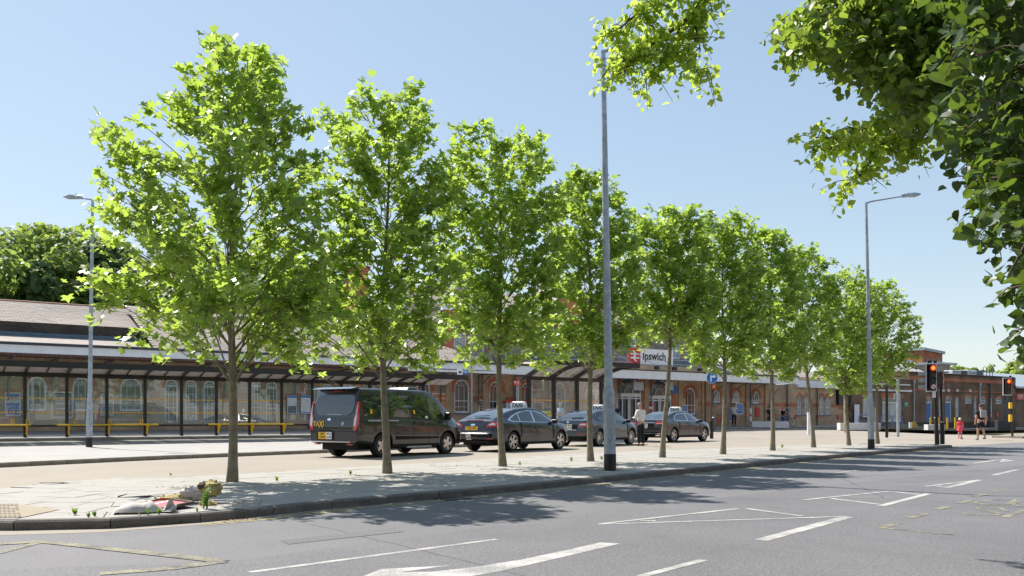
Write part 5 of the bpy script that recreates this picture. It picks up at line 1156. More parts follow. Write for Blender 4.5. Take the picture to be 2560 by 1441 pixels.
blob('foam_end', (.27, .02, .17), (.13, .13, .1), M['foam'], fm); blob('white_sleeve', (.08, .0, .11), (.17, .12, .09), M['haybag'], fm, .25); blob('foam_lump', (-.13, -.06, .05), (.19, .1, .055), M['foam'], fm, .4); blob('foam_scrap', (.35, -.3, .02), (.09, .06, .03), M['foam'], fm, .5); blob('dark_tear', (.2, -.02, .2), (.07, .07, .055), M['darkbark'], fm, .4)
# weeds
def weed(px, py, hgt, n, label, z=.1, lenf=1., spread=.5, m_='weed', wd=.012):
    p = gpt(px, py, z); r_ = MB()
    for i in range(n):
        a = random.uniform(0, 6.28); tilt = random.uniform(.1, spread); b = Vector((random.uniform(-1, 1), random.uniform(-1, 1), 0)) * hgt * .12
        L_ = hgt * random.uniform(.55, 1.1); d = Vector((math.cos(a) * tilt, math.sin(a) * tilt, 1)).normalized(); top = b + d * L_; side = Vector((-math.sin(a), math.cos(a), 0)) * wd; mid_ = b + d * L_ * .5
        r_.add([b, mid_ + side, top + Vector((math.cos(a), math.sin(a), -.3)) * hgt * .1, mid_ - side], [(0,1,2,3)])
    o = r_.build('weed', M[m_]); o.location = p; tag(o, label, 'weed', 'weeds in the paving joints'); return o
w1 = thing('weed_plant', 'tall bright green weed growing beside the foam roll', 'weed', gpt(512, 1272), 0, 'weeds in the paving joints')
stm = MB(); lf = MB()
for i in range(9):
    a = random.uniform(0, 6.28); d = Vector((math.cos(a) * .25, math.sin(a) * .25, 1)).normalized(); b = Vector((random.uniform(-.03, .03), random.uniform(-.03, .03), 0)); L_ = random.uniform(.17, .27)
    stm.tube([b, b + d * L_], [.005, .003], 4)
    for k in range(14):
        t = .15 + .85 * k / 14; q = b + d * L_ * t; an = k * 2.4; o_ = Vector((math.cos(an), math.sin(an), .55)).normalized(); sd_ = o_.cross(Vector((0, 0, 1))).normalized() * .009; ll = .065 * (1.15 - t * .5)
        lf.add([q, q + o_ * ll * .5 + sd_, q + o_ * ll, q + o_ * ll * .5 - sd_], [(0,1,2,3)])
stm.build('stem', M['weed'], w1); lf.build('foliage', M['weed'], w1, kind='stuff')
for px, py, hg, n, lb in ((187,1288,.09,16,'small green weed nearest the tactile paving corner'), (222,1294,.06,12,'low green weed beside the small weed near the tactile corner'), (237,1292,.07,12,'low green weed between the corner and the sack'), (370,1288,.08,14,'green weed sprouting at the foot of the sack'), (398,1286,.08,14,'green weed at the edge of the framed board'), (493,1280,.05,10,'tiny pale weed before the tall weed'),
                      (692,1203,.09,16,'yellow green weed tuft past the first trunk'), (876,1187,.09,18,'yellow green weed tuft left of the second trunk'), (427,1190,.06,10,'tiny weed at the far edge of the island'), (1504,1150,.12,16,'weed tuft right of the fourth trunk'), (1428,1154,.12,16,'weed tuft left of the fourth trunk'), (1300,1164,.1,14,'weed tuft right of the third trunk'),
                      (1955,1120,.14,18,'weed tuft at the seventh trunk')): weed(px, py, hg, n, lb)
weed(453, 1309, .07, 14, 'broken leafy weed lying in the gutter below the kerb', z=0.002, spread=2.2, wd=.02)
dry = MB()
for (px, py, sx, n) in ((470,1220,.5,70),(530,1265,.4,60),(590,1258,.45,70),(1525,1176,.35,80),(1460,1176,.2,40),(1100,1165,.5,40),(880,1190,.4,40),(1940,1124,.9,60),(2200,1120,1.4,160),(2140,1133,.8,60),(700,1212,.3,20),(1300,1170,.4,30),(1650,1155,.5,30),(1850,1143,.6,40),(2000,1134,.6,40),(1180,1167,.3,20),(1720,1160,.5,30),(300,1285,.5,30)):
    c = gpt(px, py)
    for i in range(n):
        b = c + Vector((random.gauss(0, sx * .5), random.gauss(0, sx * .35), 0)); a = random.uniform(0, 6.28); L_ = random.uniform(.02, .07); d = Vector((math.cos(a), math.sin(a), random.uniform(.1, 1))).normalized() * L_; sd_ = Vector((-math.sin(a), math.cos(a), 0)) * .006
        dry.add([b - sd_, b + sd_, b + d], [(0,1,2)])
o = dry.build('dry_grass', M['dryweed'], kind='stuff'); tag(o, 'dry yellow grass and moss tufts in the paving joints', 'grass')
tw_ = thing('twig', 'dry forked twig standing in the gutter against the kerb', 'twig', gpt(593, 1295, .003)); mb = MB(); mb.tube([(0, 0, 0), (.05, .02, .14), (.09, .03, .24)], [.006, .005, .002], 5); mb.tube([(.05, .02, .14), (.03, .0, .2)], [.003, .001], 4); mb.tube([(-.25, -.02, .01), (-.02, .0, .015), (.1, .01, .01)], [.004, .005, .002], 5); mb.build('stem', M['haybag'], tw_)
dl = MB()
for i in range(150):
    c = gpt(570 + random.gauss(0, 35), 1299 + random.gauss(0, 3), .002); c.z = .006; a = random.uniform(0, 6.28); s1 = Vector((math.cos(a), math.sin(a), random.uniform(-.2, .5))) * random.uniform(.01, .025); s2_ = Vector((-math.sin(a), math.cos(a), random.uniform(-.2, .3))) * .012
    dl.add([c - s1, c + s2_, c + s1, c - s2_], [(0,1,2,3)])
o = dl.build('dead_leaves', mat('dead leaf', (.30, .16, .08), .9, var=.3), kind='stuff'); tag(o, 'brown dead leaves gathered in the gutter', 'leaf litter')
# ================================================================ HOUSES across the road (behind the camera; seen in reflections)
def house(x0, label, m_, pos=None, rz=0):
    r_ = thing('terraced_house', label, 'house', pos or (x0, -20, .1), rz); mb = MB(); mb.box(0, 7.6, -9, 0, 0, 6.2); mb.build('wall', M[m_], r_)
    mb = MB(); mb.prism([(-9.2, 6.2), (.2, 6.2), (-4.5, 9)], 'x', 0, 7.6); mb.build('roof', M['slate'], r_)
    for (a, b, c, d_) in ((.8, 2.4, 1, 2.7), (5.2, 6.8, 1, 2.7), (.8, 2.4, 3.8, 5.4), (5.2, 6.8, 3.8, 5.4)):
        f = MB(); f.box(a, b, .0, .05, c, d_); w_ = f.build('window', M['whitepaint'], r_); f = MB(); f.box(a + .12, b - .12, .052, .06, c + .12, d_ - .12); f.build('pane', M['winglass'], w_)
    f = MB(); f.box(3.2, 4.2, 0, .06, 0, 2.2); f.build('door', M['bluedoor'], r_)
for i in range(7): house(-26 + i * 7.6, 'terraced brick house across the road, number %s from the linden' % ['one','two','three','four','five','six','seven'][i], ['redbrick', 'greybrick', 'brick'][i % 3])

for i in range(7):
    y0 = 4 + i * 7.2; house(0, 'terraced brick house beyond the picture edge down the side road, %s of its row' % ['first','second','third','fourth','fifth','sixth','seventh'][i], ['redbrick', 'brick', 'greybrick'][i % 3], (.55 * y0 + 34, y0 + 6.9, .0), R(-60 - 180 + 2) )
# ================================================================ TREES
def leafset(name, pos, nrm, size, tmpl, m, parent, up_hint=None, **k):
    """one mesh of many leaves; tmpl = (verts, tris) of one leaf in its own plane, +Y tip"""
    tv, tf = tmpl; n = len(pos); V = len(tv)
    nrm = nrm / np.linalg.norm(nrm, axis=1, keepdims=True)
    ref = rng.normal(size=(n, 3)); ref[:, 2] -= .8
    y = ref - (ref * nrm).sum(1, keepdims=True) * nrm; y /= np.linalg.norm(y, axis=1, keepdims=True); x = np.cross(y, nrm)
    fold = rng.uniform(.5, 2.2, (n, 1, 1))
    co = pos[:, None, :] + size[:, None, None] * (tv[None, :, 0:1] * x[:, None, :] + tv[None, :, 1:2] * y[:, None, :] + fold * tv[None, :, 2:3] * nrm[:, None, :])
    co = co.reshape(-1, 3).astype(np.float32)
    fi = (np.array(tf)[None] + (np.arange(n) * V)[:, None, None]).reshape(-1)
    nf = n * len(tf); w_ = len(tf[0]); me = bpy.data.meshes.new(name)
    me.vertices.add(len(co)); me.vertices.foreach_set('co', co.ravel()); me.loops.add(nf * w_); me.loops.foreach_set('vertex_index', fi.astype(np.int32))
    me.polygons.add(nf); me.polygons.foreach_set('loop_start', np.arange(0, nf * w_, w_, dtype=np.int32)); me.polygons.foreach_set('loop_total', np.full(nf, w_, dtype=np.int32))
    me.materials.append(m); me.update(calc_edges=True)
    return link(name, me, parent, **k)
def single_leaf_mesh(name, tmpl, m):
    me = bpy.data.meshes.new(name); me.from_pydata([tuple(v) for v in tmpl[0]], [], [tuple(t) for t in tmpl[1]]); me.materials.append(m); return me
# five lobed plane leaf
_pl = [(0,-.1),(.22,-.22),(.5,-.12),(.30,.06),(.52,.34),(.20,.30),(0,.62),(-.20,.30),(-.52,.34),(-.30,.06),(-.5,-.12),(-.22,-.22)]
PLANE = (np.array([(0, .05, 0)] + [(x, y, .16 * abs(x) - .12 * max(0, y) ** 2) for x, y in _pl]), [(0, i + 1, (i + 1) % 12 + 1) for i in range(12)])
_ln = [(0,-.42),(.26,-.44),(.46,-.2),(.44,.12),(.24,.36),(0,.62),(-.24,.36),(-.44,.12),(-.46,-.2),(-.26,-.44)]
LINDEN = (np.array([(0, 0, 0)] + [(x * .95, y, .18 * abs(x) - .15 * max(0, y) ** 2) for x, y in _ln]), [(0, i + 1, (i + 1) % 10 + 1) for i in range(10)])
CLUMP = (np.array([(-.5,-.35,0),(.1,-.5,.06),(.5,-.1,0),(.25,.35,.1),(-.15,.55,0),(-.55,.2,.08)]), [(0,1,2),(0,2,3),(0,3,4),(0,4,5)])
leaf_plane_me = single_leaf_mesh('leaf', PLANE, M['leaf']); leaf_lin_me = single_leaf_mesh('leaf', LINDEN, M['linleaf'])
def rot_to(nv, spin):
    q = Vector(nv).to_track_quat('Z', 'Y').to_matrix().to_4x4(); return q @ Matrix.Rotation(spin, 4, 'Z')
def plane_tree(label, px, py, prof, nleaf, seed, xt, r0, singles=0, lsize=.162):
    rs = random.Random(seed); p = G(px, py, .10); Y = p.y; s = Y / FP
    tr = thing('plane_tree', label, 'tree', p, 0, 'row of young plane trees')
    KW = 1.04 if seed == 1 else 1.14
    pf = sorted([(( py - y) * s, (xl - px) * s * KW, (xr - px) * s * KW) for y, xl, xr in prof])
    zs = [q[0] for q in pf]; ztop = zs[-1]
    def env(z): return np.interp(z, zs, [q[1] for q in pf]), np.interp(z, zs, [q[2] for q in pf])
    lean = (xt - px) * s
    def axis(t): return Vector((lean * t ** 1.3 + .05 * math.sin(t * 7 + seed), .05 * math.sin(t * 5 + seed * 2), ztop * .95 * t))
    T = MB(); N = 22; T.tube([axis(i / N) for i in range(N + 1)], [r0 * (1.25 if i == 0 else 1) * (1 - (i / N) ** .9 * .93) * (1 + .04 * math.sin(i * 2.1)) for i in range(N + 1)], 12)
    B = MB(); lp = []; ln_ = []; zc0 = zs[0]
    nb = int(34 + ztop * 3)
    for i in range(nb):
        f = (i + .5) / nb; zt = zc0 + .2 + (ztop - zc0 - .62) * f ** 1.02
        az = i * 2.39996 + rs.uniform(-.35, .35); xl, xr = env(zt); c, sn = math.cos(az), math.sin(az); side = xr if c > 0 else -xl
        side = max(.12, side - lean * (zt / ztop) ** 1.3 * (1 if c > 0 else -1)); mean = max(.12, (xr - xl) / 2)
        rad = (c * c / side ** 2 + sn * sn / mean ** 2) ** -.5 * rs.uniform(.74, .98) * (1 + .13 * math.sin(2 * az + seed * 1.7 + zt * 1.9) * math.sin(zt * 2.6 + seed))
        z0 = max(zc0 * .8, zt - rad * rs.uniform(.55, 1.0)) if zt > zc0 + .9 else max(zc0 * .92, zt - .1)
        a0 = axis(z0 / (ztop * .95)); tip = Vector((axis(min(1, zt / ztop)).x + c * rad, sn * rad, zt))
        droop = .3 if f < .25 else 0
        pts = []; K = 6
        for k in range(K + 1):
            t = k / K; q = a0.lerp(tip, t); q.z += rad * (.16 if f > .2 else .28) * math.sin(math.pi * t) * (1 if f < .7 else .3) - droop * t * t * .6; q += Vector((rs.uniform(-1, 1), rs.uniform(-1, 1), rs.uniform(-1, 1))) * .04 * (0 < k < K); pts.append(q)
        br = r0 * .25 * (1 - f * .6) * min(1, rad / 1.0 + .3); B.tube(pts, [br * (1 - .8 * k / K) for k in range(K + 1)], 6)
        segs = [(pts, .4 if rad > .7 else .1, 1)]
        nt = int(5 + rad * 7)
        for j in range(nt):
            t = rs.uniform(.16, .98); k = int(t * K); b = pts[k].lerp(pts[min(K, k + 1)], t * K - k); d0 = (pts[min(K, k+1)] - pts[max(0, k - 1)]).normalized()
            dv = (d0 + Vector((rs.uniform(-1, 1), rs.uniform(-1, 1), rs.uniform(-.35, .7))) * .95).normalized(); L_ = rs.uniform(.22, .5) * (.5 + rad * .3)
            e = b + dv * L_; e.z -= droop * .25; mdl = b.lerp(e, .5) + Vector((0, 0, .03)); B.tube([b, mdl, e], [br * .4, br * .28, .003], 5); segs.append(([b, mdl, e], .15, 1))
        for pl, t0, wgt in segs:
            Ls = sum((pl[i+1] - pl[i]).length for i in range(len(pl) - 1)) * (1 - t0)
            for _ in range(max(3, int(Ls * 23))):
                t = t0 + (1 - t0) * rs.random() ** .8; kk = t * (len(pl) - 1); k = min(int(kk), len(pl) - 2); b = pl[k].lerp(pl[k+1], kk - k)
                off = Vector((rs.gauss(0, 1), rs.gauss(0, 1), rs.gauss(0, .8))); off = off.normalized() * rs.uniform(.03, .19); q = b + off; lp.append(q)
                ln_.append(Vector((off.x * .7 + rs.gauss(0, .45), off.y * .7 + rs.gauss(0, .45), rs.uniform(.25, 1.1))))
    for _ in range(int(23 * ztop)):      # outer sprays that close the crown
        zt = zc0 + (ztop - .35 - zc0) * rs.random() ** .9; xl, xr = env(zt); az = rs.uniform(0, 6.283); c, sn = math.cos(az), math.sin(az); ax_ = axis(min(1, zt / ztop))
        side = max(.15, (xr - ax_.x) if c > 0 else (ax_.x - xl)); mean = max(.15, (xr - xl) / 2); rad = (c * c / side ** 2 + sn * sn / mean ** 2) ** -.5 * rs.uniform(.72, .99) * (1 + .13 * math.sin(2 * az + seed * 1.7 + zt * 1.9) * math.sin(zt * 2.6 + seed))
        e = Vector((ax_.x + c * rad, sn * rad, zt)); b = Vector((ax_.x + c * rad * .55, sn * rad * .55, zt - rad * .25)); B.tube([b, b.lerp(e, .5) + Vector((0, 0, .02)), e], [.008, .006, .002], 4)
        for _k in range(12):
            off = Vector((rs.gauss(0, 1), rs.gauss(0, 1), rs.gauss(0, .8))).normalized() * rs.uniform(.03, .19); lp.append(b.lerp(e, rs.uniform(.55, 1.0)) + off); ln_.append(Vector((off.x * .7 + rs.gauss(0, .45), off.y * .7 + rs.gauss(0, .45), rs.uniform(.25, 1.1))))
    for _ in range(60): q = axis(rs.uniform(.8, 1.0)); lp.append(q + Vector((rs.gauss(0, .07), rs.gauss(0, .07), rs.uniform(0, .12)))); ln_.append(Vector((rs.gauss(0, .6), rs.gauss(0, .6), .6)))
    T.build('trunk', M['bark'], tr, True); B.build('branches', M['bark'], tr, True, kind='stuff')
    lp = np.array([tuple(v) for v in lp]); ln_ = np.array([tuple(v) for v in ln_])
    if len(lp) > nleaf: idx = rng.permutation(len(lp))[:nleaf]; lp, ln_ = lp[idx], ln_[idx]
    sz = rng.uniform(.6, 1.18, len(lp)) * lsize
    if singles:
        order = np.argsort(lp[:, 1] - sz * 8)[:singles]; keep = np.ones(len(lp), bool); keep[order] = False
        for i in order: o = link('leaf', leaf_plane_me, tr); o.matrix_local = Matrix.Translation(lp[i]) @ rot_to(ln_[i], rs.uniform(0, 6.28)) @ Matrix.Scale(sz[i], 4)
        lp, ln_, sz = lp[keep], ln_[keep], sz[keep]
    leafset('crown', lp, ln_, sz, PLANE, M['leaf'], tr, kind='stuff'); return len(lp)
TREES = [
 ('nearest and tallest looking young plane tree, just behind the dumped sack and foam', 572, 1205, [(905,560,620),(880,330,720),(840,270,830),(760,225,850),(680,225,900),(600,215,890),(500,215,860),(430,225,840),(340,270,815),(290,395,790),(250,390,715),(180,425,700),(120,520,690),(85,535,660),(62,590,650)], 12500, 1, 612, .082),
 ('young plane tree whose trunk stands in front of the black van', 963, 1184, [(925,870,960),(900,700,1020),(850,690,1080),(780,720,1110),(700,760,1130),(620,800,1140),(520,830,1130),(430,830,1130),(340,815,1075),(270,812,1075),(230,870,1060),(196,905,1030)], 10500, 2, 965, .08),
 ('young plane tree whose trunk crosses the tail of the first saloon', 1256, 1166, [(905,1180,1290),(870,1110,1370),(800,1080,1390),(700,1075,1400),(600,1080,1405),(500,1090,1420),(420,1110,1410),(350,1130,1350),(320,1200,1330),(298,1220,1270)], 9500, 3, 1240, .078),
 ('young plane tree just before the near lamp post, trunk over the second saloon', 1481, 1154, [(920,1385,1480),(880,1330,1530),(800,1320,1600),(700,1335,1600),(600,1345,1595),(520,1375,1575),(450,1425,1545),(398,1445,1480)], 8000, 4, 1462, .076),
 ('young plane tree past the near lamp post, trunk beside the standing driver', 1660, 1144, [(862,1625,1690),(835,1580,1770),(780,1555,1795),(690,1560,1780),(600,1575,1760),(530,1595,1735),(484,1670,1715)], 7500, 5, 1690, .076),
 ('young plane tree hiding the edge of the round blue arrow sign', 1808, 1136, [(935,1770,1850),(880,1720,1905),(800,1705,1915),(700,1712,1905),(620,1735,1895),(550,1755,1878),(507,1790,1830)], 7000, 6, 1812, .08),
 ('young plane tree whose trunk overlaps the longest concrete block', 1930, 1127, [(945,1890,1975),(900,1850,2010),(820,1835,2030),(720,1840,2000),(640,1865,1975),(580,1895,1955),(547,1912,1940)], 6500, 7, 1925, .08),
 ('slightly leaning young plane tree beside the white bollard post', 2030, 1119, [(935,1960,2080),(880,1930,2110),(800,1925,2110),(720,1930,2090),(650,1948,2060),(592,1972,2010)], 6000, 8, 1992, .078),
 ('young plane tree next to the buff pole with red fittings', 2120, 1114, [(985,2120,2165),(940,2060,2190),(860,2040,2215),(780,2035,2210),(710,2045,2180),(652,2085,2135)], 5600, 9, 2110, .078),
 ('farthest young plane tree, just beyond the street lamp near the row end', 2197, 1110, [(965,2150,2225),(920,2120,2275),(850,2105,2305),(780,2115,2290),(720,2140,2240),(678,2165,2195)], 5600, 10, 2180, .078)]
for i, t in enumerate(TREES): plane_tree(*t[:4], t[4], t[5], t[6], t[7], singles=[280, 200, 0][min(i, 2)])
# ---------------------------------------------------------------- overhanging linden by the camera
ld_ = thing('linden_tree', 'large linden overhanging the road, dark hanging boughs at the picture edge', 'tree', (7.2, 4.0, .12)); LO = Vector((7.2, 4.0, .12))
LB = MB(); LB.tube([(0,0,-.2),(0,0,1.5),(-.1,.1,4),(-.2,.3,7),(0,.5,10)], [.42,.34,.3,.2,.08], 16); LB.build('trunk', M['darkbark'], ld_, True)
br = MB(); lp = []; ln_ = []; sz = []
def limb(pts, r0, r1):
    q = [PY(*p) - LO for p in pts]; br.tube(q, [r0 + (r1 - r0) * i / (len(q) - 1) for i in range(len(q))], 7); return q
def twig_leaves(b, d, L_, n, sz_, rs=random):
    d = Vector(d).normalized(); e = b + d * L_ - Vector((0, 0, L_ * .35)); mdl = b.lerp(e, .5) + Vector((0, 0, .03)); br.tube([b, mdl, e], [.006, .004, .0015], 4)
    for i in range(n):
        t = rs.random() ** .7; c = b.lerp(mdl, t * 2) if t < .5 else mdl.lerp(e, t * 2 - 1); o_ = Vector((rs.gauss(0, 1), rs.gauss(0, 1), rs.gauss(-.3, .7))).normalized() * rs.uniform(.03, .11)
        lp.append(tuple(c + o_)); ln_.append((o_.x * 6 + rs.gauss(0, .5), o_.y * 6 + rs.gauss(0, .5) - .1, rs.uniform(.1, 1))); sz.append(sz_ * rs.uniform(.6, 1.2))
rl = random.Random(5)
# sprig at top centre
S1 = [limb([(1960,-420,8.0),(1860,-200,8.6),(1790,-50,9),(1730,40,9),(1640,105,9.1),(1570,140,9.2),(1515,168,9.2)], .045, .006),
      limb([(1790,-50,9),(1700,-20,8.9),(1610,20,8.8),(1545,75,8.8),(1500,95,8.8)], .018, .004), limb([(1730,40,9),(1745,90,8.9),(1752,130,8.9)], .012, .004),
      limb([(1700,60,9),(1690,110,9.1),(1650,165,9.2),(1610,205,9.3)], .012, .003), limb([(1690,120,9.1),(1735,165,9.1),(1780,185,9.1)], .008, .003), limb([(1640,105,9.1),(1600,135,9),(1560,185,9)], .008, .003), limb([(1600,20,8.8),(1620,60,8.9),(1650,80,9)], .008, .003), limb([(1575,140,9.2),(1540,165,9.2),(1510,185,9.2)], .006, .003)]
for k, q in enumerate(S1):
    for i in range(len(q) - 1):
        if k == 0 and i < 2: n = 2
        else: n = int((q[i+1] - q[i]).length * 44)
        for _ in range(n):
            b = q[i].lerp(q[i+1], rl.random()); twig_leaves(b, (rl.gauss(0, 1), rl.gauss(0, 1), rl.gauss(-.1, .6)), rl.uniform(.08, .30), 9, .07, rl)
# lower spray reaching out
S2 = [limb([(2900,-300,6.5),(2560,50,7.2),(2380,200,7.6),(2330,240,7.8),(2290,300,8),(2210,345,8.2),(2130,350,8.3),(2040,345,8.3)], .075, .005), limb([(2210,345,8.2),(2180,400,8.3),(2150,440,8.3),(2105,468,8.3)], .014, .003),
      limb([(2290,300,8),(2230,305,8),(2170,310,8),(2130,325,8)], .012, .003), limb([(2250,330,8.1),(2290,360,8.1),(2280,400,8.1)], .01, .003), limb([(2330,240,7.8),(2240,250,7.9),(2215,285,8)], .012, .003), limb([(2380,250,7.7),(2430,300,7.8),(2380,330,7.8),(2300,330,7.9)], .014, .003), limb([(2130,350,8.3),(2090,365,8.3),(2060,380,8.3)], .006, .002)]
for k, q in enumerate(S2):
    for i in range(len(q) - 1):
        n = 3 if (k == 0 and i < 1) else int((q[i+1] - q[i]).length * 40)
        for _ in range(n):
            b = q[i].lerp(q[i+1], rl.random()); twig_leaves(b, (rl.gauss(0, 1), rl.gauss(0, 1), rl.gauss(-.1, .6)), rl.uniform(.08, .34), 10, .07, rl)
# heavy mass
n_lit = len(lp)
OUT = [(1945,92),(1980,68),(2030,52),(2070,10),(2095,-60),(2120,-500),(3500,-500),(3500,1000),(2610,880),(2572,815),(2560,760),(2530,710),(2512,670),(2500,630),(2460,610),(2450,580),(2475,530),(2445,490),(2455,440),(2440,375),(2390,350),(2330,300),(2290,275),(2230,245),(2180,185),(2120,160),(2070,165),(2030,140),(1985,110)]
def inside(x, y):
    c = False; j = len(OUT) - 1
    for i in range(len(OUT)):
        (xi, yi), (xj, yj) = OUT[i], OUT[j]
        if (yi > y) != (yj > y) and x < (xj - xi) * (y - yi) / (yj - yi) + xi: c = not c
        j = i
    return c
for q in [[(3300,-500,4.6),(2900,-150,5.2),(2560,20,5.8),(2440,60,6.2)], [(3300,0,4.6),(2900,150,4.8),(2700,260,5),(2560,350,5.2),(2480,480,5.4),(2440,560,5.5)], [(3300,200,4.4),(2900,350,4.6),(2640,480,4.8),(2560,620,4.9),(2520,690,5)], [(2560,20,7),(2470,110,7.3),(2360,165,7.6),(2330,215,7.7)], [(2700,-200,5),(2400,-100,5.5),(2200,-60,5.8),(2100,-20,6)]]:
    limb(q, .032, .004)
cnt = 0; near_flag = []
while cnt < 2450:
    x = rl.uniform(1930, 3300); y = rl.uniform(-480, 900)
    if rl.random() < .33: x = rl.uniform(1940, 2430); y = rl.uniform(-60, 380)
    if x < 2560 and y < -140: continue
    if not inside(x, y): continue
    if x > 2620 and rl.random() < .45: continue
    # thin out near the rim
    m_ = min(math.hypot(x - a, y - b) for a, b in OUT[:4] + OUT[8:])
    if x < 2420 and y > -20 and rl.random() < .15: continue
    near_ = x > 2420; Y = rl.uniform(4.2, 7.2) if near_ else rl.uniform(6.5, 8.6)
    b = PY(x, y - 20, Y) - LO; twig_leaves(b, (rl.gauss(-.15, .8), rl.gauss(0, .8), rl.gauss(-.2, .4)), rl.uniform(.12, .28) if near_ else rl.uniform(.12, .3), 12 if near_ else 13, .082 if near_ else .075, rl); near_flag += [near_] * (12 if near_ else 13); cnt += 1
br.build('branches', M['darkbark'], ld_, True, kind='stuff')
lp = np.array(lp); ln_ = np.array(ln_); sz = np.array(sz)
wx = (lp[:, 0] + LO.x) / (lp[:, 1] + LO.y) * FP + 1280; wy = YH - (lp[:, 2] + LO.z - HC) / (lp[:, 1] + LO.y) * FP
vis = (wx < 2560) & (wy > 0) & np.array([inside(a_, b_) for a_, b_ in zip(wx, wy)]); score = np.where(vis & (np.arange(len(lp)) >= n_lit), sz / (lp[:, 1] + LO.y), 0); order = np.argsort(-score)[:290]; keep = np.ones(len(lp), bool); keep[order] = False
for i in order: o = link('leaf', leaf_lin_me, ld_); o.matrix_local = Matrix.Translation(lp[i]) @ rot_to(ln_[i], rl.uniform(0, 6.28)) @ Matrix.Scale(sz[i], 4)
lit = np.arange(len(lp)) < n_lit; leafset('lit_flowering_spray', lp[keep & lit], ln_[keep & lit], sz[keep & lit], LINDEN, M['linlit'], ld_, kind='stuff')  # sprays painted as sunlit by the brightest leaf copy
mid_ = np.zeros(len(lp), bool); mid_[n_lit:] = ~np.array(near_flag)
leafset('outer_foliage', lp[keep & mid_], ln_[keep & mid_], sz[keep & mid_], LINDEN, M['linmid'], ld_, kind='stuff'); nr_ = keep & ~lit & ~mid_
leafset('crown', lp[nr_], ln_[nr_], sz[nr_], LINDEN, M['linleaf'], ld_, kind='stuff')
# ---------------------------------------------------------------- wooded bank behind the station
mb = MB(); v = []; nx = 40
for i in range(nx + 1):
    a = -70 + 150 * i / nx
    for u, z in ((56, -.5), (60, 3), (72, 9 + 2 * math.sin(i * .7)), (95, 13 + 1.5 * math.sin(i * .5 + 1)), (140, 10)): v.append(tuple(WV(a, u, z * (1 if a < 30 else max(.1, 1 - (a - 30) / 60)))))
mb.add(v, [(i*5+k, i*5+5+k, i*5+6+k, i*5+k+1) for i in range(nx) for k in range(4)]); mb.build('bank', M['land'], kind='structure')
def bushy(label, px, Y, top_y, rad, hgt, n, m_, seed, group, lobes=9, sz_=.42, base=None, trunk=True):
    rs = random.Random(seed); x = AY(px, Y); zt = HC + (YH - top_y) * Y / FP; zb = zt - hgt; t = thing('far_tree', label, 'tree', (x, Y, zb), 0, group)
    if trunk: mb = MB(); mb.tube([(0, 0, -2), (.1, 0, hgt * .4), (0, .1, hgt * .85)], [.3, .2, .05], 8); mb.build('trunk', M['darkbark'], t, True)
    P_ = []; Nn = []
    for l in range(lobes):
        a = rs.uniform(0, 6.28); q = rs.random() ** .6 * .7; lc = Vector((math.cos(a) * rad * q, math.sin(a) * rad * q, hgt * rs.uniform(.3, .85))); lr = rad * rs.uniform(.28, .55)
        if l == 0: lc = Vector((0, 0, hgt - lr * .8))
        for _ in range(n // lobes):
            d = Vector((rs.gauss(0, 1), rs.gauss(0, 1), rs.gauss(0, 1))).normalized(); r_ = lr * (rs.uniform(.72, 1.06) + .12 * math.sin(d.x * 7 + l) * math.sin(d.z * 6)); p = lc + Vector((d.x * r_, d.y * r_, d.z * r_ * .9))
            P_.append(tuple(p)); Nn.append((d.x + rs.gauss(0, .5), d.y + rs.gauss(0, .5), d.z * .6 + rs.uniform(0, .8)))
    if rs.random() < .6:
        for _ in range(10):
            b = Vector((rs.gauss(0, rad * .4), rs.gauss(0, rad * .4), hgt * .85)); 
            for k in range(26): P_.append(tuple(b + Vector((rs.gauss(0, .18), rs.gauss(0, .18), k * .055)))); Nn.append((rs.gauss(0, 1), rs.gauss(0, 1), .6))
    leafset('crown', np.array(P_), np.array(Nn), np.array([rs.uniform(.5, 1.2) * sz_ for _ in P_]), CLUMP, m_, t, kind='stuff')
gb_ = 'trees on the wooded bank'
HB = [(-60,66,590,4.2,9,'at the very edge, beyond the tiled roof','farleaf'),(35,70,578,4,10,'with a pale top behind the start of the tiled roof','farleaf'),(95,62,655,2.6,6,'dark and narrow like a cone above the tiled roof','farleaf2'),(105,74,566,4.2,11,'highest on the bank, left of the street lamp','farleaf'),(165,64,620,3.4,8,'bushy and low just before the street lamp','farleaf'),
      (190,72,575,4,10,'round topped right before the street lamp','farleaf'),(245,68,605,3.2,8,'dark, right behind the street lamp pole','farleaf2'),(10,62,660,3.5,6,'low and tangled at the roof ridge','farleaf'),(330,74,640,4.2,9,'seen through the gaps of the nearest plane','farleaf'),(420,74,640,4.4,9,'second seen through the nearest plane crown','farleaf'),(520,76,640,4.6,9,'behind the nearest plane trunk','farleaf'),
      (620,76,635,4.4,9,'behind the nearest plane, past its trunk','farleaf'),(700,78,650,4.4,9,'between the first and second plane crowns','farleaf'),(770,80,680,4.2,8,'lower one between the first and second plane crowns','farleaf'),(850,84,715,3.8,7,'last and lowest of the bank before the chimneys','farleaf2')]
for i, (px, Y, ty, rd, hg, txt, m_) in enumerate(HB): bushy('tree on the wooded bank, ' + txt, px, Y, ty, rd, hg, 4200 if i < 8 else 3000, M[m_], 50 + i, gb_)
bk = MB()      # undergrowth on the bank
P_ = []; Nn = []
for _ in range(16000):
    px = random.uniform(-250, 900); Y = random.uniform(58, 66); z = random.uniform(3, 12.5) - max(0, (px - 500) / 90); P_.append((AY(px, Y) + random.gauss(0, .3), Y + z * .5 + random.gauss(0, 1), z)); Nn.append((random.gauss(0, .6), -.5 + random.gauss(0, .4), .7))
o = leafset('undergrowth', np.array(P_), np.array(Nn), np.random.default_rng(3).uniform(.25, .6, len(P_)), CLUMP, M['farleaf'], None, kind='stuff'); tag(o, 'tangled green shrubs covering the bank behind the station', 'shrubs')
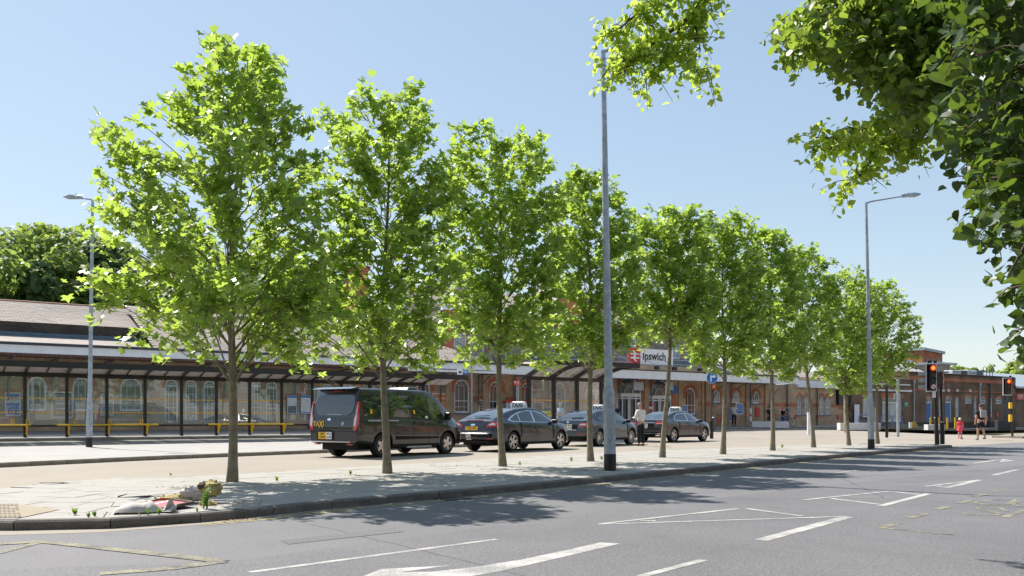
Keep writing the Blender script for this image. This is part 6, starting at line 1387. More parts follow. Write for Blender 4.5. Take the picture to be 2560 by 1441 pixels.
gr_ = 'trees beyond the far block'
for i, (px, Y, ty, rd, hg, txt) in enumerate([(2550,125,905,5.5,11,'broad pale one at the picture edge'),(2500,130,932,4,8,'lower one beside the roof ladder'),(2392,140,918,3.5,9,'small one above the air units'),(2640,118,900,6,12,'one just outside the picture'),(2425,150,925,3.5,8,'faint one above the grey air unit')]):
    bushy('pale green tree behind the brick block, ' + txt, px, Y, ty, rd, hg, 3500, M['farleaf'], 90 + i, gr_, sz_=.55)

# street lindens behind the camera (they darken the reflections in the cars)
for i in range(6):
    x = -24 + i * 9.5; t = thing('street_tree', 'dark linden standing across the road behind the viewer, %s of its row' % ['first','second','third','fourth','fifth','sixth'][i], 'tree', (x, -7.5, .1), 0, 'lindens across the road'); mb = MB(); mb.tube([(0,0,0),(0,0,3),(.1,0,8)], [.3,.25,.1], 10); mb.build('trunk', M['darkbark'], t, True)
    P_ = []; Nn = []
    for _ in range(2600):
        d = np.array([random.gauss(0, 1) for _ in range(3)]); d /= np.linalg.norm(d); q = random.random() ** .4; P_.append((d[0] * 3.9 * q, d[1] * 3.2 * q, 8.2 + d[2] * 5.3 * q)); Nn.append((d[0], d[1], d[2] + .4))
    leafset('crown', np.array(P_), np.array(Nn), np.random.default_rng(i).uniform(.3, .6, len(P_)), CLUMP, M['farleaf2'], t, kind='stuff')

for i in range(7):
    y = 2 + i * 8; x = .55 * y + 30.5; t = thing('street_tree', 'dark linden down the side road beyond the picture edge, %s of its row' % ['first','second','third','fourth','fifth','sixth','seventh'][i], 'tree', (x, y, 0), 0, 'lindens down the side road'); mb = MB(); mb.tube([(0,0,0),(0,0,3),(.1,0,7)], [.3,.25,.1], 10); mb.build('trunk', M['darkbark'], t, True)
    P_ = []; Nn = []
    for _ in range(1800):
        d = np.array([random.gauss(0, 1) for _ in range(3)]); d /= np.linalg.norm(d); q = random.random() ** .4; P_.append((d[0] * 2.6 * q, d[1] * 3.0 * q, 6.6 + d[2] * 4.2 * q)); Nn.append((d[0], d[1], d[2] + .4))
    leafset('crown', np.array(P_), np.array(Nn), np.random.default_rng(i + 20).uniform(.3, .6, len(P_)), CLUMP, M['farleaf2'], t, kind='stuff')
# ================================================================ VEHICLES (x forward, y to the nearside, z up; origin on the ground under the middle)
def carpaint(name, c, metallic=.3):
    m, n, b = newmat(name); b.inputs['Base Color'].default_value = (*c, 1); b.inputs['Metallic'].default_value = metallic; b.inputs['Roughness'].default_value = .32; b.inputs['Coat Weight'].default_value = 1; b.inputs['Coat Roughness'].default_value = .02
    return m
class Car:
    """body as a lofted shell: stations along x, one cross-section each"""
    def __init__(s, S):
        s.S = S; s.L2 = S['L'] / 2
        xs = set(np.linspace(-s.L2, s.L2, 97)); 
        for d in (.0, .012, .03, .06, .1, .15): xs.add(-s.L2 + d); xs.add(s.L2 - d)
        for wx in S['wheels']:
            for k in range(-12, 13): xs.add(wx + S['arch'] * math.sin(k * math.pi / 24))
            xs.add(wx - S['arch'] - .006); xs.add(wx + S['arch'] + .006)
        s.xs = sorted(x for x in xs if -s.L2 <= x <= s.L2)
    def I(s, key, x): p = s.S[key]; return float(np.interp(x, [q[0] for q in p], [q[1] for q in p]))
    def sm(s, key, x, r=.07): return (s.I(key, x - r) + 2 * s.I(key, x) + s.I(key, x + r)) / 4 if abs(x) < s.L2 - r else s.I(key, x)
    def plan(s, x):
        S = s.S; w_ = S['W'] / 2; e = s.L2 - abs(x); rr = S['cornerF'] if x > 0 else S['cornerR']
        t = max(0, 1 - e / rr); k = S['cutF'] if x > 0 else S['cutR']
        taper = s.I('taper', x) if 'taper' in S else 1
        return w_ * (1 - k * t ** 2.4) * taper
    def low(s, x):
        z = s.sm('sill', x)
        for wx in s.S['wheels']:
            d = abs(x - wx)
            if d < s.S['arch']: z = max(z, s.S['wr'] + math.sqrt(s.S['arch'] ** 2 - d * d) - .0)
        return z
    def section(s, x):
        """half section: list of (y, z) from sill to the roof middle"""
        S = s.S; w_ = s.plan(x); zb = s.low(x); zt = s.sm('top', x); bz = min(s.sm('belt', x), zt - .03); rw = min(s.sm('roofw', x), 1) * w_
        if abs(x) > s.L2 - .1: zb = s.low(x)
        g = zt - bz; zm = max(zb + .04, .62 * bz)
        pts = [(w_ * .94, zb), (w_ * .985, zb + min(.06, (zm - zb) * .3)), (w_ * .998, zm), (w_ * .992, zm + (bz - zm) * .5), (w_ * .965, bz - .025), (w_ * .945, bz)]
        if g > .12:
            ye = rw; cr = min(.09, g * .3)
            pts += [(w_ * .945 + (ye - w_ * .945) * .5 + .01, bz + (zt - cr - bz) * .5), (ye, zt - cr), (ye * .96, zt - cr * .42), (ye * .86, zt - cr * .16), (ye * .5, zt - .012), (0, zt)]
        else:
            pts += [(w_ * .925, bz + g * .35), (w_ * .88, bz + g * .6), (w_ * .8, bz + g * .78), (w_ * .65, bz + g * .9), (w_ * .35, zt - g * .02), (0, zt)]
        out = []; P = [np.array(p) for p in pts]
        for i in range(len(P) - 1):
            p0, p1, p2, p3 = P[max(0, i-1)], P[i], P[i+1], P[min(len(P)-1, i+2)]
            K = 4
            for k in range(K): t = k / K; out.append(tuple(.5 * ((2*p1) + (p2-p0)*t*.8 + (3*(p2-p1) - (1.6*(p2-p0) + .8*(p3-p1)) * .5) * 2 * t*t + (-2*(p2-p1) + .4*(p2-p0) + .4*(p3-p1)) * 2 * t**3)) if False else tuple(p1 + (p2 - p1) * t + (t*(1-t)) * ((1-t) * ((p2-p0)*.5 - (p2-p1)) - t * ((p3-p1)*.5 - (p2-p1)))))
        out.append(tuple(P[-1])); return out
    def shear(s, x, z):
        S = s.S; xr = 0
        if x < -s.L2 + .35: t = (-s.L2 + .35 - x) / .35; xr = t * S['rearlean'](z)
        if x > s.L2 - .35: t = (x - s.L2 + .35) / .35; xr = -t * S['frontlean'](z)
        return x + xr
    def pt(s, x, y, z): return (s.shear(x, z), y, z)
    def side_y(s, x, z):
        sec = s.section(x); 
        for (y0, z0), (y1, z1) in zip(sec, sec[1:]):
            if z0 <= z <= z1 and z1 > z0: return y0 + (y1 - y0) * (z - z0) / (z1 - z0)
        return sec[0][0] if z < sec[0][1] else sec[-5][0]
    def body(s, m, parent):
        v = []; f = []; n = None
        for x in s.xs:
            sec = s.section(x); full = [(y, z) for y, z in sec] + [(-y, z) for y, z in reversed(sec[:-1])]; n = len(full); v += [s.pt(x, y, z) for y, z in full]
        for i in range(len(s.xs) - 1):
            for j in range(n - 1): a = i * n + j; f.append((a, a + n, a + n + 1, a + 1))
        # rear and front caps as graded strips
        for base in (0, (len(s.xs) - 1) * n):
            for j in range((n - 1) // 2): f.append((base + j, base + j + 1, base + n - 2 - j, base + n - 1 - j))
        mb = MB(); mb.add(v, f); return mb.build('body', m, parent, True)
    def side_patch(s, name, top, bot, m, parent, off=.004, side=-1, nx=14, nz=6, thick=0):
        """top, bot: lists of (x, z); the patch follows the body side"""
        x0, x1 = top[0][0], top[-1][0]; v = []; f = []
        for i in range(nx + 1):
            x = x0 + (x1 - x0) * i / nx; zt = np.interp(x, [p[0] for p in top], [p[1] for p in top]); zb = np.interp(x, [p[0] for p in bot], [p[1] for p in bot])
            for k in range(nz + 1):
                z = zb + (zt - zb) * k / nz; y = s.side_y(x, z) + off; v.append((s.shear(x, z), side * y, z))
        for i in range(nx):
            for k in range(nz): a = i * (nz + 1) + k; f.append((a, a + nz + 1, a + nz + 2, a + 1))
        mb = MB(); mb.add(v, f); return mb.build(name, m, parent, True)
    def top_patch(s, name, x0, x1, w0, w1, m, parent, off=.005, nx=8, ny=10):
        """patch on the top surface between stations x0..x1 with half widths w0..w1 (as fraction of roof width)"""
        v = []; f = []
        for i in range(nx + 1):
            t = i / nx; x = x0 + (x1 - x0) * t; w_ = w0 + (w1 - w0) * t; sec = s.section(x)[::-1]; ys = [p[0] for p in sec]; zs_ = [p[1] for p in sec]
            dz = (s.sm('top', x + .05) - s.sm('top', x - .05)) / .1; nn = math.hypot(1, dz)
            for k in range(ny + 1):
                y = w_ * (-1 + 2 * k / ny); z = np.interp(abs(y), ys, zs_); v.append((s.shear(x, z) - off * dz / nn * 1.0, y, z + off / nn))
        for i in range(nx):
            for k in range(ny): a = i * (ny + 1) + k; f.append((a, a + ny + 1, a + ny + 2, a + 1))
        mb = MB(); mb.add(v, f); return mb.build(name, m, parent, True)
    def rear_x(s, z): return -s.L2 + s.S['rearlean'](z)
    def rear_patch(s, name, poly, m, parent, off=.006, t=.006):
        """poly of (y, z) on the rear face, a thin raised plate"""
        mb = MB(); n = len(poly); o_ = [(s.rear_x(z) - off - t, y, z) for y, z in poly]; i_ = [(s.rear_x(z) + .05, y, z) for y, z in poly]
        tri = tessellate_polygon([[Vector((y, z, 0)) for y, z in poly]]); mb.add(o_ + i_, [tuple(q) for q in tri] + [(i, (i+1) % n, (i+1) % n + n, i + n) for i in range(n)]); return mb.build(name, m, parent)
    def wheels(s, parent, spokes=5, spoke_w=.05, twin=False, m='alloy', rr=.7):
        S = s.S; wr = S['wr']; tw = .215
        for wx in S['wheels']:
            for sd_ in (-1, 1):
                w_ = bpy.data.objects.new('wheel', None); COL.objects.link(w_); w_.parent = parent; w_.empty_display_size = .1; w_.location = (wx, sd_ * (S['W'] / 2 - .045 - tw / 2), wr)
                Mt = Matrix.Rotation(R(90) * sd_ * -1, 4, 'X')
                t = MB(); h_ = tw / 2; t.lathe([(wr * rr, -h_), (wr * .93, -h_ * 1.0), (wr, -h_ * .8), (wr, h_ * .8), (wr * .93, h_), (wr * rr, h_), (wr * rr * .98, h_ * .6)], 40, Mt); t.build('tyre', M['rubber'], w_, True)
                d = MB(); d.lathe([(wr * rr * .97, -h_), (wr * rr * .97, h_ * .2), (.0001, h_ * .1)], 32, Mt); d.build('wheel_well', M['under'], w_, True)
                r_ = MB(); r_.lathe([(wr * rr, h_ * .98), (wr * rr * .995, h_ * 1.03), (wr * rr * .93, h_ * 1.0), (wr * rr * .9, h_ * .7), (wr * rr * .9, 0)], 40, Mt); r_.lathe([(wr * .2, h_ * .5), (wr * .19, h_ * .85), (.0001, h_ * .9)], 16, Mt)
                for k in range(spokes):
                    for q in ((-.09, .09) if twin else (0,)):
                        a = 2 * math.pi * k / spokes + q; a2 = 2 * math.pi * k / spokes + q * 2.2
                        p0 = Vector((math.cos(a) * wr * .14, math.sin(a) * wr * .14, h_ * .78)); p1 = Vector((math.cos(a2) * wr * rr * .93, math.sin(a2) * wr * rr * .93, h_ * .86)); dd = (p1 - p0); L_ = dd.length; X = dd.normalized(); Yv = Vector((0, 0, 1)).cross(X).normalized(); Z_ = X.cross(Yv); MM = Matrix((X, Yv, Z_)).transposed()
                        c = (p0 + p1) / 2; hw0, hw1 = spoke_w * .75, spoke_w * .5; q8 = [(-L_/2, -hw0, -.015), (L_/2, -hw1, -.015), (L_/2, hw1, -.015), (-L_/2, hw0, -.015), (-L_/2, -hw0, .008), (L_/2, -hw1, .008), (L_/2, hw1, .008), (-L_/2, hw0, .008)]
                        r_.add([Mt @ (MM @ Vector(u) + c) for u in q8], [(0,3,2,1),(4,5,6,7),(0,1,5,4),(1,2,6,5),(2,3,7,6),(3,0,4,7)])
                r_.build('rim', M[m], w_, False)
    def floor(s, parent):
        mb = MB(); w_ = s.S['W'] / 2 - .3; mb.box(-s.L2 + .25, s.L2 - .3, -w_, w_, .22, .5)
        for wx in s.S['wheels']:
            mb.tube([(wx, -s.S['W']/2 + .2, s.S['wr']), (wx, s.S['W']/2 - .2, s.S['wr'])], .05, 8)
        mb.build('underbody', M['under'], parent)
        ar = MB()
        for wx in s.S['wheels']:
            for sd_ in (-1, 1):
                v = []; a_ = s.S['arch'] + .015; y1 = sd_ * (s.S['W'] / 2 - .03); y0 = sd_ * (s.S['W'] / 2 - .42)
                for k in range(13): t = math.pi * k / 12; v += [(wx + a_ * math.cos(t), y0, s.S['wr'] + a_ * math.sin(t)), (wx + a_ * math.cos(t), y1 * .985, s.S['wr'] + a_ * math.sin(t))]
                n = len(ar.v); ar.add(v, [(2*i, 2*i+1, 2*i+3, 2*i+2) for i in range(12)] + [tuple(2*i for i in range(13))])
        ar.build('wheel_arch_liner', M['under'], parent)
    def seam(s, x, z0, z1, parent, side=-1, xx=None, w_=.008):
        x1 = xx if xx is not None else x; s.side_patch('door_seam', [(min(x, x1) - w_/2, z1), (max(x, x1) + w_/2, z1)], [(min(x, x1) - w_/2, z0), (max(x, x1) + w_/2, z0)], M['under'], parent, .0025, side, 2, 12)
def plate_set(car, y, z, txts, parent, w_=.52, h_=.115, white=None, two=False, m='plate'):
    if two: h_ = .2; w_ = .33
    car.rear_patch('number_plate_panel', [(y - w_/2, z - h_/2), (y + w_/2, z - h_/2), (y + w_/2, z + h_/2), (y - w_/2, z + h_/2)], M[m], parent, .012)
    for k, tx in enumerate(txts):
        zz = z if len(txts) == 1 else z + (.045 - .09 * k); x = car.rear_x(zz) - .0195
        put_text('plate_lettering', tx, .095 if len(txts) == 1 else .09, M['ink'], parent, face_mat((x, y, zz), (0, -1, 0), (0, 0, 1)), .015, .9)
def licence(car, y, z, parent, s_=.2):
    car.rear_patch('licence_plate', [(y - s_/2, z - s_/2), (y + s_/2, z - s_/2), (y + s_/2, z + s_/2), (y - s_/2, z + s_/2)], M['whitesign'], parent, .014)
    for (a, b, c, d_) in ((-.35, .25, .3, .2), (.05, .3, .35, .1), (.05, .1, .3, .08), (-.35, -.25, .28, .18), (.1, -.2, .28, .3)):
        x = car.rear_x(z) - .0225; mb = MB(); mb.box(x - .001, x + .002, y - (a + c) * s_, y - a * s_, z + (b - d_/2) * s_, z + (b + d_/2) * s_); mb.build('licence_print', M['bluegrey'] if a > 0 else M['ink'], parent)
def roof_sign(car, parent, x, w_=.6, d_=.2, h_=.23):
    zt = car.sm('top', x); mb = MB(); q = []
    for k, (f_, z) in enumerate(((1, 0), (1, .35), (.96, .62), (.86, .85), (.7, 1.0))): q.append((f_, z))
    v = []
    for f_, z in q: v += [(x - d_/2 * f_, -w_/2 * f_, zt - .01 + z * h_), (x + d_/2 * f_, -w_/2 * f_, zt - .01 + z * h_), (x + d_/2 * f_, w_/2 * f_, zt - .01 + z * h_), (x - d_/2 * f_, w_/2 * f_, zt - .01 + z * h_)]
    n = len(q); mb.add(v, [(4*i+j, 4*i+(j+1)%4, 4*i+4+(j+1)%4, 4*i+4+j) for i in range(n-1) for j in range(4)] + [(4*n-4, 4*n-3, 4*n-2, 4*n-1), (0, 1, 2, 3)]); sg = mb.build('roof_sign', M['whitesign'], parent); bevel(sg, .012, 2)
    put_text('taxi_lettering', 'TAXI', h_ * .86, M['ink'], sg, face_mat((x - d_/2 - .004, 0, zt + h_ * .43), (0, -1, 0), (.12, 0, 1)), .03, 1.1)
def mirror(car, parent, x, z, big=False):
    for sd_ in (-1, 1):
        y = car.side_y(x, z); mb = MB(); a, b, c = (.13, .12, .14) if not big else (.12, .14, .24)
        mb.cbox((x, sd_ * (y + .04), z), (.08, .12, .05)); mb.cbox((x, sd_ * (y + .15), z + .05 * big), (a, b * 1.5, c)); o = mb.build('door_mirror', M['blackpaint'], parent); bevel(o, .025, 3)
def interior(car, parent, rows, zseat=.5, hz=1.0):
    for x in rows:
        for y in (-.38, .38):
            mb = MB(); mb.cbox((x, y, zseat), (.5, .5, .14)); mb.cbox((x - .26, y, zseat + .3), (.14, .5, .6)); mb.cbox((x - .3, y, zseat + .68), (.1, .26, .16)); bevel(mb.build('seat', M['seat'], parent), .04)
def place(car_root, cx, cy, th):
    car_root.location = (cx, cy, h(cx, cy) + .006); car_root.rotation_euler.z = R(90) - R(th)
def saloon(label, S, paint, pos):
    r_ = thing('taxi_car', label, 'car', (0,0,0), 0, 'taxis waiting in line'); c = Car(S); c.body(paint, r_); c.floor(r_); c.wheels(r_, S['spokes'], S.get('spw', .05), S.get('twin', False)); place(r_, *pos)
    for sd_ in (-1, 1):
        c.side_patch('side_trim', S['dlo_top_o'], S['dlo_bot_o'], M[S.get('trim', 'blackpaint')], r_, .003, sd_, 40, 5)
        for (tp, bt) in S['glass']: c.side_patch('side_window', tp, bt, M['dlo'], r_, .0065, sd_, 14, 5)
        for x, z0, z1, x2 in S['seams']: c.seam(x, z0, z1, r_, sd_, x2)
        for hx, hz_ in S['handles']:
            mb = MB(); y = c.side_y(hx, hz_); mb.cbox((hx, sd_ * (y + .018), hz_), (.17, .03, .03)); bevel(mb.build('door_handle', paint, r_), .01)
        c.side_patch('sill_strip', [(S['wheels'][0] + S['arch'] + .03, S['sillz'] + .07), (S['wheels'][1] - S['arch'] - .03, S['sillz'] + .07)], [(S['wheels'][0] + S['arch'] + .03, S['sillz'] + .005), (S['wheels'][1] - S['arch'] - .03, S['sillz'] + .005)], M['under'], r_, .004, sd_, 20, 2)
    for a in S['rear']: c.rear_patch(a[0], a[1], M[a[2]], r_, a[3] if len(a) > 3 else .006)
    x0, x1, w0, w1 = S['rw']; c.top_patch('rear_window', x0, x1, w0, w1, M['dlo'], r_)
    x0, x1, w0, w1 = S['ws']; c.top_patch('windscreen', x0, x1, w0, w1, M['dlo'], r_)
    mirror(c, r_, S['mirx'], S['mirz']); return r_, c
M['dlo'] = mat('dark car glass', (.018, .026, .028), .015, spec=.9, var=.3, coat=1)
BL = carpaint('blue black car paint', (.016, .022, .040), .4); GR = carpaint('blue grey car paint', (.035, .052, .072), .5); BK = carpaint('black car paint', (.004, .0045, .005), .0); VB = carpaint('black van paint', (.005, .0045, .004), .0)
# ---- large hatchback (second in line)
L = 4.78
S = dict(L=L, W=1.886, wheels=(-1.385, 1.465), arch=.375, wr=.335, sillz=.25, cornerF=.85, cornerR=.55, cutF=.34, cutR=.17, rearlean=lambda z: max(0, (z - .62)) * .18 + max(0, .55 - z) * .25, frontlean=lambda z: max(0, z - .55) * .6 + max(0, .4 - z) * .3,
    sill=[(-2.39,.42),(-2.0,.30),(-1,.23),(1.2,.22),(2.0,.24),(2.39,.30)], belt=[(-2.39,.96),(-1.5,.97),(0,.93),(1.3,.88),(2.0,.74),(2.39,.60)],
    top=[(-2.39,1.02),(-2.28,1.075),(-2.12,1.11),(-1.75,1.24),(-1.35,1.36),(-.9,1.45),(-.3,1.495),(.15,1.485),(.55,1.41),(.95,1.24),(1.3,1.06),(1.42,1.01),(1.9,.93),(2.2,.83),(2.39,.66)],
    roofw=[(-2.39,.8),(-2.0,.78),(-1.2,.72),(0,.70),(.6,.72),(1.3,.82),(2.39,.9)],
    dlo_top_o=[(-1.62,1.06),(-1.3,1.20),(-.9,1.32),(-.3,1.385),(.1,1.375),(.5,1.30),(.85,1.13),(1.12,.98)], dlo_bot_o=[(-1.62,1.045),(-1.35,.995),(1.12,.955)],
    glass=[([(-1.48,1.08),(-1.2,1.20),(-.98,1.27)],[(-1.48,1.06),(-1.3,1.02),(-.98,1.01)]), ([(-.93,1.285),(-.5,1.355),(-.16,1.37)],[(-.93,1.008),(-.16,.995)]), ([(-.08,1.37),(.1,1.35),(.5,1.27),(.82,1.11),(.98,1.0)],[(-.08,.992),(.98,.975)])],
    seams=[(-.12,.3,.97,None),(.92,.4,.9,1.0),(-1.0,.5,.97,-.95)], handles=[(-.32,.86),(-1.02 + .2,.88)], trim='chrome',
    rear=[('tail_lamp',[(-.93,.83),(-.52,.80),(-.50,.86),(-.60,.94),(-.75,1.0),(-.86,.985),(-.93,.92)],'taillamp'), ('tail_lamp',[(.93,.83),(.52,.80),(.50,.86),(.60,.94),(.75,1.0),(.86,.985),(.93,.92)],'taillamp'),
          ('clear_lamp',[(-.9,.885),(-.57,.875),(-.66,.925),(-.76,.96),(-.84,.95)],'clearlamp',.014), ('clear_lamp',[(.9,.885),(.57,.875),(.66,.925),(.76,.96),(.84,.95)],'clearlamp',.014),
          ('bumper_top',[(-.84,.60),(.84,.60),(.80,.635),(-.80,.635)],'chrome',.03), ('reflector',[(-.78,.44),(-.5,.44),(-.5,.465),(-.78,.465)],'taillamp',.01), ('reflector',[(.78,.44),(.5,.44),(.5,.465),(.78,.465)],'taillamp',.01), ('lower_bumper',[(-.6,.30),(.6,.30),(.65,.37),(-.65,.37)],'under',.004), ('badge',[(.1*math.cos(k*math.pi/6)+.05,.895+.035*math.sin(k*math.pi/6)) for k in range(12)],'chrome',.012)],
    rw=(-2.1,-1.2,.66,.60), ws=(.42,1.25,.62,.70), mirx=.98, mirz=1.0, spokes=5, twin=True, spw=.04)
r_, c = saloon('dark blue taxi with large sloping rear window, second in the line behind the black van', S, BL, (.15, 31.0, 36.5))
plate_set(c, .1, .78, ['YH60 XFG'], r_); licence(c, .23, .50, r_); roof_sign(c, r_, .15)
c.rear_patch('brake_light', [(-.35,1.03),(.35,1.03),(.33,1.05),(-.33,1.05)], M['taillamp'], r_, .004)
mb = MB(); mb.bar((-2.02, .25, 1.18), (-1.98, -.35, 1.2), .02, .02); mb.build('rear_wiper', M['blackpaint'], r_)
# ---- notchback estate-like liftback (third)
S3 = dict(S); S3.update(L=4.66, W=1.82, wheels=(-1.32,1.37), rearlean=lambda z: max(0, (z - .72)) * .12 + max(0, .5 - z) * .2, sill=[(-2.33,.40),(-2.0,.29),(-1,.23),(1.2,.22),(2.0,.24),(2.33,.30)],
    belt=[(-2.33,.97),(-1.5,.96),(0,.93),(1.3,.88),(2.0,.74),(2.33,.60)], top=[(-2.33,1.02),(-2.26,1.05),(-2.05,1.075),(-1.85,1.12),(-1.45,1.31),(-1.0,1.43),(-.4,1.465),(.1,1.455),(.5,1.39),(.9,1.22),(1.25,1.04),(1.4,1.0),(1.85,.92),(2.15,.82),(2.33,.66)],
    dlo_top_o=[(-1.5,1.06),(-1.2,1.22),(-.85,1.32),(-.3,1.36),(.1,1.35),(.5,1.27),(.82,1.11),(1.08,.97)], dlo_bot_o=[(-1.5,1.04),(-1.3,.99),(1.08,.95)],
    glass=[([(-1.38,1.09),(-1.15,1.21),(-.95,1.265)],[(-1.38,1.06),(-1.2,1.02),(-.95,1.01)]), ([(-.9,1.28),(-.5,1.335),(-.16,1.345)],[(-.9,1.008),(-.16,.995)]), ([(-.08,1.345),(.1,1.33),(.5,1.25),(.8,1.09),(.95,.99)],[(-.08,.99),(.95,.97)])], trim='blackpaint',
    rear=[('tail_lamp',[(-.90,.78),(-.50,.76),(-.53,.92),(-.90,.94)],'taillamp'), ('tail_lamp',[(.90,.78),(.50,.76),(.53,.92),(.90,.94)],'taillamp'), ('clear_lamp',[(-.83,.845),(-.55,.835),(-.56,.895),(-.83,.90)],'clearlamp',.014), ('clear_lamp',[(.83,.845),(.55,.835),(.56,.895),(.83,.90)],'clearlamp',.014),
          ('boot_edge',[(-.42,.645),(.42,.645),(.42,.66),(-.42,.66)],'chrome',.02), ('reflector',[(-.78,.48),(-.42,.48),(-.42,.505),(-.78,.505)],'taillamp',.01), ('reflector',[(.78,.48),(.42,.48),(.42,.505),(.78,.505)],'taillamp',.01), ('lower_bumper',[(-.6,.28),(.6,.28),(.65,.35),(-.65,.35)],'under',.004), ('badge',[(.045*math.cos(k*math.pi/6),.96+.04*math.sin(k*math.pi/6)) for k in range(12)],'chrome',.012), ('plate_recess',[(-.45,.67),(.45,.67),(.42,.86),(-.42,.86)],'under',.003)],
    rw=(-1.82,-1.15,.60,.58), ws=(.38,1.2,.60,.68), mirx=.95, mirz=.99, spokes=10, twin=False, spw=.028)
r_, c = saloon('blue grey taxi with red tail lamps, third in the line, driver standing beside it', S3, GR, (3.55, 36.6, 35.5))
plate_set(c, .15, .77, ['EY64', 'OYB'], r_, two=True); licence(c, -.08, .77, r_, .21); roof_sign(c, r_, .1, .55)
mb = MB(); mb.bar((-1.86, .1, 1.13), (-1.84, -.42, 1.13), .025, .025); mb.build('rear_wiper', M['blackpaint'], r_)
c.side_patch('door_sticker', [(-1.02,.78),(-.78,.78)], [(-1.02,.55),(-.78,.55)], M['clearlamp'], r_, .007, -1, 3, 3)
# ---- black executive saloon (foremost)
S4 = dict(S); S4.update(L=4.88, W=1.854, wheels=(-1.42,1.45), wr=.34, rearlean=lambda z: max(0, (z - .75)) * .16 + max(0, .5 - z) * .2, sill=[(-2.44,.38),(-2.0,.28),(-1,.22),(1.2,.21),(2.0,.22),(2.44,.28)], belt=[(-2.44,.96),(-1.5,.98),(0,.94),(1.3,.88),(2.0,.76),(2.44,.62)],
    top=[(-2.44,1.02),(-2.36,1.06),(-2.1,1.075),(-1.85,1.10),(-1.35,1.30),(-.9,1.42),(-.3,1.47),(.1,1.46),(.5,1.38),(.9,1.20),(1.2,1.04),(1.35,1.0),(1.9,.93),(2.25,.84),(2.44,.68)],
    dlo_top_o=[(-1.3,1.08),(-1.12,1.22),(-.85,1.32),(-.3,1.37),(.1,1.36),(.5,1.27),(.8,1.12),(1.05,.98)], dlo_bot_o=[(-1.3,1.03),(-1.2,1.0),(1.05,.955)],
    glass=[([(-1.2,1.12),(-1.05,1.22),(-.85,1.29),(-.5,1.335),(-.16,1.345)],[(-1.2,1.04),(-.16,1.0)]), ([(-.08,1.345),(.1,1.335),(.5,1.25),(.78,1.09),(.93,.99)],[(-.08,.995),(.93,.975)])], trim='chrome',
    rear=[('tail_lamp',[(-.91,.84),(-.48,.83),(-.52,.95),(-.80,.98),(-.91,.95)],'taillamp'), ('tail_lamp',[(.91,.84),(.48,.83),(.52,.95),(.80,.98),(.91,.95)],'taillamp'), ('lamp_strip',[(-.86,.868),(-.53,.862),(-.53,.875),(-.86,.882)],'clearlamp',.014), ('lamp_strip',[(.86,.868),(.53,.862),(.53,.875),(.86,.882)],'clearlamp',.014),
          ('boot_edge',[(-.46,.90),(.46,.90),(.46,.918),(-.46,.918)],'chrome',.02), ('bumper_strip',[(-.8,.40),(.8,.40),(.8,.415),(-.8,.415)],'chrome',.02), ('exhaust_tip',[(-.72,.30),(-.5,.30),(-.48,.35),(-.74,.36)],'chrome',.02), ('exhaust_tip',[(.72,.30),(.5,.30),(.48,.35),(.74,.36)],'chrome',.02), ('plate_recess',[(-.45,.66),(.45,.66),(.42,.86),(-.42,.86)],'under',.003)],
    rw=(-1.85,-1.05,.62,.58), ws=(.38,1.18,.60,.68), mirx=.94, mirz=.99, spokes=5, twin=True, spw=.035)
r_, c = saloon('glossy black taxi with chrome window line, foremost of the four in the line', S4, BK, (7.75, 42.3, 41))
licence(c, .0, .76, r_, .2); roof_sign(c, r_, .2)
mb = MB(); mb.cyl((-.75, -.1), .05, .035, 1.44, 1.53, 8); mb.build('aerial', M['chrome'], r_)
# ---- black people carrier van
Sv = dict(L=4.97, W=1.97, wheels=(-1.47, 1.463), arch=.40, wr=.335, sillz=.3, cornerF=1.0, cornerR=.22, cutF=.30, cutR=.08, rearlean=lambda z: max(0, z - .9) * .15 + max(0, z - 1.6) * .12 + max(0, .45 - z) * .1, frontlean=lambda z: max(0, z - .7) * .55 + max(0, .4 - z) * .2,
    sill=[(-2.485,.43),(-2.1,.38),(-1,.27),(1.2,.26),(2.0,.27),(2.485,.30)], belt=[(-2.485,1.12),(-1,1.10),(.6,1.04),(1.4,.98),(2.1,.84),(2.485,.68)],
    top=[(-2.485,1.93),(-2.40,1.955),(-2.0,1.97),(-.6,1.98),(.5,1.965),(.8,1.93),(1.05,1.82),(1.3,1.65),(1.6,1.40),(1.78,1.25),(1.9,1.17),(2.15,1.06),(2.35,.90),(2.485,.74)],
    roofw=[(-2.485,.86),(0,.84),(.9,.80),(1.5,.82),(2.485,.9)])
r_ = thing('taxi_van', 'black people carrier van marked TAXI in yellow at its rear, last in the line', 'van', (0,0,0), 0, 'taxis waiting in line'); c = Car(Sv); c.body(VB, r_); c.floor(r_); c.wheels(r_, 5, .085, False, rr=.62); place(r_, -3.62, 26.75, 34.5)
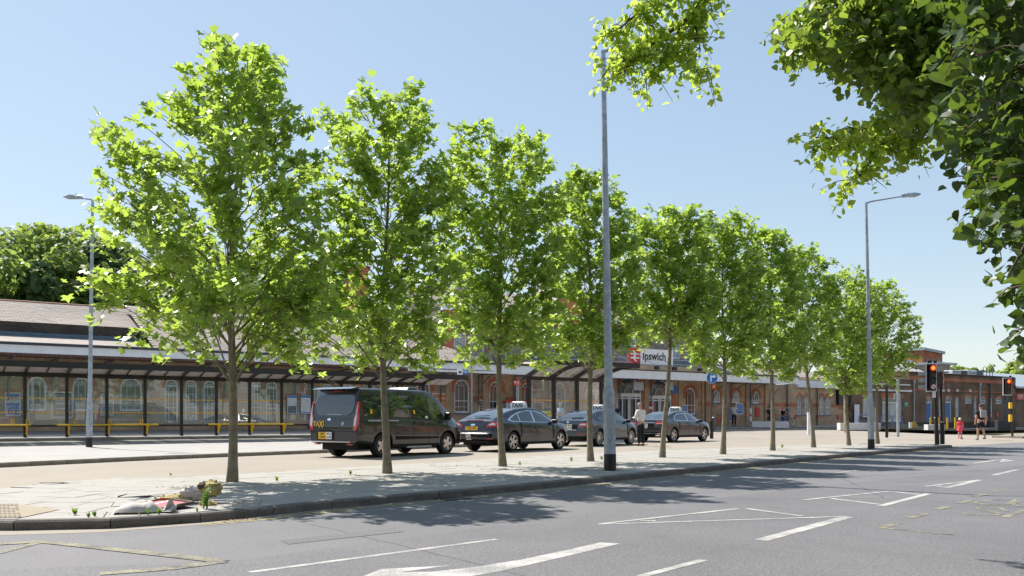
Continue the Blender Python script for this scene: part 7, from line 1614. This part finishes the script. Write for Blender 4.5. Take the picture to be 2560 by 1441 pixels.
for sd_ in (-1, 1):
    for tp, bt in (([(-2.22,1.74),(-1.2,1.76)],[(-2.15,1.17),(-1.2,1.16)]), ([(-1.12,1.765),(-.2,1.77)],[(-1.12,1.16),(-.2,1.14)]), ([(-.14,1.77),(.5,1.765)],[(-.14,1.14),(.5,1.12)])): c.side_patch('side_window', tp, bt, M['dlo'], r_, .004, sd_, 16, 6)
    c.side_patch('front_window', [(.60,1.74),(.75,1.70),(1.0,1.58),(1.16,1.46)], [(.60,1.22),(.72,1.08),(1.16,1.00)], M['dlo2'] if 'dlo2' in M else M.setdefault('dlo2', mat('clear car glass', (.07, .085, .085), .02, spec=.9, var=.4, vs=3, coat=1)), r_, .006, sd_, 10, 6)
    c.side_patch('quarter_window', [(1.21,1.43),(1.35,1.33),(1.52,1.18)], [(1.21,1.02),(1.52,1.02)], M['dlo2'], r_, .006, sd_, 8, 4)
    for x, z0, z1, x2 in ((-1.16,.45,1.1,None),(.55,.33,1.1,None),(-.17,.4,1.12,None),(1.42,.62,1.0,1.45)): c.seam(x, z0, z1, r_, sd_, x2)
    mb = MB(); y = c.side_y(-1.6, 1.06); mb.cbox((-1.45, sd_ * (y + .006), 1.045), (1.25, .018, .035)); mb.build('door_rail', M['galv'], r_)
    c.side_patch('side_moulding', [(-.95,.60),(1.0,.56)], [(-.95,.50),(1.0,.50)], M['under'], r_, .012, sd_, 20, 2)
    c.side_patch('sill_strip', [(-1.0,.37),(1.02,.36)], [(-1.0,.29),(1.02,.28)], M['under'], r_, .004, sd_, 14, 2)
    mb = MB(); mb.cbox((.1, sd_ * .93, .27), (1.1, .1, .05)); mb.build('side_step', M['galv'], r_)
    mb = MB(); y = c.side_y(.4, 1.0); mb.cbox((.38, sd_ * (y + .018), .98), (.2, .03, .035)); mb.build('door_handle', VB, r_); mb = MB(); y = c.side_y(.0, 1.0); mb.cbox((-.02, sd_ * (y + .018), .99), (.2, .03, .035)); mb.build('door_handle', VB, r_)
for sd_ in (-1, 1):
    q = lambda pts: [(sd_ * a, b) for a, b in pts]
    c.rear_patch('tail_lamp', q([(.90,.78),(.80,.78),(.79,1.12),(.85,1.25),(.86,1.55),(.91,1.58),(.94,1.2),(.955,.92)]), M['taillamp'], r_, .008)
    c.rear_patch('clear_lamp', q([(.90,.92),(.825,.88),(.825,1.1),(.875,1.24),(.885,1.48),(.90,1.48),(.915,1.1)]), M['clearlamp'], r_, .018)
    c.rear_patch('reflector', q([(.72,.37),(.55,.37),(.55,.40),(.72,.40)]), M['taillamp'], r_, .012)
c.rear_patch('rear_window', [(-.74,1.72),(-.78,1.45),(-.70,1.28),(-.55,1.19),(.55,1.19),(.70,1.28),(.78,1.45),(.74,1.72),(.6,1.77),(-.6,1.77)], M['dlo'], r_, .008)
c.rear_patch('tailgate_seam', [(-.88,.735),(.88,.735),(.88,.75),(-.88,.75)], M['under'], r_, .002); c.rear_patch('bumper_chrome', [(-.7,.44),(.93,.44),(.93,.465),(-.7,.465)], M['chrome'], r_, .03)
c.rear_patch('plate_recess', [(-.05,.50),(.62,.50),(.62,.74),(.5,.78),(.07,.78),(-.05,.74)], M['under'], r_, .003); c.rear_patch('brake_light', [(-.2,1.865),(.2,1.865),(.18,1.885),(-.18,1.885)], M['taillamp'], r_, .006)
c.rear_patch('badge', [(.16+.075*math.cos(k*math.pi/6),1.08+.035*math.sin(k*math.pi/6)) for k in range(12)], M['chrome'], r_, .012); c.rear_patch('round_sticker', [(-.38+.055*math.cos(k*math.pi/6),.96+.055*math.sin(k*math.pi/6)) for k in range(12)], M['galv'], r_, .008)
plate_set(c, .40, .625, ['SF67', 'HWW'], r_, two=True); licence(c, .14, .625, r_, .2)
put_text('taxi_lettering', 'TA', .18, M['yellow'], r_, face_mat((c.rear_x(.95) - .012, .665, .95), (0, -1, 0), (.1, 0, 1)), .03, 1.0); put_text('taxi_lettering', 'X', .27, M['yellow'], r_, face_mat((c.rear_x(.95) - .012, .475, .935), (0, -1, 0), (.1, 0, 1)), .022, .85); put_text('taxi_lettering', 'I', .18, M['yellow'], r_, face_mat((c.rear_x(.95) - .012, .375, .95), (0, -1, 0), (.1, 0, 1)), .03, 1.0)
mb = MB(); mb.bar((c.rear_x(1.22) - .02, .25, 1.225), (c.rear_x(1.22) - .02, -.35, 1.21), .02, .02); mb.build('rear_wiper', M['galv'], r_)
mb = MB(); mb.prism([(-2.56, 1.93), (-2.3, 1.99), (-2.2, 1.975), (-2.3, 1.93)], 'y', -.78, .78); mb.build('spoiler', VB, r_)
mb = MB(); mb.prism([(.2, 1.96), (.28, 2.05), (.62, 2.05), (.75, 1.93)], 'y', -.4, .4); bevel(mb.build('roof_pod', VB, r_), .03)
c.top_patch('windscreen', .98, 1.75, .72, .78, M['dlo'], r_); mirror(c, r_, 1.35, 1.12, True)
for x, s_ in ((-1.95, .07), (-.12, .07)): c.side_patch('yellow_sticker', [(x,1.36),(x+s_*1.2,1.36)], [(x,1.24),(x+s_*1.2,1.24)], M['yellow'], r_, .008, -1, 2, 2)
c.side_patch('white_sticker', [(.42,1.18),(.54,1.18)], [(.42,1.11),(.54,1.11)], M['whitesign'], r_, .009, -1, 2, 2)
# red car glimpsed at the far edge
rc = thing('parked_car', 'red car partly seen beyond the second traffic light', 'car', (AY(2640, 76), 76, 0), R(20)); c5 = Car(S); c5.body(carpaint('red car paint', (.35, .01, .02)), rc); c5.floor(rc); c5.wheels(rc, 5)
for sd_ in (-1, 1): c5.side_patch('side_window', S['dlo_top_o'], S['dlo_bot_o'], M['dlo'], rc, .005, sd_, 20, 5)
c5.top_patch('rear_window', -2.1, -1.2, .66, .6, M['dlo'], rc); c5.top_patch('windscreen', .42, 1.25, .62, .7, M['dlo'], rc)
# ================================================================ PEOPLE
def skin_tree(name, J, E, m, parent, sub=2, root=0, smooth=True):
    me = bpy.data.meshes.new(name); me.from_pydata([j[0] for j in J], E, []); o = bpy.data.objects.new(name + '_tmp', me); COL.objects.link(o)
    sk_ = o.modifiers.new('skin', 'SKIN'); sk_.use_smooth_shade = True
    for i, j in enumerate(J): sv = me.skin_vertices[0].data[i]; sv.radius = (j[1], j[2] if len(j) > 2 else j[1]); sv.use_root = (i == root)
    ss_ = o.modifiers.new('sub', 'SUBSURF'); ss_.levels = sub; ss_.render_levels = sub
    me2 = bpy.data.meshes.new_from_object(o.evaluated_get(bpy.context.evaluated_depsgraph_get())); bpy.data.objects.remove(o)
    me2.materials.clear(); me2.materials.append(m); me2.name = name; return link(name, me2, parent)
_cm = {}
def cloth(c):
    if c not in _cm: _cm[c] = mat('cloth %d' % len(_cm), c, .85, var=.12, vs=20)
    return _cm[c]
def person(label, loc, face, ht, pose, shirt, trousers, hair='hair', sleeves='short', legs='long', extra=None, shoe=(.02,.02,.02), bald=False, build=1., group=None):
    """faces +Y before turning; pose gives elbow/hand/knee/ankle positions in units of height"""
    r_ = thing('person', label, 'person', loc, face, group); k = ht
    P = dict(hipL=(-.052,0,.515), hipR=(.052,0,.515), kneeL=(-.056,.01,.285), kneeR=(.056,.01,.285), ankL=(-.058,-.01,.045), ankR=(.058,-.01,.045), shL=(-.108,0,.805), shR=(.108,0,.805), elL=(-.14,-.01,.63), elR=(.14,-.01,.63), haL=(-.15,.04,.48), haR=(.15,.04,.48), head=(0,.012,.925), neck=(0,0,.85), headtop=(0,.012,.965))
    P.update(pose); V_ = {a: Vector(b) * k for a, b in P.items()}; w_ = k * build
    pel = Vector((0, 0, .53)) * k; waist = Vector((0, .0, .62)) * k; chest = Vector((0, .0, .74)) * k; nb = Vector((0, -.005, .815)) * k
    def limb(a, b, c, ra, rb, rc, extra_=()): return a, b, c, ra, rb, rc
    J = [(pel, .078*w_, .06*w_), (waist, .07*w_, .055*w_), (chest, .085*w_, .06*w_), (nb, .05*w_, .045*w_), (V_['neck'], .031*w_, .031*w_), (V_['head'], .046*k, .053*k), (V_['headtop'], .035*k, .042*k)]; E_ = [(0,1),(1,2),(2,3),(3,4),(4,5),(5,6)]
    def add(parent_i, pts):
        i = parent_i
        for p, r0 in pts: J.append((p, r0)); E_.append((i, len(J) - 1)); i = len(J) - 1
        return i
    for s_ in 'LR':
        sg = -1 if s_ == 'L' else 1
        e = add(2, [(V_['sh' + s_], .036*w_), (V_['el' + s_], .026*w_), (V_['ha' + s_], .017*w_)])
        d = (V_['ha' + s_] - V_['el' + s_]).normalized(); palm = V_['ha' + s_] + d * .035 * k; i = add(e, [(palm, .018*k)])
        side = d.cross(Vector((0, 1, 0)) if abs(d.y) < .7 else Vector((0, 0, 1))).normalized()
        for q, (o_, ln2) in enumerate(((-.016, .034), (-.006, .04), (.005, .038), (.015, .03))): add(i, [(palm + d * .016 * k + side * o_ * k, .0055*k), (palm + d * ln2 * k * .95 + side * o_ * 1.1 * k + Vector((0, .006, -.004)) * k, .0045*k)])
        add(i, [(palm + side * -.022 * k * sg + d * .004 * k, .0055*k), (palm + side * -.03 * k * sg + d * .02 * k, .0045*k)])
        a = add(0, [(V_['hip' + s_], .052*w_), (V_['knee' + s_], .034*w_), (V_['ank' + s_], .022*w_)])
        ft = V_['ank' + s_]; fd = Vector(pose.get('toe' + s_, (0, 1, 0))).normalized(); add(a, [(ft + fd * .04 * k - Vector((0, 0, .022)) * k, .022*k), (ft + fd * .095 * k - Vector((0, 0, .03)) * k, .016*k)])
    skin_tree('body', J, E_, M['skin'], r_, 1)
    # clothes grown a little wider than the body
    g_ = 1.16
    J = [(pel + Vector((0,0,-.02*k)), .088*w_, .068*w_), (waist, .084*w_, .064*w_), (chest, .096*w_, .068*w_), (nb, .058*w_, .05*w_)]; E_ = [(0,1),(1,2),(2,3)]
    for s_ in 'LR':
        el = V_['el' + s_]; sh_ = V_['sh' + s_]; ha = V_['ha' + s_]; pts = [(sh_, .046*w_)]
        if sleeves == 'long': pts += [(el, .036*w_), (el.lerp(ha, .92), .026*w_)]
        elif sleeves == 'short': pts += [(sh_.lerp(el, .72), .039*w_)]
        else: pts += [(sh_.lerp(el, .2), .042*w_)]
        i = 2
        for p, r0 in pts: J.append((p, r0)); E_.append((i, len(J) - 1)); i = len(J) - 1
    skin_tree('shirt', J, E_, cloth(shirt), r_, 1)
    J = [(pel + Vector((0,0,.03*k)), .082*w_, .064*w_), (pel, .086*w_, .068*w_)]; E_ = [(0,1)]
    for s_ in 'LR':
        hp_, kn, an = V_['hip' + s_], V_['knee' + s_], V_['ank' + s_]; pts = [(hp_, .058*w_)]
        pts += [(kn, .043*w_), (an + Vector((0, 0, .012*k)), .036*w_)] if legs == 'long' else [(hp_.lerp(kn, .85), .05*w_)]
        i = 1
        for p, r0 in pts: J.append((p, r0)); E_.append((i, len(J) - 1)); i = len(J) - 1
    skin_tree('trousers' if legs == 'long' else 'shorts', J, E_, cloth(trousers), r_, 1)
    for s_ in 'LR':
        an = V_['ank' + s_]; fd = Vector(pose.get('toe' + s_, (0, 1, 0))).normalized(); mb = MB(); c = an + fd * .035 * k - Vector((0, 0, .02 * k)); mb.sphere((0, 0, 0), (.027*k, .075*k, .026*k), 10, 8); o = mb.build('shoe', cloth(shoe), r_, True); o.location = c; o.rotation_euler = fd.to_track_quat('Y', 'Z').to_euler()
    hd = V_['head'] + Vector((0, 0, .015*k)); look = Vector(pose.get('look', (0, 1, 0))).normalized(); q = look.to_track_quat('Y', 'Z')
    def hp(name, v, rad, m_, n=10):
        mb = MB(); mb.sphere((0,0,0), [a * k for a in rad], n, 8); o = mb.build(name, m_, r_, True); o.location = hd + q @ (Vector(v) * k); o.rotation_euler = q.to_euler(); return o
    hp('nose', (0, .052, -.008), (.006, .011, .011), M['skin'], 8)
    for sx in (-1, 1): hp('ear', (sx * .043, -.002, -.005), (.006, .012, .017), M['skin'], 8); hp('eye', (sx * .017, .048, .008), (.006, .004, .004), M['whitesign'], 8)
    hp('mouth', (0, .047, -.032), (.013, .004, .003), cloth((.35, .12, .1)), 8)
    if not bald: hp('hair', (0, -.012, .022), (.049, .055, .045), M[hair] if isinstance(hair, str) else cloth(hair), 16)
    if extra: extra(r_, k, V_, hd, q)
    return r_
# driver standing beside the third taxi
p = GH(1602, 1115.5)
person('grey haired man in a white shirt and black trousers standing by the taxi', p, R(38), 1.74, dict(elL=(-.15,.02,.64), elR=(.145,.03,.64), haL=(-.09,.15,.655), haR=(.02,.16,.66), head=(-.012,.03,.92), neck=(0,.01,.85), look=(-.2,.8,-.55), ankL=(-.06,0,.045), ankR=(.062,-.02,.045)),
       (.72,.70,.68), (.012,.012,.014), 'greyhair', 'long', build=1.12)
# walkers at the crossing
def backpack(r_, k, V_, hd, q):
    mb = MB(); mb.cbox((0, -.115 * k, .73 * k), (.165 * k, .075 * k, .2 * k)); bevel(mb.build('backpack', cloth((.33, .32, .34)), r_), .04, 3)
    for sx in (-1, 1): mb = MB(); mb.tube([(sx * .055 * k, -.08 * k, .80 * k), (sx * .06 * k, 0, .835 * k), (sx * .06 * k, .07 * k, .76 * k)], .012, 6); mb.build('strap', cloth((.33, .32, .34)), r_)
person('man in black top and shorts with a grey backpack walking away', GH(2452, 1101), R(4), 1.83, dict(kneeL=(-.05,.05,.285), kneeR=(.06,-.01,.285), ankL=(-.055,.05,.045), ankR=(.065,-.10,.075), elL=(-.15,-.03,.64), haL=(-.16,.0,.50), elR=(.155,-.02,.64), haR=(.165,.03,.49)), (.012,.012,.014), (.012,.012,.013), 'hair', 'short', 'short', backpack, (.12,.12,.13), build=1.1)
def hat(r_, k, V_, hd, q):
    mb = MB(); mb.sphere((0,0,0), (.068*k, .072*k, .06*k), 14, 8); o = mb.build('sun_hat', cloth((.75,.62,.5)), r_, True); o.location = hd + Vector((0, -.005, .03)) * k; mb = MB(); mb.lathe([(.066*k, 0), (.095*k, -.02*k), (.066*k, -.002*k)], 16); o = mb.build('hat_brim', cloth((.75,.62,.5)), r_, True); o.location = hd + Vector((0, 0, .02)) * k
    mb = MB(); mb.lathe([(.085*k, .80*k), (.10*k, .62*k), (.15*k, .44*k), (.155*k, .40*k), (.14*k, .41*k)], 16); mb.build('dress', cloth((.80,.07,.08)), r_, True)
person('small girl in a red dress and sun hat standing on a pink scooter', GH(2400, 1097), R(-20), 1.12, dict(elL=(-.14,.04,.66), haL=(-.13,.12,.60), elR=(.14,.03,.66), haR=(.14,.13,.58), kneeL=(-.05,-.02,.26), ankL=(-.07,-.1,.06)), (.80,.07,.08), (.80,.07,.08), 'hair', 'short', 'short', hat, (.6,.08,.15), build=1.25)
sc_ = thing('scooter', 'small pink kick scooter under the girl in red', 'scooter', GH(2404, 1098.5), R(70))
mb = MB(); mb.cbox((0, 0, .07), (.5, .1, .02)); mb.build('deck', cloth((.8,.1,.25)), sc_); mb = MB(); mb.tube([(.26, 0, .06), (.2, 0, .68)], .012, 8); mb.tube([(.2, -.13, .68), (.2, .13, .68)], .012, 8); mb.build('handlebar', cloth((.8,.1,.25)), sc_)
for x in (-.26, .28): mb = MB(); mb.lathe([(.02, -.02), (.055, -.018), (.06, 0), (.055, .018), (.02, .02)], 16, Matrix.Translation((x, 0, .06)) @ Matrix.Rotation(R(90), 4, 'X')); mb.build('wheel', M['rubber'], sc_, True)
# by the station wall
def stand(px, u): a = A(px, u); x, y = W2(a, u); return Vector((x, y, h(x, y) + .118))
person('man in a white T-shirt and dark trousers reading by the blue posters', stand(1835, 45.9), PHI + R(-65), 1.78, dict(elL=(-.13,.03,.66), haL=(-.06,.14,.69), elR=(.13,.03,.66), haR=(.05,.15,.68), look=(0,1,-.3)), (.75,.75,.78), (.012,.014,.02), 'hair', 'short', build=1.05)
person('boy in black with an orange cap among the bicycles', stand(1957, 44.6), PHI + R(-100), 1.5, dict(elL=(-.14,.06,.64), haL=(-.12,.18,.58), elR=(.14,.06,.64), haR=(.12,.18,.58)), (.012,.012,.014), (.012,.012,.014), (.75,.09,.03), 'short', group=None)
person('dark haired youth in a grey T-shirt leaning towards the boy in black', stand(1970, 45.0), PHI + R(70), 1.72, dict(elL=(-.15,.07,.66), haL=(-.08,.2,.66), elR=(.15,.06,.66), haR=(.1,.2,.64)), (.25,.28,.34), (.28,.31,.38), 'ink', 'short')
person('person in black half hidden behind the seventh tree trunk', stand(1923, 44.6), PHI + R(-30), 1.6, {}, (.012,.012,.014), (.02,.02,.025), 'hair', 'short')
person('man in a pale blue shirt seen through the short black shelter', Vector((*W2(A(1401, 38.5), 38.5), h(*W2(A(1401, 38.5), 38.5)) + .01)), PHI + R(20), 1.78, {}, (.42,.50,.62), (.08,.09,.12), 'greyhair', 'long', build=1.15)
person('person in a navy top with light blue sleeve near the entrance arches', Vector((*W2(A(1541, 43.0), 43.0), h(*W2(A(1541, 43.0), 43.0)) + .01)), PHI + R(-10), 1.75, {}, (.015,.02,.035), (.03,.03,.04), 'greyhair', 'short')
def bicycle(label, pos, rz, c):
    b = thing('bicycle', label, 'bicycle', pos, rz, 'bicycles by the station wall'); m_ = cloth(c)
    for x in (-.52, .52):
        mb = MB(); mb.lathe([(.32, -.018), (.345, 0), (.32, .018), (.305, 0), (.32, -.018)], 28, Matrix.Translation((x, 0, .345)) @ Matrix.Rotation(R(90), 4, 'X')); w_ = mb.build('wheel', M['rubber'], b, True)
        mb = MB()
        for k in range(8): t = math.pi * k / 8; mb.tube([(x + .31 * math.cos(t), 0, .345 + .31 * math.sin(t)), (x - .31 * math.cos(t), 0, .345 - .31 * math.sin(t))], .004, 3)
        mb.build('spokes', M['galv'], w_)
    mb = MB()
    for p0, p1 in (((-.52,0,.345),(-.02,0,.30)), ((-.02,0,.30),(-.16,0,.82)), ((-.16,0,.80),(.38,0,.82)), ((-.02,0,.30),(.36,0,.74)), ((-.52,0,.345),(-.16,0,.78)), ((.52,0,.345),(.34,0,.92))): mb.tube([p0, p1], .02, 6)
    mb.build('frame', m_, b, True); mb = MB(); mb.tube([(.42,-.26,.98),(.33,-.1,.95),(.33,.1,.95),(.42,.26,.98)], .014, 6); mb.build('handlebar', M['ink'], b, True); mb = MB(); mb.sphere((-.18, 0, .88), (.13, .07, .03), 10, 6); mb.build('saddle', M['ink'], b, True)
    mb = MB(); mb.lathe([(.09, -.005), (.09, .005)], 14, Matrix.Translation((-.02, .05, .3)) @ Matrix.Rotation(R(90), 4, 'X')); mb.tube([(-.02, .08, .3), (.12, .08, .2)], .01, 5); mb.build('crank', M['galv'], b)
bicycle('orange red bicycle leaning by the sixth trunk and the blue poster', stand(1797, 45.6), PHI + R(8), (.70,.09,.02))
bicycle('blue and pink bicycle held by the boy in the orange cap', stand(1953, 44.2), PHI + R(-6), (.15,.15,.45))
bicycle('dark bicycle with a pink bag beside the grey T-shirt youth', stand(1970, 44.3), PHI + R(170), (.03,.03,.05))
bicycle('dark bicycle held by the half hidden person in black', stand(1929, 44.4), PHI + R(5), (.04,.04,.05))
# arm of the seated driver at the open window of the third taxi is left inside the dark cabin
